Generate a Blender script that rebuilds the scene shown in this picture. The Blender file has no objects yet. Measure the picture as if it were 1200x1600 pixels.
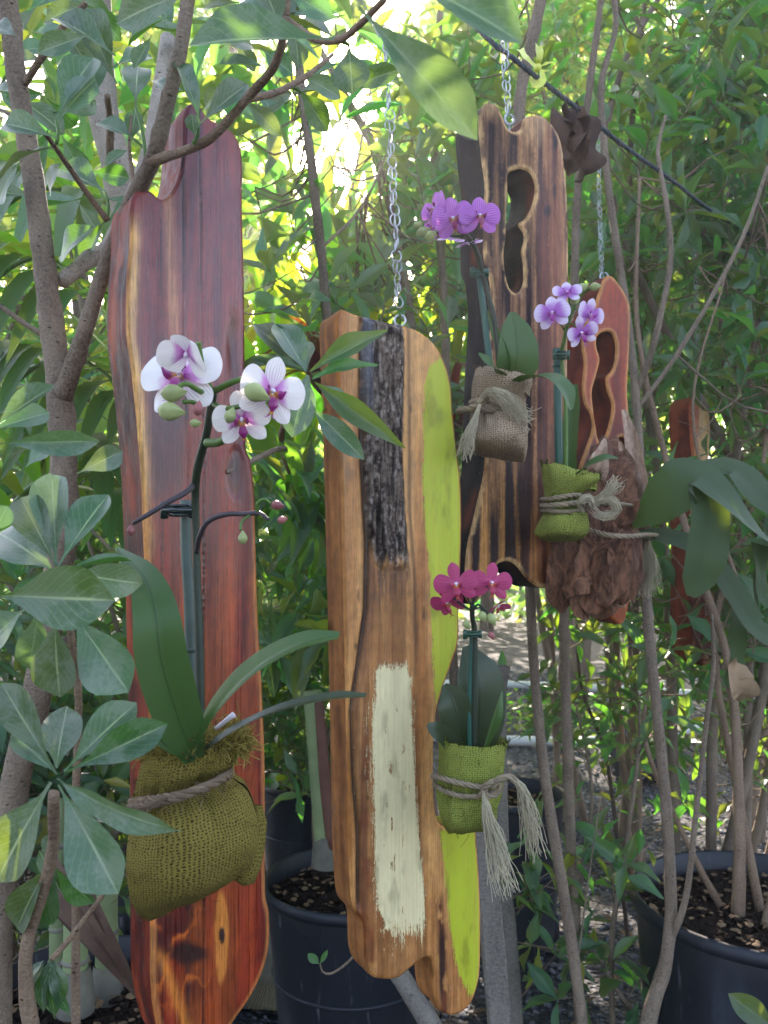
import bpy, math, random
import numpy as np
from mathutils import Vector, Matrix, Quaternion
from mathutils.geometry import delaunay_2d_cdt

# ------------------------------------------------------------------ camera, world, sun
SC = bpy.context.scene
COL = SC.collection
FPX, CH, HYP = 1290.0, 1.0, 860.0          # focal length in photo pixels, eye height, horizon row
cam_d = bpy.data.cameras.new('camera')
cam = bpy.data.objects.new('camera', cam_d)
COL.objects.link(cam)
cam.location = (0, 0, CH)
cam.rotation_euler = (math.radians(90), 0, 0)
cam_d.sensor_fit = 'VERTICAL'
cam_d.sensor_height = 36.0
cam_d.lens = 36.0 * FPX / 1600.0
cam_d.shift_y = 60.0 / 1600.0
cam_d.clip_start = 0.02
cam_d.clip_end = 500
cam_d.dof.use_dof = True
cam_d.dof.focus_distance = 0.82
cam_d.dof.aperture_fstop = 13.0
SC.camera = cam

SUN_EL, SUN_AZ = math.radians(27), math.radians(-5)   # low sun behind the garden, slightly left
world = bpy.data.worlds.new('World')
SC.world = world
world.use_nodes = True
wn = world.node_tree
wn.nodes.clear()
sky = wn.nodes.new('ShaderNodeTexSky')
sky.sky_type = 'NISHITA'
sky.sun_disc = False
sky.sun_elevation = SUN_EL
sky.sun_rotation = SUN_AZ
sky.air_density = 1.0
sky.dust_density = 2.0
bg = wn.nodes.new('ShaderNodeBackground')
bg.inputs['Strength'].default_value = 0.15
wo = wn.nodes.new('ShaderNodeOutputWorld')
wn.links.new(sky.outputs[0], bg.inputs['Color'])
wn.links.new(bg.outputs[0], wo.inputs['Surface'])
sun_d = bpy.data.lights.new('sun', 'SUN')
sun_d.energy = 5.0
sun_d.angle = math.radians(0.5)
sun_d.color = (1.0, 0.93, 0.80)
sun = bpy.data.objects.new('sun', sun_d)
COL.objects.link(sun)
SUN_DIR = Vector((math.sin(SUN_AZ) * math.cos(SUN_EL), math.cos(SUN_AZ) * math.cos(SUN_EL), math.sin(SUN_EL)))
sun.rotation_euler = SUN_DIR.to_track_quat('Z', 'Y').to_euler()
sun.location = SUN_DIR * 30
SC.view_settings.view_transform = 'Standard'
SC.view_settings.look = 'None'
SC.view_settings.gamma = 1.0
SC.view_settings.use_curve_mapping = False
SC.view_settings.exposure = 2.5
SC.view_settings.use_white_balance = True
SC.view_settings.white_balance_temperature = 7000
SC.view_settings.white_balance_tint = 20
SC.render.engine = 'CYCLES'
SC.cycles.max_bounces = 8
SC.cycles.diffuse_bounces = 4
SC.cycles.transmission_bounces = 6
SC.cycles.use_denoising = True

VEIL_DENSITY = 0.009
rng = random.Random(7)
nr = np.random.RandomState(11)
R = math.radians


def at(px, py, Y):
    return Vector(((px - 600.0) / FPX * Y, Y, CH + (HYP - py) / FPX * Y))


def to_px(p):
    return (600 + FPX * p[0] / p[1], HYP - FPX * (p[2] - CH) / p[1])


def glare(p, keep=.15):
    """the open gap in the canopy the low sun shines through"""
    if p[1] < 1.3: return False
    x, y = to_px(p)
    if 1058 < x < 1128 and 612 < y < 1045 and p[1] < 1.75: return rng.random() < .88   # the narrow board stays in view
    r = ((x - 525) / 100) ** 2 + ((y - 190) / 135) ** 2
    return r < 1 and rng.random() > keep + .5 * r * r


def S(h, k=1.0):
    h = h.lstrip('#')
    v = [int(h[i:i + 2], 16) / 255.0 for i in (0, 2, 4)]
    v = [(c / 12.92 if c <= 0.04045 else ((c + 0.055) / 1.055) ** 2.4) * k for c in v]
    return tuple(v)


# ------------------------------------------------------------------ scene graph helpers
WM = {}


def setm(o, parent, W):
    if parent is not None:
        o.parent = parent
        o.matrix_basis = WM[parent.name].inverted() @ W
    else:
        o.matrix_basis = W
    WM[o.name] = W.copy()


def tag(o, label=None, cat=None, group=None, kind=None):
    if label: o['label'] = label
    if cat: o['category'] = cat
    if group: o['group'] = group
    if kind: o['kind'] = kind
    return o


def thing(name, label, cat, loc, group=None):
    o = bpy.data.objects.new(name, None)
    o.empty_display_size = 0.05
    COL.objects.link(o)
    setm(o, None, Matrix.Translation(Vector(loc)))
    return tag(o, label, cat, group)


def link(name, me, mat, parent=None, W=None, kind=None, label=None):
    o = bpy.data.objects.new(name, me)
    COL.objects.link(o)
    if mat is not None and len(me.materials) == 0:
        me.materials.append(mat)
    setm(o, parent, W if W is not None else Matrix.Identity(4))
    if kind: o['kind'] = kind
    if label: o['label'] = label
    return o


def np_mesh(name, V, F, uv=None, smooth=True):
    """V (n,3), F (m,4) quads or (m,3) tris, uv per vertex (n,2)"""
    V = np.asarray(V, dtype=np.float32)
    F = np.asarray(F, dtype=np.int32)
    me = bpy.data.meshes.new(name)
    k = F.shape[1]
    me.vertices.add(len(V)); me.vertices.foreach_set('co', V.ravel())
    me.loops.add(F.size); me.loops.foreach_set('vertex_index', F.ravel())
    me.polygons.add(len(F))
    me.polygons.foreach_set('loop_start', np.arange(0, F.size, k, dtype=np.int32))
    me.polygons.foreach_set('loop_total', np.full(len(F), k, dtype=np.int32))
    me.polygons.foreach_set('use_smooth', np.full(len(F), bool(smooth)))
    if uv is not None:
        l = me.uv_layers.new(name='UVMap')
        l.data.foreach_set('uv', np.asarray(uv, dtype=np.float32)[F.ravel()].ravel())
    me.update(calc_edges=True)
    me.validate()
    return me


class MB:
    """collects quads with uvs, then makes one mesh"""
    def __init__(s):
        s.V = []; s.F = []; s.U = []; s.n = 0

    def add(s, V, F, U=None):
        V = np.asarray(V, float).reshape(-1, 3)
        F = np.asarray(F, int)
        s.V.append(V); s.F.append(F + s.n)
        s.U.append(np.zeros((len(V), 2)) if U is None else np.asarray(U, float))
        s.n += len(V)
        return s

    def mesh(s, name, smooth=True):
        return np_mesh(name, np.vstack(s.V), np.vstack(s.F), np.vstack(s.U), smooth)

    def build(s, name, mat, parent=None, kind=None, smooth=True, label=None):
        return link(name, s.mesh(name, smooth), mat, parent, None, kind, label)


def spline(P, n):
    """Catmull-Rom through the control points, n samples"""
    P = np.asarray([list(p) for p in P], float)
    if len(P) == 2:
        t = np.linspace(0, 1, n)[:, None]
        return P[0] * (1 - t) + P[1] * t
    Q = np.vstack([2 * P[0] - P[1], P, 2 * P[-1] - P[-2]])
    out = []
    for t in np.linspace(0, len(P) - 1 - 1e-9, n):
        i = int(t); f = t - i
        a, b, c, d = Q[i], Q[i + 1], Q[i + 2], Q[i + 3]
        out.append(0.5 * ((2 * b) + (-a + c) * f + (2 * a - 5 * b + 4 * c - d) * f * f + (-a + 3 * b - 3 * c + d) * f ** 3))
    return np.array(out)


def frames(C):
    T = np.gradient(C, axis=0)
    T /= np.linalg.norm(T, axis=1)[:, None] + 1e-12
    up = np.array([0, 0, 1.0]) if abs(T[0][2]) < 0.9 else np.array([0, 1.0, 0])
    A = np.cross(T[0], up); A /= np.linalg.norm(A)
    As = []
    for t in T:
        A = A - t * np.dot(A, t)
        A /= np.linalg.norm(A) + 1e-12
        As.append(A.copy())
    As = np.array(As)
    return T, As, np.cross(T, As)


def tube(mb, P, r, n=None, seg=8, bump=0.0, cap=True):
    n = n or max(2, 4 * (len(P) - 1) + 1)
    if len(P) == 2 and n == 5 and bump == 0: n = 2
    C = spline(P, n)
    r = np.interp(np.linspace(0, 1, n), np.linspace(0, 1, len(r)), r) if hasattr(r, '__len__') else np.full(n, r)
    T, A, B = frames(C)
    if cap:
        C = np.vstack([C[0] - T[0] * r[0] * .15, C, C[-1] + T[-1] * r[-1] * .15]); A = np.vstack([A[:1], A, A[-1:]]); B = np.vstack([B[:1], B, B[-1:]])
        r = np.concatenate([[r[0] * .1], r, [r[-1] * .1]]); n += 2
    a = np.linspace(0, 2 * math.pi, seg, endpoint=False)
    rr = r[:, None] * np.ones(seg)
    if bump:
        ph = nr.rand() * 50
        rr = rr * (1 + bump * (vnoise(np.cos(a)[None, :] * 1.3 + np.zeros((n, 1)) + ph, (np.cumsum(np.full(n, 1.0)) * .55)[:, None] + np.sin(a)[None, :] * 1.3, 5) - .5) * 2)
        if seg >= 12:
            ii = np.arange(n)[:, None]
            for _ in range(max(2, n // 5)):
                i0, a0, w_ = nr.uniform(1, n - 2), nr.uniform(0, 6.28), nr.uniform(.35, .7)
                da = np.abs((a[None, :] - a0 + math.pi) % (2 * math.pi) - math.pi)
                rr = rr * (1 + nr.uniform(.06, .22) * np.exp(-((ii - i0) / .8) ** 2 - (da / w_) ** 2))
    V = C[:, None, :] + rr[..., None] * (np.cos(a)[None, :, None] * A[:, None, :] + np.sin(a)[None, :, None] * B[:, None, :])
    L = np.concatenate([[0], np.cumsum(np.linalg.norm(np.diff(C, axis=0), axis=1))])
    i = np.arange(n - 1)[:, None] * seg; j = np.arange(seg)[None, :]; j2 = (j + 1) % seg
    F = np.stack([i + j, i + j2, i + seg + j2, i + seg + j], -1).reshape(-1, 4)
    U = np.stack([np.broadcast_to(a / (2 * math.pi), (n, seg)), np.broadcast_to(L[:, None], (n, seg))], -1).reshape(-1, 2)
    mb.add(V.reshape(-1, 3), F, U)
    return mb


def lathe(mb, prof, c, seg=48, axis=None, squash=1.0):
    """prof list of (r, z)"""
    prof = np.array(prof, float); n = len(prof)
    a = np.linspace(0, 2 * math.pi, seg, endpoint=False)
    V = np.stack([prof[:, 0][:, None] * np.cos(a), prof[:, 0][:, None] * np.sin(a) * squash, np.broadcast_to(prof[:, 1][:, None], (n, seg))], -1).reshape(-1, 3)
    if axis is not None:
        q = Vector((0, 0, 1)).rotation_difference(Vector(axis)).to_matrix()
        V = V @ np.array(q).T
    V = V + np.array(list(c))
    i = np.arange(n - 1)[:, None] * seg; j = np.arange(seg)[None, :]; j2 = (j + 1) % seg
    F = np.stack([i + j, i + j2, i + seg + j2, i + seg + j], -1).reshape(-1, 4)
    U = np.stack([np.broadcast_to(a / (2 * math.pi), (n, seg)), np.broadcast_to(np.linspace(0, 1, n)[:, None], (n, seg))], -1).reshape(-1, 2)
    mb.add(V, F, U)
    return mb


def ribbon(mb, P, W, nrm=(0, 0, 1), n=16, ac=4, fold=0.0, wave=0.0, twist=0.0, thick=0.0, rag=0.0):
    """leaf blade swept along P, widths W, facing nrm; fold = V depth as share of width"""
    C = spline(P, n)
    t = np.linspace(0, 1, n)
    W = np.interp(t, np.linspace(0, 1, len(W)), W) if not callable(W) else np.array([W(x) for x in t])
    T = np.gradient(C, axis=0); T /= np.linalg.norm(T, axis=1)[:, None] + 1e-12
    N0 = np.array(nrm, float)
    if N0.ndim == 1: N0 = np.broadcast_to(N0, (n, 3))
    else: N0 = np.stack([np.interp(t, np.linspace(0, 1, len(N0)), N0[:, k]) for k in range(3)], -1)
    Sd = np.cross(N0, T); Sd /= np.linalg.norm(Sd, axis=1)[:, None] + 1e-12
    Nn = np.cross(T, Sd)
    if twist:
        c, s_ = np.cos(twist * t)[:, None], np.sin(twist * t)[:, None]
        Sd, Nn = Sd * c + Nn * s_, Nn * c - Sd * s_
    v = np.linspace(-.5, .5, ac + 1)
    w = W[:, None] * v[None, :]
    h = fold * np.abs(w) * 1.0
    if rag: w = w * (1 + rag * (vnoise(t[:, None] * 9 + np.sign(v)[None, :] * 3.7, nr.rand() * 50 + 0 * v[None, :], 3) - .5) * 2 + rag * .6 * (vnoise(t[:, None] * 27 + np.sign(v)[None, :] * 9, 3 + 0 * v[None, :], 5) - .5))
    if wave:
        ph = nr.rand() * 6
        h = h + wave * np.abs(v)[None, :] * 2 * W[:, None] * np.sin(t[:, None] * 14 + ph + np.sign(v)[None, :] * 1.3)
    V = C[:, None, :] + w[..., None] * Sd[:, None, :] + h[..., None] * Nn[:, None, :]
    i = np.arange(n - 1)[:, None] * (ac + 1); j = np.arange(ac)[None, :]
    F = np.stack([i + j, i + j + 1, i + ac + 2 + j, i + ac + 1 + j], -1).reshape(-1, 4)
    U = np.stack([np.broadcast_to(t[:, None], (n, ac + 1)), np.broadcast_to((v + .5)[None, :], (n, ac + 1))], -1).reshape(-1, 2)
    mb.add(V.reshape(-1, 3), F, U)
    return mb


# ------------------------------------------------------------------ numpy noise
def _h(ix, iy, s):
    v = np.sin(ix * 127.1 + iy * 311.7 + s * 74.7) * 43758.5453
    return v - np.floor(v)


def vnoise(x, y, s=0):
    x, y = np.broadcast_arrays(np.asarray(x, float), np.asarray(y, float))
    ix, iy = np.floor(x), np.floor(y)
    fx, fy = x - ix, y - iy
    fx = fx * fx * (3 - 2 * fx); fy = fy * fy * (3 - 2 * fy)
    return (_h(ix, iy, s) * (1 - fx) + _h(ix + 1, iy, s) * fx) * (1 - fy) + (_h(ix, iy + 1, s) * (1 - fx) + _h(ix + 1, iy + 1, s) * fx) * fy


def fbm(x, y, s=0, o=4):
    r = 0; a = .5; tt = 0
    for k in range(o):
        r = r + a * vnoise(x * 2 ** k, y * 2 ** k, s + k * 7); tt += a; a *= .5
    return r / tt


def sm(a, b, x):
    t = np.clip((x - a) / (b - a + 1e-12), 0, 1)
    return t * t * (3 - 2 * t)


# ------------------------------------------------------------------ materials
class NTree:
    def __init__(s, name):
        s.m = bpy.data.materials.new(name)
        s.m.use_nodes = True
        s.t = s.m.node_tree
        s.t.nodes.clear()

    def n(s, typ, ins=None, **props):
        nd = s.t.nodes.new('ShaderNode' + typ)
        for k, v in props.items():
            setattr(nd, k, v)
        for k, v in (ins or {}).items():
            sk = nd.inputs[k]
            if isinstance(v, bpy.types.NodeSocket): s.t.links.new(v, sk)
            elif isinstance(v, tuple) and len(v) == 3 and sk.type == 'RGBA': sk.default_value = (*v, 1)
            else: sk.default_value = v
        return nd

    def math(s, op, a, b=0.0, c=0.0, clamp=False):
        return s.n('Math', {0: a, 1: b, 2: c}, operation=op, use_clamp=clamp).outputs[0]

    def mr(s, v, a, b, c=0.0, d=1.0, smooth=True):
        return s.n('MapRange', {'Value': v, 'From Min': a, 'From Max': b, 'To Min': c, 'To Max': d},
                   interpolation_type='SMOOTHSTEP' if smooth else 'LINEAR').outputs[0]

    def mix(s, f, a, b, mode='MIX'):
        nd = s.n('Mix', {0: f}, data_type='RGBA', blend_type=mode)
        for k, v in ((6, a), (7, b)):
            if isinstance(v, bpy.types.NodeSocket): s.t.links.new(v, nd.inputs[k])
            else: nd.inputs[k].default_value = (*v, 1)
        return nd.outputs[2]

    def noise(s, vec, scale, detail=4, rough=.55, dist=0.0):
        return s.n('TexNoise', {'Vector': vec, 'Scale': scale, 'Detail': detail, 'Roughness': rough, 'Distortion': dist})

    def scaled(s, vec, sc):
        return s.n('Mapping', {'Vector': vec, 'Scale': sc}).outputs[0]

    def bump(s, h, strength, dist):
        return s.n('Bump', {'Height': h, 'Strength': strength, 'Distance': dist}).outputs[0]

    def out(s, surf):
        o = s.n('OutputMaterial')
        s.t.links.new(surf, o.inputs['Surface'])
        return s.m

    def pbr(s, col, rough=.6, spec=.4, bump=None, **k):
        ins = {'Base Color': col, 'Roughness': rough, 'Specular IOR Level': spec}
        if bump is not None: ins['Normal'] = bump
        ins.update(k)
        return s.n('BsdfPrincipled', ins).outputs[0]


def rand_value(t):
    oi = t.n('ObjectInfo').outputs['Random']
    gi = t.n('NewGeometry').outputs['Random Per Island']
    return t.math('FRACT', t.math('ADD', oi, gi))


def leaf_mat(name, top, under, vein, trans, tf=.35, rough=.42, spec=.5, dust=0.0, hv=.03, vv=.35, nv=10, veins=.2, midw=.035, age=None):
    t = NTree(name)
    uv = t.n('TexCoord').outputs['UV']
    sx = t.n('SeparateXYZ', {0: uv}); u, v = sx.outputs[0], sx.outputs[1]
    d = t.math('ABSOLUTE', t.math('SUBTRACT', v, .5))
    mid = t.mr(d, midw * .35, midw, 1, 0)
    saw = t.math('PINGPONG', t.math('SUBTRACT', t.math('MULTIPLY', u, float(nv)), t.math('MULTIPLY', d, nv * .7)), .5)
    vn = t.math('MULTIPLY', t.mr(saw, 0.0, .12, 1, 0), veins)
    ge = t.n('NewGeometry')
    rv = rand_value(t)
    pos = t.n('VectorMath', {0: ge.outputs['Position'], 1: (0, 0, 0)}, operation='ADD').outputs[0]
    n1 = t.noise(pos, 55, 3).outputs[0]
    n2 = t.noise(pos, 420, 2).outputs[0]
    col = t.mix(t.math('MULTIPLY', t.math('MAXIMUM', mid, vn), .85), top, vein)
    hsv = t.n('HueSaturation', {'Color': col, 'Hue': t.math('ADD', .5 - hv / 2, t.math('MULTIPLY', rv, hv)),
                                'Value': t.math('ADD', 1 - vv / 2, t.math('MULTIPLY', t.math('FRACT', t.math('MULTIPLY', rv, 7.31)), vv))})
    col = t.mix(t.mr(n1, .4, .75, 0, .5), hsv.outputs[0], t.mix(.6, hsv.outputs[0], (.02, .04, .02)))
    col = t.mix(t.math('MULTIPLY', t.mr(t.noise(pos, 230, 2).outputs[0], .70, .74), .55), col, S('#4a4426'))
    if dust:
        col = t.mix(t.math('MULTIPLY', t.mr(t.math('ADD', n1, t.math('MULTIPLY', n2, .35)), .55, .8), dust), col, (.30, .34, .27))
    if age:
        col = t.mix(t.mr(rv, 1 - age, 1 - age + .01), col, S('#8a7a2c'))
        spot = t.mr(t.noise(pos, 160, 2).outputs[0], .72, .76)
        col = t.mix(t.math('MULTIPLY', spot, .5), col, S('#3c2d18'))
    colb = t.mix(t.math('MULTIPLY', mid, .5), under, vein)
    colb = t.mix(.35, colb, hsv.outputs[0])
    fc = t.mix(ge.outputs['Backfacing'], col, colb)
    hgt = t.math('ADD', t.math('MULTIPLY', t.math('MAXIMUM', mid, vn), -1.0), t.math('MULTIPLY', n1, 1.2))
    bp = t.bump(hgt, .35, .0009)
    r = t.math('ADD', rough - .08, t.math('MULTIPLY', n1, .2))
    pb = t.pbr(fc, r, spec, bp)
    tc = t.mix(t.math('MULTIPLY', t.math('MAXIMUM', mid, vn), .5), trans, t.mix(.5, trans, (.02, .06, .01)))
    tc = t.n('HueSaturation', {'Color': tc, 'Hue': t.math('ADD', .5 - hv, t.math('MULTIPLY', rv, hv * 2)), 'Value': t.math('ADD', .75, t.math('MULTIPLY', rv, .5))}).outputs[0]
    tr = t.n('BsdfTranslucent', {'Color': tc, 'Normal': bp}).outputs[0]
    ms = t.n('MixShader', {0: tf, 1: pb, 2: tr}).outputs[0]
    return t.out(ms)


M = {}
M['leaf_big'] = leaf_mat('broad_leaf', S('#2f5230'), S('#4e6e4c'), S('#9fb078'), S('#6d9a1c'), .24, .38, .5, dust=.28, hv=.05, vv=.45, nv=9, veins=.3, midw=.035, age=.0)
M['leaf_grey'] = leaf_mat('grey_leaf', S('#47684f'), S('#6c8672'), S('#a3b58a'), S('#7fa24a'), .22, .40, .45, dust=.4, hv=.05, vv=.4, nv=9, veins=.25, midw=.035)
M['leaf_lance'] = leaf_mat('lance_leaf', S('#375c40'), S('#60806a'), S('#76965e'), S('#84b32c'), .42, .38, .5, dust=.15, hv=.06, vv=.7, nv=12, veins=.2, age=.05)  # top colour greyed, a sky sheen put into the leaf colour
M['leaf_mid'] = leaf_mat('shrub_leaf', S('#436a56'), S('#729484'), S('#82a072'), S('#8cba3a'), .42, .34, .6, dust=.25, hv=.07, vv=.7, nv=10, veins=.2, age=.05)  # bluer grey top colour imitates sky sheen on the leaves
M['leaf_strap'] = leaf_mat('strap_leaf', S('#5b8a34'), S('#6d9448'), S('#86ab4a'), S('#c4dc30'), .5, .4, .45, hv=.06, vv=.5, nv=1, veins=0, midw=.06)
M['leaf_palm'] = leaf_mat('palm_leaf', S('#244c2c'), S('#355c3a'), S('#4a7238'), S('#8fbc1c'), .38, .3, .55, hv=.04, vv=.4, nv=1, veins=0, midw=.05)
M['leaf_far'] = leaf_mat('far_leaf', S('#4d7650'), S('#66906a'), S('#7fa062'), S('#b8d648'), .55, .45, .4, hv=.08, vv=.6, nv=6, veins=0)
M['leaf_red'] = leaf_mat('burgundy_leaf', S('#4a2a2c'), S('#5c3030'), S('#6a3a34'), S('#9c2a1a'), .3, .35, .5, hv=.04, vv=.5, nv=1, veins=0, midw=.05)
M['leaf_orchid'] = leaf_mat('orchid_leaf', S('#25481b'), S('#42602e'), S('#1e3d16'), S('#5a8a14'), .1, .42, .35, hv=.015, vv=.2, nv=1, veins=0, midw=.03)
M['leaf_orchid_dark'] = leaf_mat('dark_orchid_leaf', S('#263a22'), S('#3a4428'), S('#1f3019'), S('#4a6a14'), .08, .38, .45, hv=.015, vv=.2, nv=1, veins=0, midw=.03)
M['leaf_stag'] = leaf_mat('staghorn_frond', S('#30452f'), S('#46563a'), S('#384b32'), S('#7e9a3a'), .16, .6, .2, dust=.15, hv=.02, vv=.2, nv=1, veins=0, midw=.0)
M['leaf_ground'] = leaf_mat('ground_leaf', S('#4d7a30'), S('#5c8348'), S('#7fa052'), S('#a4d62e'), .4, .45, .4, hv=.06, vv=.6, nv=6, veins=.2)


def bark_mat(name, c1, c2, c3, sc=60, bs=.6):
    t = NTree(name)
    p = t.n('NewGeometry').outputs['Position']
    n1 = t.noise(t.scaled(p, (1, 1, .35)), sc * .5, 5, .65).outputs[0]
    n2 = t.noise(t.scaled(p, (1, 1, 2.5)), sc * 3, 3, .6).outputs[0]
    n3 = t.noise(p, sc * .18, 3).outputs[0]
    col = t.mix(t.mr(n1, .35, .7), c1, c2)
    col = t.mix(t.mr(n3, .5, .72, 0, .7), col, c3)
    col = t.mix(t.mr(n2, .62, .72, 0, .55), col, tuple(x * .3 for x in c1))
    n4 = t.noise(p, sc * 7, 4, .7).outputs[0]
    col = t.mix(t.mr(n4, .35, .7, 0, .55), col, tuple(min(1, x * 1.45) for x in c2))
    vo = t.n('TexVoronoi', {'Vector': t.scaled(p, (1, 1, 2.2)), 'Scale': 95.0, 'Randomness': 1.0})
    len_ = t.math('MULTIPLY', t.mr(vo.outputs['Distance'], .10, .2, 1, 0), t.mr(t.n('SeparateColor', {0: vo.outputs['Color']}).outputs[0], .55, .6))
    col = t.mix(t.math('MULTIPLY', len_, .75), col, tuple(x * .28 for x in c3))
    h = t.math('ADD', n1, t.math('ADD', t.math('MULTIPLY', n2, .6), t.math('MULTIPLY', n4, .35)))
    h = t.math('SUBTRACT', h, t.math('MULTIPLY', len_, .5))
    return t.out(t.pbr(col, .85, .2, t.bump(h, min(1, bs + .3), .004)))


M['bark'] = bark_mat('grey_bark', S('#65574a'), S('#857563'), S('#4a3c2f'))
M['bark_brown'] = bark_mat('brown_bark', S('#6e5847'), S('#8a745e'), S('#54402f'))
M['bark_pale'] = bark_mat('pale_bark', S('#857a6c'), S('#a09484'), S('#685b4c'))
M['bark_dark'] = bark_mat('dark_bark', S('#43382e'), S('#5d5043'), S('#33291f'))
M['bark_thin'] = M['bark']
M['timber'] = bark_mat('weathered_timber', S('#5c564e'), S('#756e64'), S('#453f38'), 30)


def plain(name, c, rough=.5, spec=.4, vary=.25, sc=80, metal=0.0, bs=.1, bd=.001, trans=0):
    t = NTree(name)
    p = t.n('TexCoord').outputs['Object']
    n1 = t.noise(p, sc, 4).outputs[0]
    rv = rand_value(t)
    col = t.mix(t.mr(n1, .3, .7, 0, vary), c, tuple(x * .45 for x in c))
    col = t.n('HueSaturation', {'Color': col, 'Value': t.math('ADD', 1 - vary / 2, t.math('MULTIPLY', rv, vary))}).outputs[0]
    return t.out(t.pbr(col, rough, spec, t.bump(n1, bs, bd), Metallic=metal, **({'Transmission Weight': trans} if trans else {})))


M['metal'] = plain('galvanised_wire', (.42, .43, .45), .42, .5, .4, 300, 1.0)
M['rope'] = plain('dark_rope', S('#4f565c'), .8, .2, .4, 700, bs=.6)
M['twine'] = plain('jute_twine', S('#9b8a70'), .9, .15, .5, 900, bs=.6)
M['fibre'] = plain('frayed_fibre', S('#c2b697'), .8, .2, .25, 300)
M['fibre_dark'] = plain('brown_fibre', S('#7d6a55'), .9, .2, .35, 300)
M['stake'] = plain('green_stake', S('#1c5a4a'), .45, .5, .3, 60)
M['stake_dark'] = plain('weathered_stake', S('#3f4f44'), .5, .5, .55, 40)
M['clip'] = plain('dark_clip', S('#10221e'), .18, .7, .2, 60)
M['clip_green'] = plain('green_clip', S('#1b4a35'), .3, .6, .2, 60)
M['stem_green'] = plain('flower_stem', S('#4c7026'), .5, .4, .3, 80)
M['stem_dark'] = plain('dark_flower_stem', S('#24301f'), .5, .4, .4, 60)
M['stem_purple'] = plain('purple_flower_stem', S('#3b3336'), .5, .4, .4, 60)
M['bud'] = plain('orchid_bud', S('#9aa468'), .45, .4, .35, 60)
M['bud_pink'] = plain('pink_orchid_bud', S('#a3605e'), .45, .4, .5, 60)
M['ribbon'] = plain('yellow_tape', S('#c9cf4e'), .4, .5, .2, 60)
M['moss'] = plain('sphagnum_moss', S('#9a8a45'), .95, .1, .5, 200)
M['pipe'] = plain('pvc_pipe', S('#cfd2d4'), .45, .5, .25, 9)
M['dry'] = plain('dry_leaf', S('#5a463a'), .8, .2, .6, 40, bs=.5, bd=.003)
M['dry_light'] = plain('pale_dry_leaf', S('#8c7358'), .8, .2, .6, 40, bs=.5, bd=.003)
M['litter'] = plain('leaf_litter', S('#7a6248'), .85, .2, .7, 30)
M['soil'] = plain('potting_soil', S('#2b211a'), .95, .1, .7, 60, bs=1.0, bd=.01)
M['bark_chip'] = plain('bark_chip', S('#4a3626'), .9, .1, .6, 60)
M['column_white'] = plain('orchid_column', S('#e8dfe6'), .4, .4, .1, 60)
# ------------------------------------------------------------------ carved boards
def wood_mat(name, rough=.45, spec=.5, grain=.35, coat=0.0, grain_sc=1.0, rn=.15):
    """colour comes from the wood's own markings (attribute), fine grain and brush streaks from nodes"""
    t = NTree(name)
    at_ = lambda k: t.n('Attribute', attribute_name=k)
    oc = t.n('TexCoord').outputs['Object']
    g1 = t.noise(t.scaled(oc, (420 * grain_sc, 200, 9)), 1.0, 5, .65, .6).outputs[0]
    g2 = t.noise(t.scaled(oc, (1500, 700, 60)), 1.0, 3, .6).outputs[0]
    g3 = t.noise(t.scaled(oc, (90, 60, 60)), 1.0, 5, .6).outputs[0]
    base = at_('col').outputs['Color']
    f = t.math('ADD', t.math('ADD', t.mr(g1, .3, .7, 1 - grain, 1 + grain), t.mr(g2, .35, .65, -grain * .6, grain * .6)), t.mr(g3, .3, .7, -.18, .18))
    fc = t.n('CombineColor', {0: f, 1: f, 2: f}).outputs[0]
    col = t.mix(1.0, base, fc, 'MULTIPLY')
    # dark pores
    pore = t.mr(t.noise(t.scaled(oc, (1300, 500, 45)), 1.0, 2, .5).outputs[0], .66, .72)
    col = t.mix(t.math('MULTIPLY', pore, .75), col, tuple(x * .12 for x in (1, .8, .7)))
    pm = at_('pm').outputs['Fac']
    streak = t.noise(t.scaled(oc, (520, 200, 16)), 1.0, 6, .75, .3).outputs[0]
    sp2 = t.noise(t.scaled(oc, (900, 200, 320)), 1.0, 4, .8).outputs[0]
    e = t.math('ADD', pm, t.math('ADD', t.math('MULTIPLY', t.math('SUBTRACT', streak, .5), 2.3), t.math('MULTIPLY', t.math('SUBTRACT', sp2, .5), 1.5)))
    pmask = t.mr(e, .46, .54)
    pc = t.mix(t.mr(g3, .35, .75, 0, .22), at_('pcol').outputs['Color'], t.mix(.5, at_('pcol').outputs['Color'], base))
    pc = t.mix(t.mr(g1, .3, .7, 0, .25), pc, t.mix(.75, pc, base))
    col = t.mix(pmask, col, pc)
    char = at_('rough').outputs['Fac']
    r = t.math('ADD', t.math('ADD', rough, t.math('MULTIPLY', char, .4)), t.mr(g1, .3, .7, -rn, rn), clamp=True)
    h = t.math('ADD', t.math('MULTIPLY', g1, .8), t.math('ADD', t.math('MULTIPLY', g2, .35), t.math('MULTIPLY', g3, .5)))
    h = t.math('ADD', h, t.math('MULTIPLY', pmask, .35))
    bp = t.bump(h, .55, .0011)
    return t.out(t.pbr(col, r, t.math('SUBTRACT', spec, t.math('MULTIPLY', char, spec * .85)), bp, **{'Coat Weight': t.math('MULTIPLY', t.mr(char, .1, .45, 1, 0), coat), 'Coat Roughness': .22}))


def pip(poly, x, y):
    c = np.zeros(len(x), bool)
    xs, ys = poly[:, 0], poly[:, 1]
    j = len(poly) - 1
    for i in range(len(poly)):
        cond = (ys[i] > y) != (ys[j] > y)
        if cond.any():
            xc = (xs[j] - xs[i]) * (y - ys[i]) / (ys[j] - ys[i] + 1e-15) + xs[i]
            c ^= cond & (x < xc)
        j = i
    return c


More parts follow.
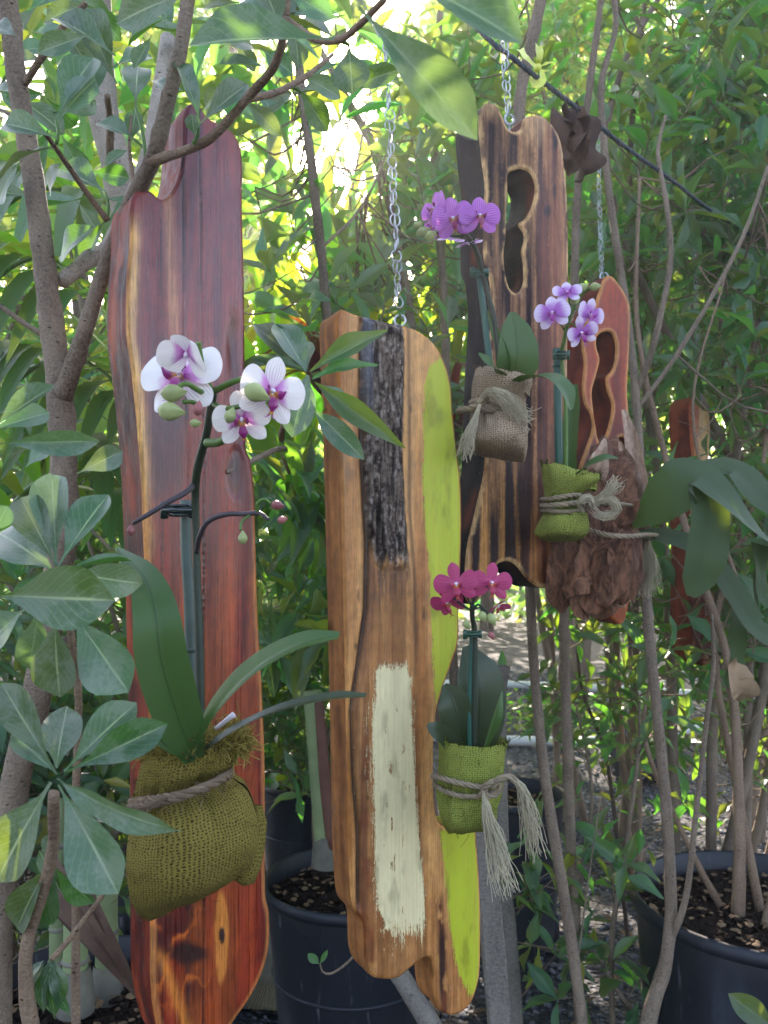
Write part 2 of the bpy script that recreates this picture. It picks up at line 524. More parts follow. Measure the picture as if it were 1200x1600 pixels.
def seg_dist(poly, x, y):
    d = np.full(len(x), 1e9)
    A = poly; B = np.roll(poly, -1, 0)
    for a, b in zip(A, B):
        ab = b - a; L = ab @ ab + 1e-15
        t = np.clip(((x - a[0]) * ab[0] + (y - a[1]) * ab[1]) / L, 0, 1)
        d = np.minimum(d, np.hypot(x - a[0] - t * ab[0], y - a[1] - t * ab[1]))
    return d


def closed_spline(P, step):
    P = np.asarray(P, float); n = len(P)
    out = []
    for i in range(n):
        a, b, c, d = P[i - 1], P[i], P[(i + 1) % n], P[(i + 2) % n]
        m = max(2, int(np.linalg.norm(c - b) / step))
        for k in range(m):
            f = k / m
            out.append(0.5 * ((2 * b) + (-a + c) * f + (2 * a - 5 * b + 4 * c - d) * f * f + (-a + 3 * b - 3 * c + d) * f ** 3))
    return np.array(out)


def offset(poly, d):
    """move along the inward normal (poly anticlockwise) by d"""
    T = np.roll(poly, -1, 0) - np.roll(poly, 1, 0)
    T /= np.linalg.norm(T, axis=1)[:, None] + 1e-12
    N = np.stack([-T[:, 1], T[:, 0]], -1)
    for _ in range(2):
        N = (np.roll(N, 1, 0) + 2 * N + np.roll(N, -1, 0)) / 4
    return poly + N * d


def area(p):
    return .5 * np.sum(p[:, 0] * np.roll(p[:, 1], -1) - np.roll(p[:, 0], -1) * p[:, 1])


def board(name, label, outline, holes, ref, yaw, thick, colfn, sidefn, relief, mat, step=.0022, sidewob=.002, group=None, bev=.003):
    """outline / holes in photo pixels, projected on the board's own front plane; everything after that is in metres"""
    O = at(*ref); a = R(yaw)
    U = Vector((math.cos(a), math.sin(a), 0)); N = Vector((math.sin(a), -math.cos(a), 0))
    C = Vector((0, 0, CH))

    def loc(px, py):
        d = Vector(((px - 600) / FPX, 1, (HYP - py) / FPX))
        t = N.dot(O - C) / N.dot(d)
        w = C + d * t - O
        return (w.dot(U), w.z)

    def pix(u, v):
        X = O.x + u * U.x; Y = O.y + u * U.y; Z = O.z + v
        return 600 + FPX * X / Y, HYP - FPX * (Z - CH) / Y
    out = closed_spline([loc(*p) for p in outline], step * 1.6)
    if area(out) < 0: out = out[::-1].copy()
    hs = []
    for h in holes:
        q = closed_spline([loc(*p) for p in h], step * 1.6)
        if area(q) > 0: q = q[::-1].copy()
        hs.append(q)
    loops = [out] + hs
    ins = [offset(l, bev) for l in loops]
    # triangulate the front
    lo, hi = out.min(0), out.max(0)
    gx, gy = np.meshgrid(np.arange(lo[0], hi[0], step), np.arange(lo[1], hi[1], step * 1.3))
    gx = gx + nr.uniform(-.25, .25, gx.shape) * step; gy = gy + nr.uniform(-.25, .25, gy.shape) * step
    x, y = gx.ravel(), gy.ravel()
    k = pip(ins[0], x, y)
    for q in ins[1:]: k &= ~pip(q, x, y)
    x, y = x[k], y[k]
    d = np.min([seg_dist(l, x, y) for l in ins], axis=0)
    k = d > step * .8
    x, y, = x[k], y[k]
    pts = np.vstack(ins + [np.stack([x, y], -1)])
    edges = []; b0 = 0
    for l in ins:
        n = len(l); edges += [(b0 + i, b0 + (i + 1) % n) for i in range(n)]; b0 += n
    nb = b0
    vs, _, fs, _, _, _ = delaunay_2d_cdt([Vector(p) for p in pts], edges, [], 0, 1e-7)
    vs = np.array([tuple(v) for v in vs])
    fs = np.array([list(f) for f in fs if len(f) == 3])
    cen = vs[fs].mean(1)
    k = pip(ins[0], cen[:, 0], cen[:, 1])
    for q in ins[1:]: k &= ~pip(q, cen[:, 0], cen[:, 1])
    fs = fs[k]
    # orientation so that normals face -y (front): in (u,v) anticlockwise == facing -y
    ar = np.cross(vs[fs[:, 1]] - vs[fs[:, 0]], vs[fs[:, 2]] - vs[fs[:, 0]])
    fs[ar < 0] = fs[ar < 0][:, ::-1]
    px, py = pix(vs[:, 0], vs[:, 1])
    dist = np.min([seg_dist(l, vs[:, 0], vs[:, 1]) for l in ins], axis=0)
    col, pm, pcol, rough = colfn(px, py, vs[:, 0], vs[:, 1], dist)
    rel = relief(px, py, vs[:, 0], vs[:, 1], dist) if relief else 0 * px
    rel = rel * sm(0, .004, dist)
    verts = [np.stack([vs[:, 0], rel, vs[:, 1]], -1)]
    cols = [col]; pms = [pm]; pcs = [pcol]; rgs = [rough]
    faces = [np.column_stack([fs, fs[:, 2]])]
    tri = [fs]; quads = []
    nv = len(vs)
    # back, plain
    bpts = np.vstack(ins); bed = edges
    bv, _, bf, _, _, _ = delaunay_2d_cdt([Vector(p) for p in bpts], bed, [], 0, 1e-7)
    bv = np.array([tuple(v) for v in bv]); bf = np.array([list(f) for f in bf])
    cen = bv[bf].mean(1)
    k = pip(ins[0], cen[:, 0], cen[:, 1])
    for q in ins[1:]: k &= ~pip(q, cen[:, 0], cen[:, 1])
    bf = bf[k]
    ar = np.cross(bv[bf[:, 1]] - bv[bf[:, 0]], bv[bf[:, 2]] - bv[bf[:, 0]])
    bf[ar > 0] = bf[ar > 0][:, ::-1]

    def add(P, c):
        nonlocal nv
        verts.append(P); n = len(P)
        cols.append(c); pms.append(np.zeros(n)); pcs.append(np.zeros((n, 3))); rgs.append(np.full(n, .6))
        nv += n
        return nv - n
    q = add(np.stack([bv[:, 0], np.full(len(bv), thick), bv[:, 1]], -1), np.tile(np.array(S('#5a3424')), (len(bv), 1)))
    tri.append(bf + q)
    # rims
    for l in loops:
        prof = [(bev, 0, 0), (bev * .3, bev * .3, 0), (0, bev, 0), (0, bev, 1)] + [(None, bev + (thick - 2 * bev) * f, 1) for f in (.2, .4, .6, .8)] + [(0, thick - bev, 1), (bev * .3, thick - bev * .3, 1), (bev, thick, 1)]
        rings = []
        for (o, dep, side) in prof:
            if o is None:
                w = fbm(l[:, 0] * 40 + 3, l[:, 1] * 22 + dep * 60, 3, 3) - .5
                P = offset(l, 0) - (offset(l, 1) - l) * (w * sidewob * 2)[:, None]
            else:
                P = offset(l, o)
            px, py = pix(P[:, 0], P[:, 1])
            if side: c = sidefn(px, py, P[:, 0], P[:, 1], dep)
            else: c, _, _, _ = colfn(px, py, P[:, 0], P[:, 1], np.zeros(len(P)))
            rings.append((add(np.stack([P[:, 0], np.full(len(P), dep), P[:, 1]], -1), c), side))
        n = len(l); i = np.arange(n); j = (i + 1) % n
        for k in range(len(rings) - 1):
            if rings[k][1] == 0 and rings[k + 1][1] == 1: continue
            s0, s1 = rings[k][0], rings[k + 1][0]
            quads.append(np.stack([s0 + i, s1 + i, s1 + j, s0 + j], -1))
    V = np.vstack(verts); T = np.vstack(tri); Q = np.vstack(quads)
    me = bpy.data.meshes.new(name)
    me.vertices.add(len(V)); me.vertices.foreach_set('co', V.astype(np.float32).ravel())
    me.loops.add(T.size + Q.size); me.loops.foreach_set('vertex_index', np.concatenate([T.ravel(), Q.ravel()]).astype(np.int32))
    me.polygons.add(len(T) + len(Q))
    me.polygons.foreach_set('loop_start', np.concatenate([np.arange(0, T.size, 3), T.size + np.arange(0, Q.size, 4)]).astype(np.int32))
    me.polygons.foreach_set('loop_total', np.concatenate([np.full(len(T), 3), np.full(len(Q), 4)]).astype(np.int32))
    me.polygons.foreach_set('use_smooth', np.ones(len(T) + len(Q), bool))
    me.update(calc_edges=True)
    for nm, dat in (('col', np.vstack(cols)), ('pcol', np.vstack(pcs))):
        A = me.attributes.new(nm, 'FLOAT_COLOR', 'POINT')
        A.data.foreach_set('color', np.column_stack([np.clip(dat, 0, 1), np.ones(len(dat))]).astype(np.float32).ravel())
    for nm, dat in (('pm', np.concatenate(pms)), ('rough', np.concatenate(rgs))):
        A = me.attributes.new(nm, 'FLOAT', 'POINT')
        A.data.foreach_set('value', dat.astype(np.float32))
    me.materials.append(mat)
    th = thing(name, label, 'carved board', O, group)
    W = Matrix.Translation(O) @ Matrix.Rotation(a, 4, 'Z')
    WM[th.name] = Matrix.Translation(O)
    link('wooden_slab', me, mat, th, W)
    return th, (O, U, N, loc, pix)


def lerp(a, b, t):
    return np.asarray(a)[None, :] * (1 - t[:, None]) + np.asarray(b)[None, :] * t[:, None] if np.ndim(a) == 1 and np.ndim(b) == 1 else \
        (a * (1 - t[:, None]) + b * t[:, None])


def C3(h, n):
    return np.tile(np.array(S(h)), (n, 1))


def blob(px, py, cx, cy, rx, ry, soft=.5, s=1, rough=.35):
    d = np.hypot((px - cx) / rx, (py - cy) / ry) + (fbm(px / rx * 1.3, py / ry * 1.3, s, 4) - .5) * rough * 2
    return 1 - sm(1 - soft, 1 + soft * .3, d)


def vline(px, py, pts, w):
    """1 on a vertical-ish line through pts [(x,y)..], width w px"""
    xs = np.interp(py, [p[1] for p in pts], [p[0] for p in pts])
    return np.exp(-((px - xs) / w) ** 2)


def xat(py, pts):
    return np.interp(py, [p[1] for p in pts], [p[0] for p in pts])


# ---- red cedar board, left
def red_col(px, py, u, v, d):
    n = len(px)
    g = fbm(u * 55, v * 4.5, 2, 5)
    g2 = fbm(u * 160, v * 9, 5, 4)
    warp = fbm(u * 14, v * 3.5, 9, 4)
    c = lerp(S('#5c1506'), S('#8f2d10'), sm(.3, .72, g))
    # orange sapwood streaks, stronger low down
    st = sm(.52, .7, fbm(u * 42 + warp * 2.2, v * 2.1, 21, 4)) * sm(780, 950, py)
    c = lerp(c, C3('#b05a20', n), st * .35)
    c = lerp(c, C3('#5e231a', n), sm(.5, .75, fbm(u * 34 + 4, v * 3, 31, 4)) * .75)
    top = 1 - sm(560, 800, py + (g - .5) * 200)
    c = lerp(c, C3('#7c3836', n), top * .6)  # purple-pink sky sheen of the upper part, painted into the wood colour
    c = lerp(c, C3('#4f2730', n), top * sm(.5, .7, fbm(u * 90, v * 6, 77, 4)) * .6)
    # brown smudged area to the left of the blooms
    c = lerp(c, C3('#3b2024', n), blob(px, py, 255, 690, 42, 110, .7, 4) * .75)
    c = lerp(c, C3('#32191a', n), blob(px, py, 275, 640, 26, 60, .7, 14) * .5)
    # yellow sapwood strip on the left edge
    edge = [(207, 300), (206, 420), (201, 520), (210, 580), (216, 660), (222, 760), (224, 860), (220, 900)]
    w = 6 + 5 * vnoise(py / 60, 1, 3)
    y = np.exp(-((px - xat(py, edge) - 3) / w) ** 2) * (1 - sm(880, 960, py)) * sm(320, 380, py)
    c = lerp(c, C3('#dca35c', n), np.clip(y * 1.3, 0, 1) * (.55 + .45 * vnoise(px / 6, py / 40, 3)))
    ye = vline(px, py, [(262, 300), (268, 450), (272, 520)], 8) * (1 - sm(480, 560, py)) * 1
    c = lerp(c, C3('#c88a58', n), ye * .75 * (.5 + .5 * sm(.3, .6, g2)))
    # check cracks
    for pts, w in (([(286, 300), (287, 420), (288, 520), (294, 700), (294, 790)], 1.7), ([(312, 200), (314, 420), (318, 560)], .9), ([(250, 330), (254, 560)], .8)):
        c = lerp(c, C3('#170d10', n), np.clip(vline(px, py, pts, w * 1.25) * 1.4, 0, 1) * .95 * sm(.2, .4, vnoise(py / 45, 2, 9)))
    # carved hollow high on the right and pocket below, their shade painted dark
    c = lerp(c, C3('#5c2419', n), blob(px, py, 366, 545, 14, 62, .6, 8) * .8)
    c = lerp(c, C3('#3a150d', n), blob(px, py, 367, 740, 14, 36, .5, 18, .3) * .85)
    # bottom: dark burr with orange figure
    c = lerp(c, C3('#c8782f', n), blob(px, py, 346, 1460, 12, 78, .25, 12, .2) * .9)
    c = lerp(c, C3('#2a130c', n), blob(px, py, 347, 1462, 5, 15, .3, 3, .1))
    ring = fbm(px / 40 + 9, py / 60, 15, 4)
    bb = blob(px, py, 262, 1490, 75, 95, .5, 6)
    c = lerp(c, C3('#45140d', n), bb * sm(.3, .6, ring) * .85)
    c = lerp(c, C3('#c4611f', n), bb * np.exp(-((ring - .45) / .035) ** 2) * .9)
    c = lerp(c, C3('#1f0f0c', n), blob(px, py, 292, 1490, 34, 22, .5, 17) * .9)
    c = lerp(c, C3('#c9762c', n), vline(px, py, [(245, 1480), (262, 1520), (290, 1600)], 9) * sm(1470, 1500, py) * .8)
    c = lerp(c, C3('#d48a4a', n), (1 - sm(.0, .0035, d)) * .5 * sm(700, 900, py))
    c = c * (0.85 + .3 * g2[:, None])
    rough = sm(.6, .2, g) * .25 + top * .0
    return c, np.zeros(n), c, rough


def red_side(px, py, u, v, dep):
    n = len(px)
    g = fbm(u * 20 + dep * 90, v * 7, 41, 4)
    c = lerp(S('#3e0f07'), S('#7c2a10'), sm(.3, .7, g))
    bk = blob(px, py, 200, 610, 70, 110, .7, 4) + blob(px, py, 190, 410, 60, 80, .7, 14) + .8 * blob(px, py, 215, 860, 60, 60, .7, 24)
    c = lerp(c, C3('#20100e', n), np.clip(bk, 0, 1) * .85)
    c = lerp(c, C3('#b04a1c', n), sm(.6, .75, fbm(v * 18, dep * 60 + u * 5, 61, 3)) * .5)
    c = lerp(c, C3('#6e2413', n), sm(310, 250, py) * .8)
    return c


def red_rel(px, py, u, v, d):
    r = 0 * px
    for pts, w in (([(286, 300), (287, 420), (288, 520), (294, 700), (294, 790)], 1.8), ([(312, 200), (314, 420), (318, 560)], 1.0)):
        r = r + vline(px, py, pts, w) * .002
    r = r + (fbm(u * 25, v * 6, 3, 3) - .5) * .0025
    r = r + blob(px, py, 366, 540, 14, 62, .9, 8, .1) * .004
    r = r + blob(px, py, 368, 738, 17, 42, .25, 8, .1) * .0012
    return r


M['wood_red'] = wood_mat('varnished_cedar', .34, .5, .30, .5)
red_out = [(287, 230), (289, 180), (296, 162), (310, 165), (330, 186), (360, 202), (376, 226), (380, 260), (380, 330), (383, 450), (384, 560), (384, 660),
           (386, 705), (392, 716), (398, 760), (401, 850), (404, 960), (410, 1060), (415, 1180), (416, 1290), (416, 1390), (422, 1430), (421, 1480), (411, 1520), (390, 1562), (364, 1600), (336, 1650),
           (290, 1668), (258, 1640), (243, 1590), (237, 1540), (236, 1480), (236, 1380), (236, 1280), (234, 1150), (230, 1000), (228, 900), (225, 830), (222, 750), (215, 660), (208, 590), (199, 520), (199, 440), (204, 370), (205, 320), (214, 298),
           (234, 297), (252, 310), (268, 300), (282, 268)]
red_hole = [(350, 700), (352, 735), (360, 768), (368, 775), (376, 760), (383, 725), (381, 706), (366, 712)]
b_red, f_red = board('carved_cedar_board', 'tall glossy red cedar board at the left with a hooked notch in its top',
                     red_out, [], (300, 900, .74), 36, .056, red_col, red_side, red_rel, M['wood_red'], step=.0013)


# ---- bark and paint board, centre
def mid_col(px, py, u, v, d):
    n = len(px)
    g = fbm(u * 70, v * 4, 2, 5)
    g2 = fbm(u * 200, v * 10, 8, 3)
    c = lerp(S('#a66a35'), S('#cf9556'), sm(.3, .7, g))
    c = lerp(c, C3('#94572c', n), sm(.5, .75, fbm(u * 45, v * 3, 19, 4)) * .6)
    c = lerp(c, C3('#6d5746', n), sm(.62, .78, fbm(u * 40, v * 14, 23, 4)) * .6 * (1 - sm(900, 1000, py)))
    # live bark panel, upper middle
    lx = xat(py, [(566, 500), (567, 560), (569, 700), (572, 800), (578, 850), (588, 888)])
    rx = xat(py, [(630, 500), (632, 560), (628, 700), (632, 780), (636, 850), (640, 888)])
    wb = (fbm(px / 5, py / 14, 7, 3) - .5) * 9
    bark = sm(-2, 3, px - lx + wb * .6) * sm(-2, 3, rx - px + wb * .6) * (1 - sm(866, 906, py + wb * 5))
    k = .55 * fbm(px / 2.6, py / 15, 11, 5) + .45 * fbm(px / 1.6, py / 4, 12, 3)
    bc = lerp(S('#2a211d'), S('#685a4e'), sm(.35, .62, k))
    bc = lerp(bc, C3('#94887c', n), sm(.58, .72, fbm(px / 2.2, py / 9, 13, 4)) * .8)
    # smooth exposed wood under the bark
    low = sm(880, 892, py + wb * 2) * sm(-3, 3, px - xat(py, [(585, 880), (580, 1000), (565, 1100), (560, 1400)])) * sm(-3, 3, xat(py, [(640, 880), (648, 1000), (655, 1200), (668, 1500)]) - px)
    sw = lerp(S('#7c4c26'), S('#a8713e'), sm(.35, .65, fbm(u * 110, v * 3, 17, 4)))
    c = lerp(c, sw, low * .8)
    # dark outline left of the bark running down, crack
    cr = [(566, 500), (566, 700), (574, 850), (572, 950), (560, 1040), (548, 1110), (552, 1200), (560, 1300)]
    c = lerp(c, C3('#1c1210', n), np.clip(vline(px, py, cr, 6 - 2.5 * sm(900, 1100, py)) * 1.3, 0, 1) * .9 * sm(.15, .35, vnoise(py / 30, 5, 3) + .2))
    c = lerp(c, C3('#5b2a18', n), vline(px, py, [(x + 9, y) for x, y in cr], 6) * sm(850, 900, py) * .6)
    c = lerp(c, C3('#3a1c12', n), vline(px, py, [(638, 500), (640, 800), (647, 900), (650, 1000), (648, 1050)], 3.5) * .75 * (1 - sm(1000, 1060, py)))
    # heart streaks beside the cream paint
    c = lerp(c, C3('#6e3318', n), vline(px, py, [(572, 1150), (570, 1300), (580, 1420)], 6) * sm(1100, 1180, py) * .8 * sm(.3, .6, vnoise(py / 40, 1, 1)))
    c = lerp(c, C3('#5c2a16', n), vline(px, py, [(684, 1390), (690, 1460), (694, 1590)], 8) * sm(1380, 1420, py) * sm(.3, .5, fbm(px / 6, py / 22, 4, 3)))
    c = lerp(c, C3('#8c4a22', n), blob(px, py, 560, 1450, 30, 40, .6, 4) * .5)
    c = lerp(c, C3('#2b1710', n), blob(px, py, 691, 1500, 6, 60, .5, 4) * .9)
    bc = lerp(bc, C3('#14100f', n), sm(.56, .66, fbm(px / 3.2 + 5, py / 40, 71, 3)) * .85)
    bc = lerp(bc, C3('#5d6672', n), (1 - sm(560, 700, py)) * sm(590, 572, px) * .6)
    c = lerp(c, C3('#4a2f20', n), low * (1 - sm(890, 1010, py)) * sm(.3, .6, fbm(px / 3, py / 40, 73, 3)) * .7)
    c = lerp(c, bc, bark)
    c = c * (.85 + .3 * g2[:, None])
    for kx, ky, ka, kb in ((665, 648, 5, 13), (641, 638, 3, 9), (668, 597, 3, 3), (574, 1246, 3, 4), (700, 1180, 3, 9), (560, 640, 4, 9), (556, 1010, 4, 8), (662, 960, 4, 14), (560, 930, 3, 12)):
        c = lerp(c, C3('#4a2c1c', n), blob(px, py, kx, ky, ka, kb, .7, int(kx), .3) * .75)
    # paint masks
    cream = sm(1020, 1060, py) * (1 - sm(1400, 1520, py)) * sm(-16, 10, px - xat(py, [(590, 1000), (588, 1100), (584, 1180), (590, 1400), (600, 1500)])) * sm(-8, 8, xat(py, [(642, 1000), (646, 1150), (654, 1300), (664, 1400), (664, 1500)]) - px)
    wash = .34 * sm(1060, 1120, py) * (1 - sm(1150, 1500, py)) * sm(-4, 6, px - 566) * sm(-4, 4, 650 - px)
    lime = sm(560, 600, py + (px - 670)) * sm(-11, 11, px - xat(py, [(664, 560), (664, 800), (672, 900), (676, 1000), (682, 1100), (690, 1290), (700, 1400), (712, 1500), (728, 1560)])) * (1 - sm(1490, 1560, py - (px - 700) * .6))
    pm = np.maximum(np.maximum(cream * 1.12, wash), lime * 1.45)
    pc = np.where((cream >= lime)[:, None], np.array(S('#e6d8a4')), np.array(S('#abb82a')))
    pc = pc * (.88 + .24 * fbm(u * 60, v * 8, 51, 3)[:, None])
    pm = pm - (.5 - .25 * lime) * sm(.6, .75, fbm(px / 9, py / 30, 81, 4)) - .25 * sm(.55, .8, fbm(px / 3, py / 9, 83, 3))
    pc = pc * (1 - .35 * sm(.55, .8, fbm(px / 14, py / 50, 85, 4)))[:, None]
    return c, pm, pc, bark * .9


def mid_side(px, py, u, v, dep):
    n = len(px)
    g = fbm(dep * 300, v * 5, 4, 4)
    c = lerp(S('#7a4a26'), S('#9c6636'), sm(.3, .7, g))
    c = lerp(c, C3('#56341f', n), sm(.55, .8, fbm(dep * 160, v * 12, 9, 4)) * .6)
    c = lerp(c, C3('#96a02c', n), sm(700, 712, px) * sm(560, 620, py) * .6)
    return c


def mid_rel(px, py, u, v, d):
    lx = xat(py, [(566, 500), (567, 560), (569, 700), (572, 800), (578, 850), (588, 888)])
    rx = xat(py, [(630, 500), (632, 560), (628, 700), (632, 780), (636, 850), (640, 888)])
    bark = sm(-2, 6, px - lx) * sm(-2, 6, rx - px) * (1 - sm(878, 892, py))
    r = -bark * (.002 + .005 * fbm(px / 4.0, py / 14, 11, 5))
    cr = [(566, 500), (566, 700), (574, 850), (572, 950), (560, 1040), (548, 1110), (552, 1200), (560, 1300)]
    r = r + vline(px, py, cr, 4) * .005 + vline(px, py, [(588, 500), (584, 600), (583, 700), (588, 860)], 2.5) * .005 * bark
    r = r + (fbm(u * 20, v * 6, 3, 3) - .5) * .003
    return r


M['wood_mid'] = wood_mat('oiled_softwood', .5, .4, .2, .0)
mid_out = [(528, 488), (560, 492), (600, 502), (630, 508), (655, 517), (678, 536), (694, 562), (705, 600), (709, 650), (715, 700), (721, 760), (722, 840), (718, 940), (717, 1000),
           (708, 1032), (692, 1078), (683, 1110), (679, 1150), (678, 1200), (679, 1250), (685, 1283), (700, 1295), (722, 1292), (742, 1293), (746, 1320), (751, 1400), (752, 1470), (749, 1530), (735, 1570), (712, 1586), (692, 1583),
           (681, 1560), (678, 1520), (674, 1498), (660, 1499), (640, 1515), (622, 1529), (598, 1531), (580, 1525), (572, 1505), (570, 1470), (568, 1442), (556, 1426), (550, 1405), (546, 1330), (543, 1200), (541, 1080), (537, 900), (532, 700), (527, 560)]
b_mid, f_mid = board('bark_and_paint_board', 'pale centre board with dark bark strip, cream brushed patch and lime green edge',
                     mid_out, [], (640, 900, .90), 27, .048, mid_col, mid_side, mid_rel, M['wood_mid'], step=.0016)


# ---- charred board with the slot
def char_col(px, py, u, v, d):
    n = len(px)
    g = fbm(u * 120 + .8 * fbm(u * 9, v * 4, 6, 2), v * 3.2, 2, 4)
    g2 = fbm(u * 260, v * 9, 8, 3)
    low = sm(560, 900, py)
    light = lerp(S('#b07c50'), S('#b87e3c'), low)
    dark = lerp(S('#402722'), S('#25110a'), low)
    m = sm(.42, .56, g) * (.55 + .45 * sm(.35, .6, fbm(u * 300, v * 6, 91, 3)))
    c = dark * (1 - m[:, None]) + light * m[:, None]
    red = blob(px, py, 862, 460, 30, 330, .8, 9, .2)
    c = lerp(c, C3('#86452f', n), red * .6)
    c = lerp(c, C3('#7c3c26', n), sm(600, 800, py) * sm(800, 860, px) * .6)
    # burnt zones: left band and round the slot
    burn = sm(.35, .62, fbm(px / 60, py / 160, 33, 4) + .22 * (1 - sm(770, 800, px)) + .25 * blob(px, py, 805, 500, 30, 90, .8, 3) - .25 * (px > 835))
    burn = np.clip(burn + .9 * blob(px, py, 776, 360, 17, 230, .8, 13, .3) + .8 * blob(px, py, 832, 420, 13, 70, .8, 23, .5), 0, 1) * (1 - .8 * sm(840, 860, px)) * (1 - .75 * sm(640, 760, py))
    c = lerp(c, np.array(S('#29262c')) * (.7 + .9 * m[:, None]), burn * .85 * (1 - .4 * m))
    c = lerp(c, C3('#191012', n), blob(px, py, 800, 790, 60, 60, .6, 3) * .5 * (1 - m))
    # knots
    for x, y_, r1, r2 in ((855, 330, 6, 11), (868, 222, 4, 16), (866, 300, 3, 14)):
        c = lerp(c, C3('#241a1c', n), blob(px, py, x, y_, r1, r2, .5, int(x), .3) * .9)
    # scorched-off pale rim
    rim = (1 - sm(.0003, .0012 + .0045 * fbm(px / 12, py / 18, 3, 3) ** 1.5, d)) * sm(.3, .55, fbm(px / 9, py / 20, 5, 3))
    c = lerp(c, C3('#c49a68', n), rim * .85)
    # crown of the lobes paler
    c = lerp(c, C3('#b88f66', n), (blob(px, py, 768, 170, 16, 24, .8, 3) + blob(px, py, 835, 195, 22, 36, .8, 3)) * .6)
    c = c * (.8 + .4 * g2[:, None])
    return c, np.zeros(n), c, burn * .8


def char_side(px, py, u, v, dep):
    n = len(px)
    g = fbm(dep * 80 + u * 12, v * 16, 4, 4)
    c = lerp(S('#0e0c0f'), S('#262223'), sm(.3, .7, g))
    c = lerp(c, C3('#6e3423', n), sm(.55, .72, fbm(dep * 50 + 3, v * 12 + u * 8, 14, 4)) * .75 * sm(250, 300, py))
    c = lerp(c, C3('#6f4134', n), (1 - sm(200, 240, py)) * sm(785, 800, px) * .8)
    return c


def char_rel(px, py, u, v, d):
    return fbm(u * 120 + .8 * fbm(u * 9, v * 4, 6, 2), v * 3.2, 2, 4) * .0012 * -1 + (fbm(u * 20, v * 6, 3, 3) - .5) * .003


M['wood_char'] = wood_mat('scorched_wood', .55, .35, .3, .0)
char_out = [(749, 190), (754, 168), (765, 159), (778, 166), (787, 184), (794, 200), (806, 205), (815, 200), (819, 186), (832, 179), (848, 181), (866, 198), (878, 225), (885, 280), (888, 340),
            (889, 430), (888, 520), (887, 620), (885, 720), (882, 820), (880, 880), (872, 906), (858, 918), (842, 917), (824, 904), (808, 884), (795, 877), (780, 881), (768, 895), (758, 925), (740, 945), (728, 930),
            (728, 890), (732, 850), (740, 815), (748, 780), (757, 740), (760, 700), (762, 620), (766, 540), (769, 480), (765, 430), (757, 400), (757, 330), (759, 290), (753, 240)]
char_hole = [(795, 271), (804, 265), (816, 263), (830, 270), (837, 287), (836, 308), (829, 329), (821, 342), (811, 350), (819, 363), (820, 376), (816, 392), (819, 416), (819, 440), (813, 455), (803, 456), (794, 442), (788, 402), (791, 376), (792, 337), (794, 297)]
b_char, f_char = board('scorched_board', 'scorched brown board with a wavy slot and two rounded lobes on top',
                       char_out, [char_hole], (820, 560, 1.06), 27, .058, char_col, char_side, char_rel, M['wood_char'])


# ---- small red scroll board
def scr_col(px, py, u, v, d):
    n = len(px)
    g = fbm(u * 60, v * 7, 2, 5)
    c = lerp(S('#6a2412'), S('#9a3f24'), sm(.3, .7, g))
    c = lerp(c, C3('#4a1a14', n), sm(640, 720, py) * .7)
    c = lerp(c, C3('#c98c52', n), (1 - sm(.0, .004, d)) * .75)
    c = lerp(c, C3('#a24a1c', n), sm(900, 950, py) * .8)
    return c, np.zeros(n), c, np.zeros(n)


def scr_side(px, py, u, v, dep):
    n = len(px)
    g = fbm(dep * 60 + u * 12, v * 14, 4, 4)
    return lerp(S('#431512'), S('#7b3322'), sm(.3, .7, g))


M['wood_scroll'] = wood_mat('carved_redwood', .5, .3, .2, .05)
scr_out = [(910, 540), (913, 512), (922, 490), (932, 470), (938, 452), (944, 436), (954, 430), (966, 441), (980, 464), (985, 490), (984, 550), (981, 610), (984, 660), (988, 740), (990, 830), (987, 900), (982, 950), (974, 974), (962, 972), (950, 955), (930, 930), (910, 880), (900, 800), (904, 740), (915, 705), (926, 672), (924, 648), (914, 628), (911, 600), (914, 568)]
scr_h1 = [(934, 526), (945, 518), (957, 520), (963, 538), (962, 562), (956, 580), (948, 590), (950, 610), (957, 632), (954, 657), (946, 682), (937, 690), (932, 668), (928, 640), (926, 612), (932, 588), (938, 562), (933, 542)]
scr_h3 = [(958, 700), (968, 684), (979, 686), (983, 705), (976, 730), (962, 738), (955, 720)]
b_scr, f_scr = board('scroll_board', 'small carved redwood board with rounded openings behind the lilac orchid',
                     scr_out, [scr_h1, scr_h3], (950, 600, 1.22), 26, .045, scr_col, scr_side, None, M['wood_scroll'])


# ---- narrow board far right
def nar_col(px, py, u, v, d):
    n = len(px)
    g = fbm(u * 70, v * 6, 2, 5)
    c = lerp(S('#a05030'), S('#cf8c56'), sm(.3, .7, g))
    c = lerp(c, C3('#c8a06a', n), sm(-3, 3, px - 1092) * (1 - sm(700, 760, py)) * .8)
    c = lerp(c, C3('#b0563a', n), (1 - sm(650, 700, py)) * .6 * sm(3, -3, px - 1092))
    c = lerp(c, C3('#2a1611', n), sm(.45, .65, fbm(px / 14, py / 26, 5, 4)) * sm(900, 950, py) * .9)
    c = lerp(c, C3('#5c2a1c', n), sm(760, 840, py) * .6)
    return c, np.zeros(n), c, np.zeros(n)


def nar_side(px, py, u, v, dep):
    return lerp(S('#5c2a1e'), S('#8c4630'), sm(.3, .7, fbm(dep * 60, v * 14, 4, 4)))


def nar_rel(px, py, u, v, d):
    return (fbm(u * 30, v * 20, 3, 4) - .5) * .012


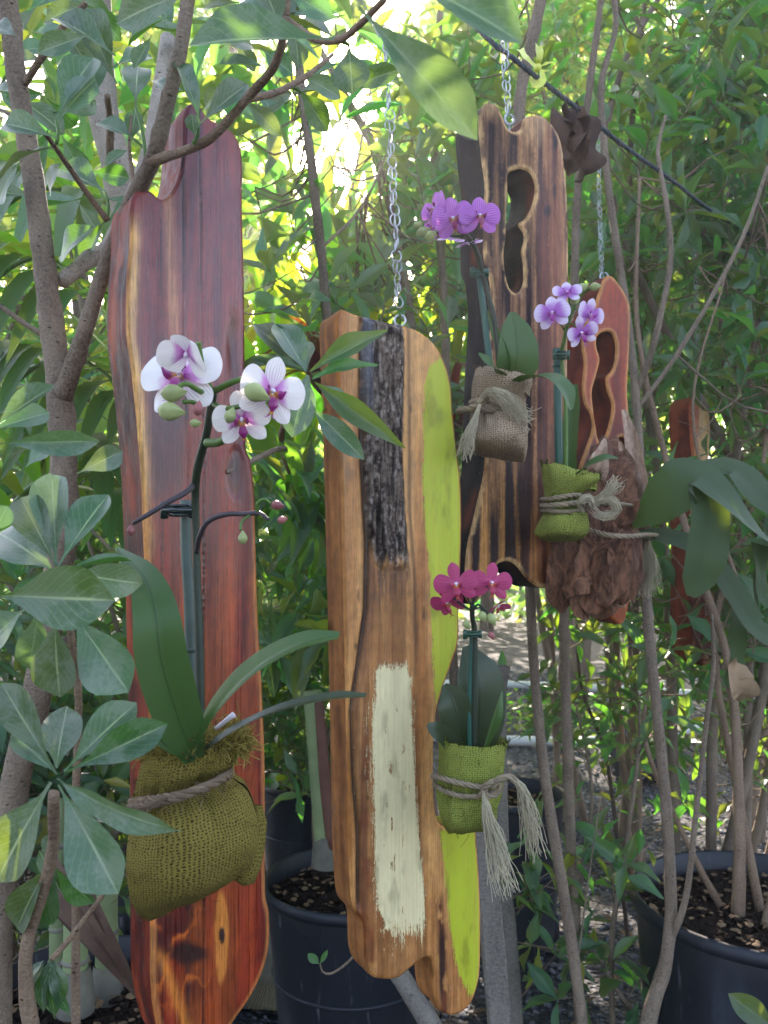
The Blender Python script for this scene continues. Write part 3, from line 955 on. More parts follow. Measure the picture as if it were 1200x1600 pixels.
nar_out = [(1078, 636), (1084, 622), (1092, 620), (1098, 640), (1106, 642), (1110, 660), (1108, 720), (1105, 800), (1108, 880), (1116, 930), (1118, 990), (1112, 1030), (1098, 1040), (1084, 1022), (1080, 960), (1082, 880), (1080, 800), (1084, 740), (1080, 690)]
b_nar, f_nar = board('narrow_board', 'narrow red and pale board among the leaves behind the long fern fronds',
                     nar_out, [], (1095, 820, 1.72), 26, .06, nar_col, nar_side, nar_rel, M['wood_scroll'], step=.004)
# ------------------------------------------------------------------ leaf templates
def leaf_tpl(name, prof, droop=.15, fold=.18, ns=9, ac=4, wave=0.0, tipcurl=0.0, side=0.0):
    """unit leaf along +X, unit width along Y, facing +Z"""
    u = np.linspace(0, 1, ns + 1)
    px_ = np.linspace(0, 1, len(prof))
    if name in ('petal', 'sepal'): u = np.sin(np.linspace(0, 1, ns + 1) * math.pi / 2)
    dn = spline(np.column_stack([px_, prof]), 200)
    w = np.clip(np.interp(u, dn[:, 0], dn[:, 1]), 0.004, 1)
    if name in ('petal', 'sepal'):
        e = np.clip((1 - u) / .3, 0, 1); w = np.clip(w * np.sqrt(1 - (1 - e) ** 2), .01, 1)
    v = np.linspace(-.5, .5, ac + 1)
    X = np.broadcast_to(u[:, None], (ns + 1, ac + 1)) + 0
    Y = w[:, None] * v[None, :] * 1.0
    Z = -droop * X ** 2 + fold * np.abs(Y) - tipcurl * np.clip(X - .7, 0, 1) ** 2 * 4
    if wave: Z = Z + wave * np.sin(X * 13 + np.sign(Y) * 1.1) * np.abs(v)[None, :] * 2
    Y = Y + side * X ** 2
    X = X - droop * droop * X ** 3 * .5
    V = np.stack([X, Y, Z], -1).reshape(-1, 3)
    i = np.arange(ns)[:, None] * (ac + 1); j = np.arange(ac)[None, :]
    F = np.stack([i + j, i + ac + 1 + j, i + ac + 2 + j, i + j + 1], -1).reshape(-1, 4)
    U = np.stack([np.broadcast_to(u[:, None], X.shape), np.broadcast_to((v + .5)[None, :], X.shape)], -1).reshape(-1, 2)
    return {'name': name, 'V': V, 'F': F, 'U': U, 'me': {}}


P_OBOV = [.07, .09, .38, .72, .95, 1.0, .80, .02]
P_ELL = [.05, .30, .72, .95, 1.0, .90, .60, .02]
P_LANCE = [.05, .30, .75, 1.0, .92, .68, .36, .02]
P_SPOON = [.10, .10, .22, .5, .85, 1.0, .82, .03]
T_OBOV = [leaf_tpl('obov', P_OBOV, .10, .22, 12, 6), leaf_tpl('obov', P_OBOV, .22, .12, 12, 6, .02), leaf_tpl('obov', P_OBOV, -.06, .25, 12, 6, .015)]
T_ELL = [leaf_tpl('ell', P_ELL, .12, .2, 12, 6, .012), leaf_tpl('ell', P_ELL, .28, .12, 12, 6, .02), leaf_tpl('ell', P_ELL, .02, .15, 12, 6)]
T_LAN = [leaf_tpl('lance', P_LANCE, .15, .25, 10, 4, .02), leaf_tpl('lance', P_LANCE, .32, .2, 10, 4, .03, 0, .06), leaf_tpl('lance', P_LANCE, .0, .3, 10, 4, .02, .15, -.05)]
T_CHEAP = [leaf_tpl('small', P_ELL, .15, .2, 5, 2), leaf_tpl('small', P_LANCE, .3, .25, 5, 2), leaf_tpl('small', P_ELL, .02, .2, 5, 2)]
T_CHEAPL = [leaf_tpl('small', P_LANCE, .15, .25, 5, 2), leaf_tpl('small', P_LANCE, .35, .2, 5, 2), leaf_tpl('small', P_LANCE, -.05, .3, 5, 2)]


def tpl_mesh(tp, mat, name='leaf'):
    k = mat.name
    if k not in tp['me']:
        me = np_mesh(name, tp['V'], tp['F'], tp['U'])
        me.materials.append(mat)
        tp['me'][k] = me
    return tp['me'][k]


def leaf_matrix(base, d, nrm, L, W):
    X = Vector(d).normalized(); Z = Vector(nrm); Z = Z - X * Z.dot(X)
    if Z.length < 1e-5: Z = X.orthogonal()
    Z.normalize(); Y = Z.cross(X)
    m = Matrix(((X.x * L, Y.x * W, Z.x * L, base[0]), (X.y * L, Y.y * W, Z.y * L, base[1]), (X.z * L, Y.z * W, Z.z * L, base[2]), (0, 0, 0, 1)))
    return m


def put_leaf(parent, tp, mat, base, tip, W, nrm=(0, -1, .2), name='leaf', label=None):
    base, tip = Vector(base), Vector(tip)
    d = tip - base
    return link(name, tpl_mesh(tp, mat), mat, parent, leaf_matrix(base, d, nrm, d.length, W), None, label)


def leaf_px(parent, tp, mat, b, t, wpx, Y, dy=0.0, nrm=(0, -1, .25), roll=0.0, stalk=None, name='leaf'):
    """a leaf given by base and tip as seen in the photo, at depth Y (tip at Y+dy)"""
    B, T = at(b[0], b[1], Y), at(t[0], t[1], Y + dy)
    n = Vector(nrm)
    if roll: n = Quaternion((T - B).normalized(), roll) @ n
    o = put_leaf(parent, tp, mat, B, T, wpx / FPX * Y, n, name)
    return o


def in_frame(p, m=30):
    if p[1] < .2: return False
    x, y = to_px(p)
    return -m < x < 1200 + m and -m < y < 1600 + m


def emit(parent, items, tpls, mat, cheap=None, maxp=300, minpx=9, name='leaf', stuff='leaves'):
    """items: (base, dir, normal, L, W). The largest in the photo become parts, the rest one stuff part."""
    sc = []
    for k, (b, d, n, L, W) in enumerate(items):
        mid = (b[0] + d[0] * L * .5, b[1] + d[1] * L * .5, b[2] + d[2] * L * .5)
        sc.append((L * FPX / max(mid[1], .2) if in_frame(mid) else 0, k))
    sc.sort(reverse=True)
    chosen = set(k for s_, k in sc[:maxp] if s_ > minpx)
    rest = []
    for k, it in enumerate(items):
        b, d, n, L, W = it
        if k in chosen:
            tp = tpls[k % len(tpls)]
            link(name, tpl_mesh(tp, mat), mat, parent, leaf_matrix(b, d, n, L, W))
        else: rest.append(leaf_matrix(b, d, n, L, W))
    if rest:
        cheap = cheap or tpls
        P = np.array(WM[parent.name].translation) * 0
        mb = MB()
        for q, tp in enumerate(cheap):
            sel = rest[q::len(cheap)]
            if not sel: continue
            A = np.array([[list(r) for r in m] for m in sel])
            V = np.einsum('nij,vj->nvi', A[:, :3, :3], tp['V']) + A[:, None, :3, 3]
            n, v = V.shape[:2]
            F = (tp['F'][None] + (np.arange(n) * v)[:, None, None]).reshape(-1, 4)
            mb.add(V.reshape(-1, 3), F, np.tile(tp['U'], (n, 1)))
        mb.build(stuff, mat, parent, kind='stuff')


def rvec(s=1.0):
    return Vector((rng.gauss(0, s), rng.gauss(0, s), rng.gauss(0, s)))


def twig_leaves(P, L, W, nl, items, out=.75, up=.25, start=.25, spread=1.0, whorl=0):
    """leaves along twig polyline P (numpy), appended to items"""
    n = len(P)
    ph = rng.random() * 6.28
    for k in range(nl):
        if whorl and k >= nl - whorl:
            f = .97; aa = ph + 6.28 * k / whorl
        else:
            f = start + (1 - start) * (k + .5) / nl; aa = ph + 2.4 * k
        i = min(n - 2, int(f * (n - 1)))
        p = Vector(P[i] + (P[i + 1] - P[i]) * (f * (n - 1) - i))
        t = Vector(P[i + 1] - P[i]).normalized()
        a = t.orthogonal().normalized(); b = t.cross(a)
        rad = a * math.cos(aa) + b * math.sin(aa)
        d = (t * (1 - out) + rad * out * spread + Vector((0, 0, up)) + rvec(.13)).normalized()
        nm = (t * .6 + Vector((0, 0, .8)) + rvec(.35))
        l = L * rng.uniform(.65, 1.2)
        items.append((p, d, nm, l, l * W * rng.uniform(.85, 1.15)))


def shrub(name, label, cat, stems, centre, rad, ntw, nl, L, W, mat, bark, tpls, cheap, tw=(.10, .28), group=None, maxp=300, minpx=12, out=.7, up=.2, whorl=0,
          avoid=None, twr=.0016, low=None, rise=.5, base=None, stemlab=None, flat=1.0, extra=None, rs=.72):
    """stems: list of (points, radii). Twigs fill the ellipsoid (centre, rad)."""
    b0 = base or stems[0][0][0]
    th = thing(name, label, cat, b0, group)
    for k, (pts, rr) in enumerate(stems):
        rr = [r_ * rs for r_ in rr]; mb = MB(); tube(mb, pts, rr, seg=14 if max(rr) > .006 else 8, bump=.10, n=10 * (len(pts) - 1) + 1)
        mb.build('trunk' if k == 0 else 'branch', bark, th)
    SP = np.vstack([spline(p, 30)[8:] for p, r in stems])
    tm = MB(); items = []
    cs = centre if isinstance(centre, list) else [(centre, rad)]
    cnt = 0; tries = 0
    while cnt < ntw and tries < ntw * 6:
        tries += 1
        c, rd = cs[tries % len(cs)]
        v = rvec(1).normalized() * (rng.random() ** .4)
        q = Vector((c[0] + v.x * rd[0], c[1] + v.y * rd[1], c[2] + v.z * rd[2]))
        if avoid and avoid(q): continue
        l = rng.uniform(*tw)
        dd = (Vector((v.x, v.y * flat, v.z * .4 + rise)) + rvec(.4)).normalized()
        s = q - dd * l
        k = int(np.argmin(((SP - np.array(s)) ** 2).sum(1) + .3 * (SP[:, 2] - s.z) ** 2 * (SP[:, 2] > s.z)))
        j = Vector(SP[k])
        pts = [s, s + dd * l * .5 + Vector((0, 0, -.06 * l)), q]
        if (j - s).length < .34: 
            m_ = j.lerp(s, .5) + Vector((0, 0, -.03)) + rvec(.012)
            tube(tm, [j, m_, s], [twr * 1.4, twr * 1.2, twr], n=6, seg=4, cap=False)
        tube(tm, pts, [twr, twr * .8, twr * .4], n=6, seg=4, cap=False)
        twig_leaves(spline(pts, 8), L, W, nl, items, out, up, whorl=whorl)
        cnt += 1
    if avoid: items = [it for it in items if not avoid(it[0] + it[1] * it[3] * .6)]
    items = [it for it in items if not glare(it[0])]
    if extra: items += extra
    if tm.n: tm.build('twigs', bark, th, kind='stuff')
    emit(th, items, tpls, mat, cheap, maxp, minpx, stuff='small_leaves')
    return th
# ------------------------------------------------------------------ the ground
def gravel_mat():
    t = NTree('gravel_ground')
    p = t.n('NewGeometry').outputs['Position']
    v = t.n('TexVoronoi', {'Vector': p, 'Scale': 70.0})
    n1 = t.noise(p, 1.3, 4).outputs[0]
    n2 = t.noise(p, 14, 4).outputs[0]
    c = t.mix(t.mr(v.outputs['Color'], .2, .9), S('#33383f'), S('#767c86'))
    c = t.mix(t.mr(v.outputs['Distance'], .0, .5, .0, .8), c, S('#1d1c1b'))
    c = t.mix(t.mr(n1, .55, .7, 0, .6), c, S('#2c2722'))
    c = t.mix(t.mr(n2, .6, .72, 0, .4), c, S('#4a4238'))
    return t.out(t.pbr(c, .85, .25, t.bump(v.outputs['Distance'], .8, .012)))


xs = np.concatenate([-np.geomspace(120, 3.2, 26), np.linspace(-3, 4, 110), np.geomspace(4.2, 120, 26)])
ys = np.concatenate([-np.geomspace(80, 1.2, 18), np.linspace(-1, 8, 130), np.geomspace(8.2, 200, 26)])
gx, gy = np.meshgrid(xs, ys)
gz = (fbm(gx * 1.2, gy * 1.2, 4, 4) - .5) * .05 * (np.abs(gx) < 9)
i = np.arange(len(ys) - 1)[:, None] * len(xs); j = np.arange(len(xs) - 1)[None, :]
GF = np.stack([i + j, i + j + 1, i + len(xs) + j + 1, i + len(xs) + j], -1).reshape(-1, 4)
me = np_mesh('gravel_ground', np.stack([gx, gy, gz], -1).reshape(-1, 3), GF)
tag(link('ground', me, gravel_mat()), kind='structure')


def gz_at(x, y):
    return float((fbm(x * 1.2, y * 1.2, 4, 4) - .5) * .05)


# pebbles and chips
ico = np.array([(0, 0, -1), (.72, -.53, -.45), (-.28, -.85, -.45), (-.89, 0, -.45), (-.28, .85, -.45), (.72, .53, -.45), (.28, -.85, .45), (-.72, -.53, .45), (-.72, .53, .45), (.28, .85, .45), (.89, 0, .45), (0, 0, 1)])
icf = np.array([(0, 1, 2), (1, 0, 5), (0, 2, 3), (0, 3, 4), (0, 4, 5), (1, 5, 10), (2, 1, 6), (3, 2, 7), (4, 3, 8), (5, 4, 9), (1, 10, 6), (2, 6, 7), (3, 7, 8), (4, 8, 9), (5, 9, 10), (6, 10, 11), (7, 6, 11), (8, 7, 11), (9, 8, 11), (10, 9, 11)])[:, [0, 2, 1]]


def scatter(name, n, xr, yr, size, mat, flat=.6, z0=0.0, parent=None, fn=None, lift=.4):
    x = nr.uniform(*xr, n); y = nr.uniform(*yr, n)
    z = (fbm(x * 1.2, y * 1.2, 4, 4) - .5) * .05 if z0 == 0 else np.full(n, z0)
    if fn is not None:
        k = fn(x, y); x, y, z = x[k], y[k], z[k]; n = len(x)
    s = nr.uniform(size[0], size[1], n) * nr.uniform(.6, 1, n)
    A = nr.normal(0, 1, (n, 3, 3)); A, _ = np.linalg.qr(A)
    sc = np.stack([s, s * nr.uniform(.6, 1, n), s * flat * nr.uniform(.6, 1, n)], -1)
    V = (ico[None] * (1 + nr.uniform(-.25, .25, (n, 12, 1)))) * sc[:, None, :]
    th = nr.uniform(0, 6.28, n); tl = nr.normal(0, .35, n)
    cx, sx_ = np.cos(tl)[:, None], np.sin(tl)[:, None]
    V = np.stack([V[..., 0], V[..., 1] * cx - V[..., 2] * sx_, V[..., 1] * sx_ + V[..., 2] * cx], -1)
    c, s_ = np.cos(th)[:, None], np.sin(th)[:, None]
    V = np.stack([V[..., 0] * c - V[..., 1] * s_, V[..., 0] * s_ + V[..., 1] * c, V[..., 2]], -1)
    V += np.stack([x, y, z + s * flat * lift], -1)[:, None, :]
    F = (icf[None] + (np.arange(n) * 12)[:, None, None]).reshape(-1, 3)
    return link(name, np_mesh(name, V.reshape(-1, 3), F, None, False), mat, parent, None, 'stuff')


M['pebble'] = plain('grey_gravel', S('#6a6d73'), .8, .3, .9, 60)
tag(scatter('gravel', 30000, (-1.6, 3.4), (1.1, 7.0), (.005, .015), M['pebble'], .7), kind='stuff')


def litter(name, n, xr, yr, L, mat, z0=0.0, parent=None, fn=None):
    it = []
    for k in range(n):
        x, y = rng.uniform(*xr), rng.uniform(*yr)
        if fn and not fn(x, y): continue
        z = (gz_at(x, y) if z0 == 0 else z0) + rng.uniform(.006, .018)
        a = rng.uniform(0, 6.28)
        l = rng.uniform(*L)
        it.append(leaf_matrix((x, y, z), (math.cos(a), math.sin(a), rng.uniform(-.2, .3)), (rng.gauss(0, .4), rng.gauss(0, .4), 1), l, l * rng.uniform(.3, .5)))
    mb = MB()
    for q, tp in enumerate(T_CHEAP):
        A = np.array([[list(r) for r in m] for m in it[q::3]])
        V = np.einsum('nij,vj->nvi', A[:, :3, :3], tp['V']) + A[:, None, :3, 3]
        nn, v = V.shape[:2]
        mb.add(V.reshape(-1, 3), (tp['F'][None] + (np.arange(nn) * v)[:, None, None]).reshape(-1, 4), np.tile(tp['U'], (nn, 1)))
    return mb.build(name, mat, parent, kind='stuff')


litter('fallen_leaves', 900, (-1.2, 2.6), (1.2, 4.6), (.02, .06), M['litter'])


# ------------------------------------------------------------------ white pipes lying on the gravel
def pipe(label, pts, r):
    mb = MB(); P = [Vector((p[0], p[1], gz_at(p[0], p[1]) + p[2])) for p in pts]
    tube(mb, P, r, seg=16, n=24)
    th = thing('water_pipe', label, 'pipe', P[0], 'white pipes across the gravel')
    mb.build('pipe', M['pipe'], th)
    for f in (.42,):
        c = P[0].lerp(P[1], .3)
        m2 = MB(); d = (P[1] - P[0]).normalized()
        tube(m2, [c, c + d * .09], r * 1.25, seg=16)
        m2.build('coupling', M['pipe'], th)


pipe('upper straight white pipe lying across the gravel behind the thin trunks', [(-.6, 6.1, .03), (1.2, 5.9, .03), (3.6, 5.0, .03)], .028)
pipe('lower white pipe curving over the gravel between the thin trunks and shrubs', [(.1, 4.35, .03), (.75, 4.2, .03), (1.3, 4.15, .05), (2.2, 4.9, .03)], .026)
# small clod of weeds by the pipes
it = []
for k in range(420):
    x, y = rng.gauss(1.05, .3), rng.gauss(4.7, .28)
    a = rng.uniform(0, 6.28); l = rng.uniform(.03, .08)
    it.append(((x, y, gz_at(x, y) + rng.uniform(0, .1)), (math.cos(a), math.sin(a), rng.uniform(.1, .9)), (rng.gauss(0, .4), rng.gauss(0, .4), 1), l, l * .5))
w = thing('weed_patch', 'low bright green weeds growing between the two white pipes', 'weeds', (1.05, 4.7, 0))
emit(w, it, T_CHEAP, M['leaf_ground'], None, 0, 99, stuff='weed_leaves')
w.children[0]['kind'] = 'stuff'

# dark weed mat under the pots on the left
def fabric_mat():
    t = NTree('weed_fabric')
    p = t.n('NewGeometry').outputs['Position']
    n1 = t.noise(p, 5, 5).outputs[0]
    w = t.n('TexWave', {'Vector': p, 'Scale': 60.0, 'Distortion': .5}).outputs['Fac']
    c = t.mix(t.mr(n1, .45, .7), S('#1c232b'), S('#56606a'))
    return t.out(t.pbr(c, .6, .4, t.bump(t.math('ADD', w, t.math('MULTIPLY', n1, 6.0)), .4, .006)))


xs_, ys_ = np.linspace(-3.0, .12, 60), np.linspace(1.75, 5.2, 60)
gx, gy = np.meshgrid(xs_, ys_)
gz2 = (fbm(gx * 1.2, gy * 1.2, 4, 4) - .5) * .05 + .017 + .012 * fbm(gx * 4, gy * 4, 8, 3)
gx = gx + .06 * (fbm(gx * 3, gy * 3, 2, 3) - .5)
i = np.arange(59)[:, None] * 60; j = np.arange(59)[None, :]
me = np_mesh('weed_fabric', np.stack([gx, gy, gz2], -1).reshape(-1, 3), np.stack([i + j, i + j + 1, i + 60 + j + 1, i + 60 + j], -1).reshape(-1, 4))
tag(link('ground_cloth', me, fabric_mat()), kind='structure')


# ------------------------------------------------------------------ pots
def pot_mat():
    t = NTree('nursery_pot_plastic')
    p = t.n('TexCoord').outputs['Object']
    n1 = t.noise(t.scaled(p, (6, 6, 2)), 1, 5, .65).outputs[0]
    n2 = t.noise(t.scaled(p, (60, 60, 9)), 1, 4, .6).outputs[0]
    c = t.mix(t.mr(n1, .5, .75, 0, .45), S('#141a22'), S('#4a525c'))
    c = t.mix(t.mr(n2, .62, .75, 0, .5), c, S('#6a6d6e'))
    return t.out(t.pbr(c, t.math('ADD', .38, t.math('MULTIPLY', n1, .3)), .5, t.bump(n2, .25, .001)))


M['pot'] = pot_mat()


def pot(label, x, y, top, rt, rb, h, group=None, seed=1, chips=900):
    z0 = top - h
    th = thing('plant_pot', label, 'plant pot', (x, y, z0), group)
    body = MB()
    prof = [(rb * .9, z0 + .004), (rb, z0 + .006)] + [(rb + (rt - rb) * f, z0 + h * f) for f in np.linspace(.03, .93, 14)] + [(rt * .985, top - h * .06)]
    lathe(body, prof, (x, y, 0), 56)
    body.build('pot_wall', M['pot'], th)
    rim = MB()
    lathe(rim, [(rt * .985, top - h * .062), (rt * 1.03, top - h * .060), (rt * 1.045, top - h * .035), (rt * 1.03, top - .004), (rt * 1.01, top), (rt * .985, top - .004), (rt * .97, top - .05)], (x, y, 0), 56)
    rim.build('rim', M['pot'], th)
    band = MB()
    lathe(band, [(rb + (rt - rb) * .52 + .0005, z0 + h * .5), (rb + (rt - rb) * .52 + .004, z0 + h * .505), (rb + (rt - rb) * .53 + .004, z0 + h * .515), (rb + (rt - rb) * .53 + .0005, z0 + h * .52)], (x, y, 0), 56)
    band.build('moulded_band', M['pot'], th)
    for k in range(6):
        a = R(60 * k + 15 * seed)
        s = MB()
        P0 = Vector((x + math.cos(a) * rb * 1.01, y + math.sin(a) * rb * 1.01, z0 + .01)); P1 = Vector((x + math.cos(a) * (rb + (rt - rb) * .2), y + math.sin(a) * (rb + (rt - rb) * .2), z0 + h * .2))
        tube(s, [P0, P1], [.014, .008], seg=8)
        s.build('foot_rib', M['pot'], th)
    n = 40
    rr, aa = np.meshgrid(np.linspace(0, 1, 16), np.linspace(0, 2 * math.pi, n, endpoint=False), indexing='ij')
    X = x + rr * rt * .975 * np.cos(aa); Y = y + rr * rt * .975 * np.sin(aa)
    Z = top - .045 + (fbm(X * 18, Y * 18, seed, 4) - .5) * .045
    i = np.arange(15)[:, None] * n; j = np.arange(n)[None, :]; j2 = (j + 1) % n
    F = np.stack([i + j, i + n + j, i + n + j2, i + j2], -1).reshape(-1, 4)
    link('soil', np_mesh('soil', np.stack([X, Y, Z], -1).reshape(-1, 3), F), M['soil'], th)
    inside = lambda a_, b_: (a_ - x) ** 2 + (b_ - y) ** 2 < (rt * .93) ** 2
    scatter('soil_crumbs', chips, (x - rt, x + rt), (y - rt, y + rt), (.003, .009), M['soil'], .8, top - .038, th, inside)
    scatter('bark_chips', chips // 5, (x - rt, x + rt), (y - rt, y + rt), (.004, .012), M['litter'], .3, top - .03, th, inside)
    return th


PL = at(552, 1368, 1.62); pot('round black pot with a striped cane in it, left of the centre board', PL.x, PL.y, PL.z, .172, .138, .36, 'black nursery pots', 1)
PR = at(1195, 1400, 1.46); pr = pot('large wide black nursery pot with brown multi-stemmed trunks at the lower right corner', PR.x, PR.y, PR.z, .222, .19, .40, 'black nursery pots', 2, 1400)
PB = at(800, 1235, 2.1); pot('dark nursery pot in shade behind the hanging twine tails of the crimson orchid', PB.x, PB.y, PB.z, .13, .105, PB.z - .01, 'black nursery pots', 3)
PC = at(478, 1215, 2.45); pot('small black pot far back between the boards with light green seedlings', PC.x, PC.y, PC.z, .14, .115, PC.z - .02, 'black nursery pots', 4)
PD = at(1000, 1150, 3.6); pot('bluish black pot standing on the gravel behind the forked pale trunk', PD.x, PD.y, PD.z, .15, .12, PD.z - .02, 'black nursery pots', 5)
PF = at(140, 1540, 1.15); pot('black pot holding pale ringed canes at the lower left', PF.x, PF.y, PF.z, .15, .12, .32, 'black nursery pots', 7)
PG = at(250, 1290, 2.2); pot('black pot hidden partly behind the red board beside pale canes', PG.x, PG.y, PG.z, .15, .12, PG.z - .02, 'black nursery pots', 8)
# ------------------------------------------------------------------ foreground tree on the left
def pts_px(L):
    return [at(*p) for p in L]


def branch(parent, P, rr, mat, name='branch', bump=.10, seg=12):
    mb = MB(); tube(mb, pts_px(P) if len(P[0]) == 3 and not isinstance(P[0], Vector) else P, rr, seg=seg, bump=bump, n=9 * (len(P) - 1) + 1)
    return mb.build(name, mat, parent)


ft = thing('young_tree', 'grey barked forked tree in the left foreground with thick leathery leaves across the top', 'tree', at(0, 1700, .84))
branch(ft, [(0, 1720, .84), (-4, 1450, .84), (18, 1250, .83), (58, 1080, .82), (90, 900, .82), (100, 760, .82), (94, 620, .82), (82, 520, .82), (68, 400, .82), (44, 230, .82), (22, 90, .81), (8, -60, .80)], [0.0152, 0.0144, 0.0141, 0.0137, 0.0137, 0.0133, 0.0125, 0.0118, 0.0108, 0.0100, 0.0097, 0.0087], M['bark'], 'trunk', seg=20)
branch(ft, [(98, 620, .815), (125, 540, .80), (160, 430, .78), (200, 330, .74), (240, 245, .69), (262, 160, .67), (285, 60, .66), (300, -50, .66)], [0.0095, 0.0082, 0.0074, 0.0076, 0.0070, 0.0062, 0.0057, 0.0053], M['bark'], seg=16)
branch(ft, [(95, 440, .83), (140, 405, .86), (180, 370, .9), (235, 230, .95), (262, 60, 1.0)], [0.0076, 0.0084, 0.0091, 0.0099, 0.0091], M['bark_pale'], seg=14)
branch(ft, [(236, 252, .69), (275, 240, .67), (330, 215, .65), (385, 155, .63), (430, 100, .6), (445, 30, .58), (450, -50, .57)], [0.0043, 0.0038, 0.0036, 0.0033, 0.0032, 0.0029, 0.0026], M['bark_brown'], seg=14)
branch(ft, [(385, 155, .63), (430, 145, .66), (480, 118, .7), (520, 85, .74)], [0.0030, 0.0027, 0.0023, 0.0015], M['bark_brown'], seg=8)
branch(ft, [(168, 345, .77), (135, 300, .75), (100, 250, .72), (75, 215, .68), (60, 200, .66)], [0.0030, 0.0027, 0.0024, 0.0020, 0.0015], M['bark_brown'], seg=8)
branch(ft, [(40, 130, .81), (65, 90, .79), (100, 40, .78), (135, 5, .77)], [0.0038, 0.0034, 0.0030, 0.0027], M['bark_brown'], seg=8)
branch(ft, [(-10, 470, .80), (30, 500, .81), (70, 525, .82)], [0.0023, 0.0027, 0.0030], M['bark'], seg=8)
branch(ft, [(445, 30, .58), (490, 60, .55), (530, 62, .52), (560, 40, .48), (600, 0, .44)], [0.0030, 0.0027, 0.0023, 0.0021, 0.0019], M['bark_brown'], seg=8)
branch(ft, [(200, 330, .74), (208, 290, .75), (202, 230, .76), (205, 180, .77)], [0.0023, 0.0020, 0.0015, 0.0011], M['bark_brown'], seg=8)
g, q = M['leaf_big'], M['leaf_grey']
FL = [  # base, tip, width px, depth, dy, roll, template, grey?
    ((522, 62), (286, 48), 98, .50, .02, .15, 0, 0), ((560, 12), (748, 208), 80, .42, .0, .25, 0, 1), ((612, 92), (768, 146), 62, .50, .04, -.5, 1, 0),
    ((620, -40), (822, 52), 82, .38, .0, .1, 0, 1), ((545, 70), (552, 150), 62, .56, .0, .2, 2, 0), ((528, 62), (455, 22), 46, .58, .02, .6, 0, 0),
    ((300, -12), (170, 22), 62, .52, .0, -.3, 1, 1), ((88, 186), (143, 76), 60, .62, .03, .1, 0, 0), ((90, 190), (146, 112), 46, .63, .0, .3, 1, 1),
    ((212, 166), (214, 80), 46, .70, .02, .2, 1, 0), ((180, 88), (84, 12), 52, .70, .03, .2, 0, 0), ((182, 132), (132, 24), 58, .72, .03, .1, 2, 0),
    ((90, 216), (-2, 184), 44, .60, .02, -.1, 0, 0), ((82, 232), (-14, 242), 24, .60, .02, .8, 1, 1), ((311, 192), (277, 42), 30, .62, .03, .4, 1, 0),
    ((312, 194), (388, 122), 42, .62, .02, .2, 0, 1), ((304, 212), (298, 170), 24, .64, .0, .1, 1, 0), ((165, 300), (86, 252), 58, .78, .03, .2, 0, 0),
    ((160, 350), (72, 388), 60, .80, .03, .1, 1, 0), ((205, 214), (148, 182), 34, .76, .02, .2, 0, 0), ((384, 158), (442, 212), 30, .66, .02, .3, 0, 1),
    ((402, 150), (470, 148), 20, .66, .02, .9, 1, 1), ((470, 145), (520, 205), 40, .75, .02, .2, 1, 0), ((475, 120), (536, 150), 34, .72, .02, .3, 0, 1),
    ((205, 220), (212, 160), 28, .77, 0, .3, 1, 0), ((262, 150), (236, 100), 26, .68, .02, .3, 1, 0), ((440, 50), (415, -20), 44, .56, .0, .2, 0, 0), ((440, 45), (350, -20), 50, .55, .02, .1, 1, 0),
    ((135, 8), (195, 60), 36, .77, .02, .2, 1, 0), ((130, 8), (60, 30), 34, .77, .02, -.2, 0, 0), ((200, 235), (160, 255), 24, .76, 0, .2, 0, 0), ((160, 310), (225, 322), 24, .78, 0, -.6, 0, 1),
    ((95, 255), (60, 300), 40, .72, .02, .1, 1, 0), ((30, 60), (-30, 20), 44, .7, .02, .2, 1, 0), ((40, 20), (110, -30), 44, .7, .02, .2, 0, 0), ((600, 0), (530, -50), 60, .44, .0, .2, 1, 1), ((455, -10), (520, 25), 40, .56, 0, .4, 0, 1),
    ((168, 340), (110, 420), 44, .84, .03, .1, 1, 0), ((170, 345), (238, 300), 34, .84, .03, .1, 0, 0), ((35, 250), (-20, 310), 50, .78, .02, .1, 1, 0)]
for (b, t_, w, Y, dy, roll, k, gr) in FL:
    leaf_px(ft, T_OBOV[k] if w > 40 else T_ELL[k], q if gr else g, b, t_, w, Y, dy, roll=roll)
    if not (b[0] > 500 and b[1] < 20):
        pass
for k in range(34):
    bx_, by_ = rng.uniform(20, 560), rng.uniform(-30, 170)
    if 205 < bx_ < 330 and by_ > 60: continue
    a_ = rng.uniform(0, 6.28); L_ = rng.uniform(60, 100); Y_ = rng.uniform(.62, .95)
    if k % 3 == 0: a_ = math.pi * rng.uniform(.8, 1.2)
    leaf_px(ft, T_OBOV[k % 3], q if k % 4 == 0 else g, (bx_, by_), (bx_ + L_ * math.cos(a_), by_ + L_ * math.sin(a_)), L_ * rng.uniform(.38, .5), Y_, rng.uniform(-.03, .05), roll=rng.uniform(-.5, .6))
for k in range(60):
    bx_, by_ = rng.uniform(-20, 600), rng.uniform(-40, 330)
    if 150 < bx_ < 400 and by_ > 95: continue
    if 190 < bx_ < 260 and by_ < 190: continue
    if bx_ > 400 and by_ > 140: continue
    a_ = rng.uniform(0, 6.28); Y_ = rng.uniform(.88, 1.2); L_ = rng.uniform(62, 95)
    leaf_px(ft, T_OBOV[k % 3], g, (bx_, by_), (bx_ + L_ * math.cos(a_), by_ + L_ * math.sin(a_)), L_ * rng.uniform(.4, .52), Y_, rng.uniform(-.03, .05), roll=rng.uniform(-.6, .7))
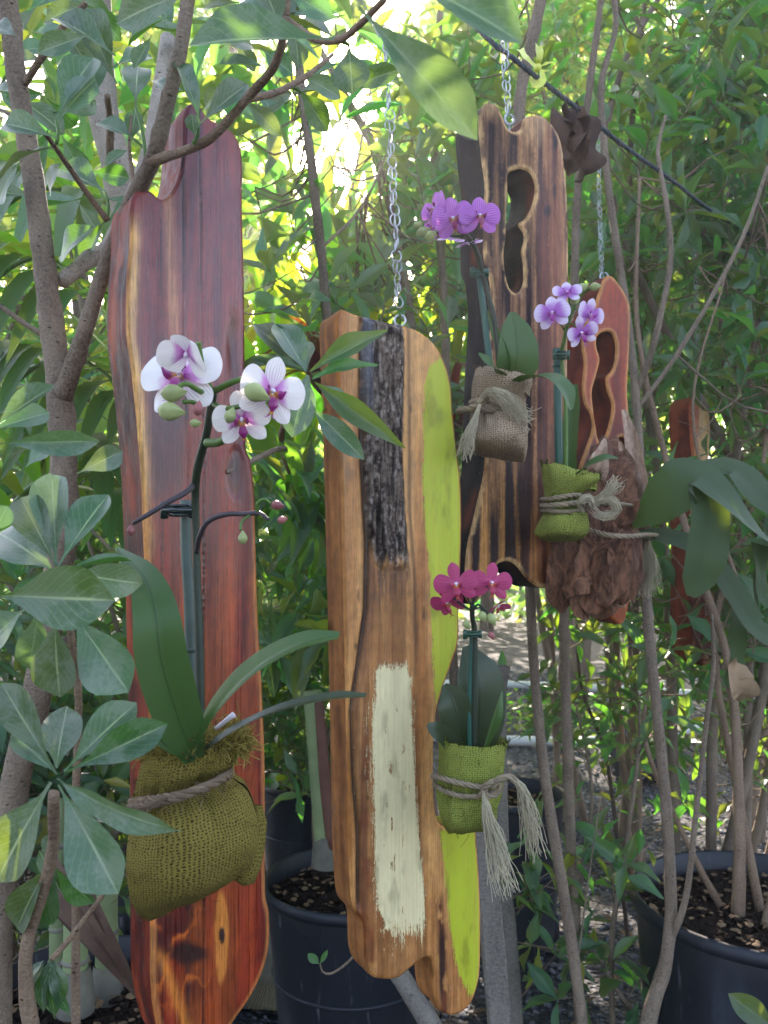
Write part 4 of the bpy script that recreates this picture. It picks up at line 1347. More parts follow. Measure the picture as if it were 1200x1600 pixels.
# petioles
pm_ = MB()
for a, b, Y in (((205, 214), (240, 250), .74), ((212, 166), (228, 250), .72), ((470, 145), (455, 135), .70), ((165, 300), (168, 342), .78), ((310, 195), (302, 225), .65), ((88, 188), (88, 225), .66), ((545, 70), (525, 62), .56)):
    tube(pm_, [at(*a, Y), at((a[0] + b[0]) / 2 + 3, (a[1] + b[1]) / 2, Y), at(*b, Y)], [.0012, .0015, .0018], n=6, seg=6)
pm_.build('petiole', M['stem_green'], ft)

# pale trunk behind it
pt = thing('pale_tree', 'smooth pale grey trunk standing just behind the forked foreground tree', 'tree', at(215, 1500, 1.35))
branch(pt, [(330, 1700, 1.35), (310, 1200, 1.35), (290, 700, 1.32), (225, 420, 1.28), (188, 280, 1.25), (160, 160, 1.25), (150, -40, 1.25)], [.03, .029, .028, .027, .025, .022, .02], M['bark_pale'], 'trunk', seg=16)
branch(pt, [(180, 290, 1.26), (172, 240, 1.2), (172, 190, 1.15), (168, 150, 1.1)], [.008, .006, .005, .004], M['bark_brown'])
it = []
for k in range(46):
    s = at(rng.uniform(-20, 450), rng.uniform(-80, 330), rng.uniform(1.3, 2.3))
    if 195 < to_px(s)[0] < 262 and to_px(s)[1] < 190: continue
    P = spline([s, s + Vector((rng.uniform(-.1, .1), 0, .08)), s + Vector((rng.uniform(-.2, .2), rng.uniform(-.1, .1), .16))], 8)
    twig_leaves(P, .10, .38, 9, it)
emit(pt, it, T_ELL, M['leaf_mid'], T_CHEAP, 300, 12, stuff='small_leaves')

# ------------------------------------------------------------------ whorled shrub at lower left
ws = thing('broad_leaf_shrub', 'shrub with whorls of large blue-green leaves filling the lower left corner', 'shrub', at(60, 1640, .58))
branch(ws, [(60, 1680, .62), (40, 1500, .60), (80, 1345, .57), (84, 1240, .53)], [.006, .005, .004, .0035], M['bark_brown'], 'stem')
branch(ws, [(120, 1700, .66), (118, 1300, .65), (122, 1080, .62), (95, 900, .56)], [.0035, .003, .0028, .0022], M['bark_brown'], 'stem')
branch(ws, [(-50, 1500, .6), (-50, 900, .58), (-22, 690, .56), (-14, 680, .55)], [.004, .003, .003, .002], M['bark_brown'], 'stem')
WL = [((88, 884), (26, 768), 62, .55, .03, .2, 0, 0), ((88, 884), (84, 748), 64, .55, .05, .1, 2, 1), ((92, 884), (164, 764), 64, .55, .03, -.2, 0, 0), ((80, 890), (-28, 800), 80, .56, .03, .3, 1, 1),
      ((95, 892), (205, 866), 28, .55, .03, -.9, 0, 0), ((-12, 930), (186, 938), 98, .49, -.01, .15, 2, 0), ((112, 895), (238, 918), 56, .56, .03, .3, 1, 1),
      ((85, 960), (88, 1092), 74, .52, .0, .1, 0, 0), ((110, 955), (205, 1080), 88, .53, .0, .2, 2, 1), ((60, 955), (42, 1070), 50, .55, .02, -.5, 1, 1), ((40, 950), (-20, 1000), 60, .54, .02, 0, 0, 1),
      ((86, 1205), (-4, 1062), 58, .50, .02, .2, 0, 0), ((90, 1210), (24, 1150), 34, .50, .02, .2, 2, 1), ((88, 1200), (104, 1085), 62, .54, .03, .3, 1, 1), ((100, 1206), (212, 1092), 62, .50, .03, -.1, 0, 0), ((104, 1206), (264, 1130), 58, .49, .01, .1, 2, 0),
      ((80, 1222), (-16, 1380), 92, .49, -.01, .2, 0, 0), ((92, 1226), (190, 1394), 88, .50, -.01, .1, 2, 1), ((90, 1216), (254, 1330), 46, .47, -.02, .5, 1, 1),
      ((80, 1345), (14, 1458), 56, .57, .02, .2, 0, 0), ((84, 1342), (60, 1440), 60, .59, .02, -.3, 2, 0), ((80, 1348), (145, 1420), 40, .6, .02, .3, 0, 0), ((72, 1350), (78, 1300), 22, .58, .02, .3, 0, 0),
      ((-4, 693), (160, 688), 40, .50, .0, .5, 2, 1), ((-14, 672), (82, 594), 42, .52, .02, -.2, 0, 0), ((-14, 672), (80, 640), 40, .53, .03, .3, 0, 1), ((-10, 690), (-40, 780), 60, .52, 0, .2, 2, 0),
      ((-10, 835), (10, 790), 40, .5, .0, .2, 0, 0), ((120, 740), (190, 705), 40, .7, .02, .5, 2, 1), ((100, 1400), (60, 1330), 24, .6, 0, .2, 0, 0), ((40, 730), (72, 700), 26, .62, .02, .3, 0, 1)]
for (b, t_, w, Y, dy, roll, k, gr) in WL:
    leaf_px(ws, (T_OBOV if k != 1 else T_ELL)[k], q if gr else g, b, t_, w, Y, dy, roll=roll)
for (b, t_, w, sh) in (((78, 1500), (48, 1590), 30, .5), ((72, 1502), (32, 1560), 24, .9), ((82, 1500), (100, 1570), 28, -.5), ((80, 1498), (76, 1600), 30, 0), ((84, 1502), (92, 1600), 26, .4), ((70, 1500), (30, 1535), 22, .8), ((86, 1500), (60, 1545), 26, .3), ((80, 1505), (62, 1598), 22, .9)):
    leaf_px(ws, T_ELL[1], g, b, t_, w, .62, -.01, roll=sh)
branch(ws, [(80, 1500, .62), (110, 1465, .63), (160, 1400, .65), (205, 1345, .67), (235, 1310, .69)], [.0022, .0022, .002, .0018, .0015], M['bark_brown'], 'stem', seg=8)

# ------------------------------------------------------------------ sapling whose leaves reach over the centre board
sp = thing('lance_leaf_sapling', 'sapling with pointed glossy leaves reaching in front of the bark board', 'sapling', at(560, 1372, 1.66))
branch(sp, [(560, 1372, 1.66), (556, 1200, 1.5), (545, 1020, 1.3), (510, 840, 1.1), (455, 740, 1.0), (440, 680, .94), (462, 632, .86), (482, 592, .76)], [.006, .0058, .0055, .005, .004, .0034, .003, .0022], M['bark_brown'], 'stem')
SL = [((485, 580), (610, 505), 36, .70, .02, .1, 0, 0), ((488, 592), (592, 558), 30, .70, .02, -.3, 0, 0), ((492, 598), (628, 698), 38, .68, -.02, .3, 1, 0), ((495, 600), (560, 640), 22, .70, .0, -.5, 0, 1), ((490, 640), (568, 716), 38, .70, -.01, .2, 2, 1),
      ((482, 586), (452, 682), 64, .72, .0, .2, 2, 1), ((478, 582), (432, 492), 50, .76, .04, .3, 2, 1), ((476, 580), (388, 488), 44, .78, .04, .1, 0, 1), ((474, 578), (362, 570), 44, .78, .0, .4, 2, 0), ((480, 578), (470, 520), 34, .78, .05, .2, 0, 1),
      ((474, 580), (372, 552), 24, .76, .04, .8, 0, 1), ((486, 600), (500, 655), 30, .76, .02, .3, 0, 0)]
for (b, t_, w, Y, dy, roll, k, gr) in SL:
    leaf_px(sp, T_LAN[k] if not (k == 2) else T_ELL[0], q if gr else M['leaf_lance'], b, t_, w, Y, dy, roll=roll)
branch(sp, [(447, 700, .96), (425, 705, .85), (390, 722, .79), (355, 738, .76)], [.003, .003, .0028, .0024], M['bark'], 'branch', seg=8)
it = []
for k in range(26):
    s = at(rng.uniform(390, 500), rng.uniform(640, 1060), rng.uniform(.98, 1.25))
    d = Vector((rng.uniform(-.1, .1), rng.uniform(-.05, .05), rng.uniform(-.03, .1)))
    P = spline([s, s + d * .5, s + d + Vector((0, 0, -.02))], 8)
    twig_leaves(P, .085, .28, 8, it, up=-.05)
emit(sp, it, T_LAN, M['leaf_lance'], T_CHEAPL, 300, 12, stuff='small_leaves')

# small twig in front of the centre pot
tw = thing('twig_sprout', 'thin bare twig ending in two tiny leaves before the black pot', 'twig', at(568, 1478, 1.12))
branch(tw, [(590, 1466, 1.2), (568, 1475, 1.14), (545, 1502, 1.1), (520, 1520, 1.08), (505, 1519, 1.07), (500, 1506, 1.06)], [.0022, .002, .0018, .0016, .0013, .001], M['bark'], 'stem', seg=6)
leaf_px(tw, T_ELL[2], M['leaf_lance'], (499, 1506), (481, 1490), 14, 1.06, 0)
leaf_px(tw, T_ELL[2], M['leaf_lance'], (500, 1506), (512, 1484), 8, 1.06, 0)

# ------------------------------------------------------------------ canes
M['cane'] = plain('pale_green_cane', S('#7f8f62'), .45, .4, .4, 25)
M['cane_ring'] = plain('cane_ring', S('#6d6a5c'), .6, .3, .4, 60)
M['sheath'] = plain('brown_sheath', S('#6d4a3c'), .6, .3, .5, 30)


def cane(label, x, Y, ytop, ybot, r, rings, group, lean=0, purple=0):
    th = thing('ringed_cane', label, 'cane', at(x, ybot, Y), group)
    c = MB(); tube(c, pts_px([(x, ybot, Y), (x + lean * .5, (ybot + ytop) / 2, Y), (x + lean, ytop, Y)]), [r * 1.15, r, r * .9], seg=16, n=14)
    c.build('cane_stem', M['cane'] if not purple else M['sheath'], th)
    for yy in rings:
        f = (ybot - yy) / (ybot - ytop)
        m = MB(); P = at(x + lean * f, yy, Y)
        lathe(m, [(r * 1.02, -.004), (r * 1.16, -.001), (r * 1.16, .001), (r * 1.0, .004)], P, 16)
        m.build('node_ring', M['cane_ring'], th)
    m = MB(); P = at(x, ybot, Y); lathe(m, [(r * 1.6, 0), (r * 1.5, .03), (r * 1.2, .06)], P, 16); m.build('root_collar', M['cane_ring'], th)
    return th


cane('pale ringed cane nearest the left edge of the pot', 90, 1.22, 1250, 1560, .011, (1320, 1450), 'ringed canes at the lower left')
cane('thick ringed cane in the middle of the lower left group', 118, 1.12, 1380, 1580, .016, (1500, 1555), 'ringed canes at the lower left')
cane('ringed cane closest to the red board with a bulbous foot', 167, 1.2, 1330, 1570, .0155, (1455, 1540), 'ringed canes at the lower left')
cs = cane('striped green and brown cane rooted in the round black pot', 512, 1.6, 1080, 1352, .020, (1330,), None, -24)
m = MB(); tube(m, pts_px([(520, 1325, 1.585), (508, 1220, 1.585), (498, 1090, 1.585)]), [.013, .012, .009], seg=12); m.build('dry_sheath', M['sheath'], cs)
it = []
for k in range(18):
    s = at(rng.uniform(410, 520), rng.uniform(850, 1090), rng.uniform(1.5, 1.75))
    P = spline([s, s + Vector((rng.uniform(-.06, .06), 0, .05)), s + Vector((rng.uniform(-.1, .1), 0, .07))], 8)
    twig_leaves(P, .12, .3, 5, it, up=-.1)
emit(cs, it, T_LAN, M['leaf_lance'], T_CHEAPL, 300, 12, stuff='small_leaves')

# dry palm frond piece, lower left
df = thing('dry_frond', 'torn dark brown dry leaf hanging behind the whorled shrub at lower left', 'dry leaf', at(210, 1545, .78))
for k, (a, b, c, w) in enumerate((((75, 1360), (130, 1440), (218, 1560), .028), ((100, 1350), (160, 1450), (222, 1560), .018), ((80, 1400), (140, 1470), (215, 1555), .014))):
    mb = MB(); ribbon(mb, pts_px([(*a, .80), (*b, .77), (*c, .78)]), [w, w, w * .6, w * .15], (.2, -1, .3), 16, 6, fold=.3, wave=.12)
    mb.build('frond_strip', M['dry'], df)

# ------------------------------------------------------------------ cordyline, straps, palms behind
def strap_plant(name, label, cat, base, n, L, W, mat, h0=.2, spread=.6, group=None, droop=.55, seed=0, toward=None):
    th = thing(name, label, cat, base, group)
    for k in range(n):
        a = rng.uniform(0, 6.28); el = rng.uniform(h0, 1.0)
        l = L * rng.uniform(.65, 1.15)
        hd = Vector((math.cos(a), math.sin(a), 0))
        P = [Vector(base), Vector(base) + hd * l * .12 * spread + Vector((0, 0, l * .4 * el)), Vector(base) + hd * l * .38 * spread + Vector((0, 0, l * .72 * el)),
             Vector(base) + hd * l * .8 * spread + Vector((0, 0, l * (.95 - droop * rng.uniform(.2, 1)) * el))]
        mb = MB(); w = W * rng.uniform(.7, 1.15)
        ribbon(mb, P, [w * .5, w, w * .95, w * .6, w * .04], hd * -.5 + Vector((0, 0, 1)), 14, 2, fold=.35)
        mb.build('leaf', mat, th)
    return th


for k, (x, y, Y, n, L, W, lab) in enumerate(((430, 620, 2.3, 34, 1.25, .045, 'backlit strap-leaved clump just right of the red board'), (560, 560, 2.9, 40, 1.4, .05, 'glowing yellow-green strap-leaved clump under the sun glare'),
                                             (700, 560, 3.0, 34, 1.3, .045, 'strap-leaved clump between the chain and the scorched board'), (330, 560, 3.2, 34, 1.7, .06, 'tall strap-leaved clump rising behind the top of the red board'), (620, 640, 3.8, 36, 1.9, .06, 'taller strap-leaved clump farther behind the bark board'),
                                             (480, 600, 4.2, 34, 2.1, .07, 'distant tall strap-leaved clump below the brightest sky'))):
    p = at(x, y, Y); p.z = max(.1, p.z - .45)
    strap_plant('strap_leaf_clump', lab, 'plant', p, n, L, W, M['leaf_strap'], .5, .55, 'strap-leaved clumps behind the boards')
strap_plant('burgundy_cordyline', 'dark burgundy cordyline behind the top left corner of the bark board', 'plant', at(520, 700, 1.75), 20, .42, .04, M['leaf_red'], .5, .55)
strap_plant('burgundy_cordyline', 'small reddish cordyline glimpsed left of the scorched board', 'plant', at(700, 760, 2.0), 12, .36, .035, M['leaf_red'], .5, .6)


def palm_frond(th, P, n, L, W, mat, down=.5, name='leaflet'):
    C = spline(P, 40); m = MB(); tube(m, P, [.008, .005, .002], n=20, seg=6); m.build('frond_stalk', M['stem_green'], th)
    T, A, B = frames(C)
    for k in range(n):
        i = int(8 + 31 * k / n); s = 1 if k % 2 else -1
        f = k / n; l = L * math.sin(math.pi * (.18 + .8 * f)) ** .6
        side = Vector(A[i]) if abs(A[i][2]) < abs(B[i][2]) else Vector(B[i])
        d = (side * s * .85 + Vector(T[i]) * .55).normalized()
        p0 = Vector(C[i]); mb = MB()
        ribbon(mb, [p0, p0 + d * l * .5 + Vector((0, 0, -.03 * l * down)), p0 + d * l + Vector((0, 0, -l * .45 * down))], [W * .4, W, W * .8, W * .05], (0, -.3, 1), 8, 2, fold=.3)
        mb.build(name, mat, th)


pp = thing('fan_palm', 'dark drooping palm fronds hanging behind the foreground trunk at the left edge', 'palm', at(-60, 1300, 1.5))
palm_frond(pp, pts_px([(-120, 700, 1.5), (-40, 480, 1.35), (60, 400, 1.2), (150, 470, 1.1)]), 26, .30, .035, M['leaf_palm'], 1.3)
palm_frond(pp, pts_px([(-100, 760, 1.6), (20, 600, 1.5), (120, 560, 1.4), (230, 640, 1.3)]), 26, .32, .035, M['leaf_palm'], 1.1)
palm_frond(pp, pts_px([(-140, 560, 1.7), (0, 330, 1.6), (120, 300, 1.5), (260, 380, 1.45)]), 26, .36, .04, M['leaf_palm'], 1.2)
palm_frond(pp, pts_px([(-60, 900, 1.6), (50, 760, 1.5), (140, 740, 1.5), (220, 820, 1.45)]), 24, .30, .04, M['leaf_palm'], 1.0)
p2 = thing('yellow_palm', 'sunlit yellow-green palm leaves glowing between the trunk and the red board', 'palm', at(60, 1200, 2.4))
palm_frond(p2, pts_px([(20, 900, 2.4), (90, 640, 2.3), (140, 560, 2.2), (200, 640, 2.0)]), 24, .40, .06, M['leaf_strap'], 1.1)
palm_frond(p2, pts_px([(60, 960, 2.5), (130, 760, 2.4), (180, 700, 2.3), (240, 780, 2.1)]), 24, .40, .06, M['leaf_strap'], 1.1)
palm_frond(p2, pts_px([(-40, 700, 2.7), (60, 380, 2.6), (150, 240, 2.5), (260, 300, 2.3)]), 26, .50, .07, M['leaf_strap'], 1.0)
palm_frond(p2, pts_px([(-60, 300, 2.7), (20, 100, 2.6), (120, 40, 2.5), (220, 100, 2.3)]), 26, .50, .07, M['leaf_strap'], 1.0)

# ------------------------------------------------------------------ trunks behind the boards
LT = dict(bark=M['bark'], tpls=T_LAN + [T_ELL[0]], cheap=T_CHEAPL + [T_CHEAP[0]])


def stemset(*a):
    return [(pts_px(p), r) for p, r in a]


shrub('slim_tree', 'slim upright trunk passing between the red board and the chain', 'tree',
      stemset(([(560, 1750, 1.7), (545, 1200, 1.6), (525, 700, 1.5), (505, 430, 1.45), (487, 260, 1.4), (468, 110, 1.4), (455, -80, 1.4)], [.016, .015, .013, .0115, .011, .0105, .009]),
              ([(500, 390, 1.45), (560, 330, 1.5), (600, 250, 1.55), (640, 120, 1.6)], [.004, .004, .003, .002])),
      [((-.16, 1.5, 1.75), (.25, .25, .35)), ((.0, 1.7, 1.55), (.3, .3, .35))], (0, 0, 0), 40, 8, .095, .34, M['leaf_mid'], whorl=4, tw=(.1, .25), **LT)
shrub('glare_tree', 'thin leaning trunk washed out by the sun glare just left of the chain', 'tree',
      stemset(([(700, 1300, 2.0), (660, 700, 1.9), (630, 420, 1.85), (590, 250, 1.8), (545, 160, 1.8), (480, 40, 1.8)], [.016, .015, .014, .013, .012, .008]),
              ([(640, 480, 1.85), (600, 360, 1.9), (560, 300, 1.95)], [.004, .003, .002])),
      [((.02, 1.9, 1.9), (.35, .3, .3))], (0, 0, 0), 24, 8, .09, .34, M['leaf_mid'], whorl=4, **LT)
shrub('slim_tree', 'pale straight trunk seen between the chain and the scorched board', 'tree',
      stemset(([(720, 1500, 1.9), (705, 900, 1.9), (695, 500, 1.9), (682, 300, 1.9), (678, 150, 1.9), (690, 0, 1.9)], [.015, .014, .013, .0125, .012, .010])),
      [((.2, 2.0, 1.95), (.3, .3, .35)), ((.2, 2.1, 1.35), (.25, .2, .25))], (0, 0, 0), 34, 8, .09, .32, M['leaf_mid'], whorl=4, **LT)
# trunk pair that carries the scorched board
clear = lambda q_: (q_.y < 1.16) or (to_px(q_)[1] > 960 and q_.y < 1.9 and 780 < to_px(q_)[0] < 1010 and rng.random() < .8)
shrub('slim_tree', 'trunk running up behind the scorched board and out above it with a yellow tape', 'tree',
      stemset(([(925, 1760, 1.34), (905, 1560, 1.34), (878, 1380, 1.33), (850, 1200, 1.32), (835, 1050, 1.31), (828, 920, 1.3), (815, 600, 1.3), (808, 300, 1.3), (812, 160, 1.3), (832, 60, 1.3), (858, -60, 1.3)],
               [.0145, .013, .0125, .0115, .0112, .011, .011, .0115, .013, .0135, .012]),
              ([(900, 1520, 1.34), (930, 1300, 1.38), (940, 1240, 1.42)], [.002, .0016, .001])),
      [((.25, 1.75, 2.0), (.4, .35, .3)), ((.32, 1.9, 1.3), (.2, .2, .3))], (0, 0, 0), 48, 8, .085, .3, M['leaf_lance'], avoid=clear, **LT)
shrub('slim_tree', 'second thin trunk just right of the tape-tied one, under the lime sack', 'tree',
      stemset(([(912, 1760, 1.55), (902, 1500, 1.5), (893, 1350, 1.5), (886, 1150, 1.48), (882, 940, 1.46), (892, 700, 1.45), (898, 430, 1.45), (903, 290, 1.45), (922, 130, 1.42), (945, -40, 1.4)],
               [.014, .0135, .013, .0125, .012, .011, .010, .0092, .0085, .007])),
      [((.45, 1.95, 1.9), (.35, .3, .35)), ((.5, 2.0, 1.1), (.25, .25, .3))], (0, 0, 0), 48, 8, .085, .3, M['leaf_lance'], avoid=clear, **LT)
shrub('forked_tree', 'pale trunk in front of the large right pot, forking high up behind the fern', 'tree',
      stemset(([(990, 1760, 1.30), (1012, 1600, 1.30), (1040, 1500, 1.30), (1048, 1400, 1.30), (1040, 1250, 1.30), (1025, 1100, 1.32), (1012, 960, 1.36), (1004, 800, 1.38), (998, 690, 1.38), (992, 600, 1.38), (978, 480, 1.4), (960, 360, 1.42), (945, 240, 1.42), (940, 130, 1.42), (962, 40, 1.42), (950, -60, 1.42)],
               [.019, .018, .0145, .0125, .0118, .0118, .0118, .0112, .0105, .010, .0095, .009, .0085, .008, .007, .006]),
              ([(1048, 1470, 1.30), (1072, 1400, 1.27), (1090, 1250, 1.25), (1105, 1120, 1.24), (1115, 1040, 1.23), (1112, 960, 1.22)], [.008, .007, .006, .0055, .005, .003]),
              ([(996, 610, 1.38), (1015, 560, 1.36), (1035, 480, 1.35), (1048, 400, 1.35), (1040, 310, 1.35), (1028, 240, 1.36), (1040, 180, 1.36)], [.007, .007, .0068, .0065, .006, .005, .003]),
              ([(994, 640, 1.38), (1040, 580, 1.36), (1085, 510, 1.34), (1125, 440, 1.33), (1165, 360, 1.33), (1200, 260, 1.33)], [.006, .0055, .0052, .005, .0045, .004])),
      [((.62, 1.75, 1.95), (.35, .3, .4)), ((.75, 1.7, 1.55), (.25, .25, .35))], (0, 0, 0), 60, 8, .085, .3, M['leaf_lance'], avoid=lambda q_: q_.y < 1.42, maxp=300, **LT)
# right potted shrub
ps = [([(1120, 1372, 1.44), (1085, 1300, 1.45), (1040, 1260, 1.5), (1000, 1200, 1.6)], [.020, .014, .009, .004])]
b_ = (PR.x, PR.y, PR.z - .04)
def pstem(dx, dy, top, r0, bend=0):
    s = Vector((b_[0] + dx * .3, b_[1] + dy * .3, b_[2]))
    e = Vector(top)
    return ([s, s.lerp(e, .12) + Vector((bend * .8, 0, .0)), s.lerp(e, .3) + Vector((bend * 1.6, .02, .03)), s.lerp(e, .5) + Vector((-bend * .4, -.02, .02)), s.lerp(e, .75) + Vector((-bend * 1.5, 0, .03)), e], [r0 * 1.25, r0, r0 * .8, r0 * .65, r0 * .5, r0 * .3])
shrub('potted_shrub', 'multi-stemmed shrub growing in the large black pot at the right', 'shrub',
      [pstem(-.15, .02, (.48, 1.55, 1.7), .016, .03), pstem(.02, .1, (.75, 1.75, 1.9), .012, -.04), pstem(.12, 0, (.9, 1.5, 1.8), .013, .03), pstem(-.2, .12, (.42, 1.8, 1.2), .009, -.03), pstem(-.05, -.1, (.62, 1.5, 1.5), .009, .05)],
      [((.62, 1.75, .95), (.36, .25, .35)), ((.74, 1.65, 1.65), (.36, .25, .4)), ((.74, 1.6, 1.1), (.3, .2, .4))], (0, 0, 0), 110, 8, .075, .32, M['leaf_lance'],
      avoid=lambda q_: q_.y < 1.5 and to_px(q_)[0] < 1160, whorl=3, bark=M['bark_brown'], tpls=T_LAN, cheap=T_CHEAPL, rs=.6)

# mid-ground shrubs, each its own
SH = [('bushy shrub behind the fern fronds at the right edge', (1.25, 2.3), 2.1, .5, .55, 'leaf_lance'), ('dense shrub behind the small redwood board', (.72, 2.5), 2.2, .45, .6, 'leaf_mid'),
      ('tall leafy shrub at the upper right corner', (1.35, 2.9), 2.9, .6, .7, 'leaf_mid'), ('shrub whose crown fills the gap above the rope', (.65, 3.0), 3.0, .6, .6, 'leaf_lance'),
      ('shrub behind the chain of the scorched board', (.15, 2.8), 2.7, .42, .5, 'leaf_mid'), ('low dense shrub behind the large right pot', (1.0, 2.2), 1.05, .42, .4, 'leaf_lance'), ('tall shrub leaning over the rope from the far right', (1.15, 2.1), 2.75, .42, .5, 'leaf_mid'), ('tall shrub high behind the scroll-cut redwood board', (.78, 1.95), 2.7, .32, .5, 'leaf_mid'), ('low leafy shrub right of the white pipes', (1.7, 3.4), 1.5, .5, .5, 'leaf_lance')]
for lab, (x, y), h, r, rz, mt in SH:
    b = Vector((x, y, 0))
    st = [([b + Vector((rng.uniform(-.1, .1), rng.uniform(-.1, .1), 0)), b + Vector((rng.uniform(-.12, .12), rng.uniform(-.1, .1), h * .35)), b + Vector((rng.uniform(-.3, .3), rng.uniform(-.2, .2), h * .7)), b + Vector((rng.uniform(-.4, .4), rng.uniform(-.2, .2), h))], [.018, .015, .010, .005]) for _ in range(4)]
    zc = h * .68
    shrub('garden_shrub', lab, 'shrub', st, [((x, y, zc), (r, r * .8, h * .34)), ((x, y, h * .85), (r * .8, r * .7, h * .2))], (0, 0, 0), 120, 9, .085, .32, M[mt], M['bark'], T_LAN + [T_ELL[1]], T_CHEAPL + [T_CHEAP[0]], (.12, .3), 'garden shrubs behind the boards', 300, 14, whorl=3)

# leafy sprigs low down in front of the gravel
for k, (lab, stem_, n) in enumerate((
        ('thin sapling with few leaves left of the forked trunk at the bottom', [(960, 1640, 1.5), (955, 1480, 1.5), (975, 1340, 1.5), (995, 1200, 1.5), (1000, 1100, 1.5)], 9),
        ('leafy seedling at the bottom beside the grey timber posts', [(810, 1680, 1.5), (805, 1560, 1.5), (800, 1450, 1.5), (790, 1400, 1.5)], 12),
        ('sprawling low shoots between the two thin trunks', [(900, 1640, 1.75), (905, 1400, 1.75), (925, 1240, 1.8), (900, 1100, 1.8)], 14),
        ('dark bent sapling behind the thin trunks under the fern', [(985, 1500, 2.1), (950, 1200, 2.1), (910, 1080, 2.1), (900, 980, 2.1)], 16),
        ('leafy shoots at the foot of the forked trunk', [(1030, 1680, 1.45), (1000, 1600, 1.45), (960, 1540, 1.45), (940, 1500, 1.45)], 8))):
    P = pts_px(stem_); C = spline(P, 40)
    th = thing('sapling', lab, 'sapling', P[0], 'saplings among the thin trunks')
    m = MB(); tube(m, P, [.006, .005, .004, .0025], seg=8, bump=.1, n=24); m.build('stem', M['bark'] if k != 3 else M['bark_dark'], th)
    it = []; tm = MB()
    for q_ in range(n):
        s = Vector(C[rng.randrange(8, 40)])
        d = Vector((rng.uniform(-.16, .16), rng.uniform(-.1, .1), rng.uniform(.0, .12)))
        T_ = [s, s + d * .5, s + d]
        tube(tm, T_, [.0016, .0012, .0008], n=5, seg=4)
        twig_leaves(spline(T_, 8), .07, .34, 6, it, up=.05, whorl=4)
    tm.build('twigs', M['bark'], th, kind='stuff')
    emit(th, it, T_LAN, M['leaf_lance'], T_CHEAPL, 300, 12, stuff='small_leaves')
lo = thing('low_sprout', 'two broad light green leaves poking up at the bottom right corner', 'sprout', at(1210, 1680, 1.05))
branch(lo, [(1230, 1720, 1.05), (1220, 1650, 1.05), (1205, 1600, 1.05)], [.003, .0025, .002], M['stem_green'], 'stem', seg=8)
leaf_px(lo, T_ELL[0], M['leaf_lance'], (1206, 1602), (1142, 1556), 40, 1.05, .0)
leaf_px(lo, T_ELL[1], M['leaf_lance'], (1210, 1604), (1260, 1560), 40, 1.05, .0)
# green seedlings, far left gap
lg = thing('leafy_seedlings', 'bright light green seedlings between the red and the centre board', 'plant', at(455, 1225, 2.3))
it = []
for k in range(130):
    s = at(rng.uniform(400, 520), rng.uniform(1040, 1225), rng.uniform(2.3, 2.9)); a = rng.uniform(0, 6.28)
    l = rng.uniform(.05, .11); it.append((s, (math.cos(a), math.sin(a), rng.uniform(-.4, .5)), (rng.gauss(0, .5), -.3 + rng.gauss(0, .4), 1), l, l * .7))
emit(lg, it, T_ELL, M['leaf_ground'], None, 300, 12, stuff='small_leaves')
m = MB()
for k in range(10):
    s = at(rng.uniform(410, 515), 1260, 2.5); tube(m, [s, s + Vector((rng.uniform(-.05, .05), 0, .35))], .003, n=4, seg=5)
m.build('stems', M['stem_green'], lg, kind='stuff')

# left mid-ground
for lab, (x, y), h, r, mt in (('dark leafy shrub behind the pale trunk at the left', (-.95, 2.2), 2.0, .45, 'leaf_mid'), ('dense shrub filling the lower gap left of the red board', (-.62, 2.1), 1.15, .38, 'leaf_lance'),
                              ('low dark shrub at the foot of the ringed canes', (-.75, 1.75), .75, .36, 'leaf_lance'), ('dark shrub at the left edge behind the whorled leaves', (-.95, 1.6), 1.2, .34, 'leaf_mid'), ('dark shrub between the red board and the bark board', (-.18, 2.3), 1.25, .32, 'leaf_lance'), ('shrub at the far left edge behind the palm', (-1.7, 2.9), 2.6, .6, 'leaf_mid')):
    b = Vector((x, y, 0))
    st = [([b, b + Vector((rng.uniform(-.12, .12), rng.uniform(-.1, .1), h * .35)), b + Vector((rng.uniform(-.3, .3), rng.uniform(-.2, .2), h * .7)), b + Vector((rng.uniform(-.3, .3), rng.uniform(-.2, .2), h))], [.016, .013, .009, .005]) for _ in range(3)]
    shrub('garden_shrub', lab, 'shrub', st, [((x, y, h * .62), (r, r * .8, h * .4))], (0, 0, 0), 90, 9, .09, .32, M[mt], M['bark'], T_LAN + [T_ELL[1]], T_CHEAPL + [T_CHEAP[0]], (.12, .3), 'garden shrubs behind the boards', 300, 14, whorl=3)

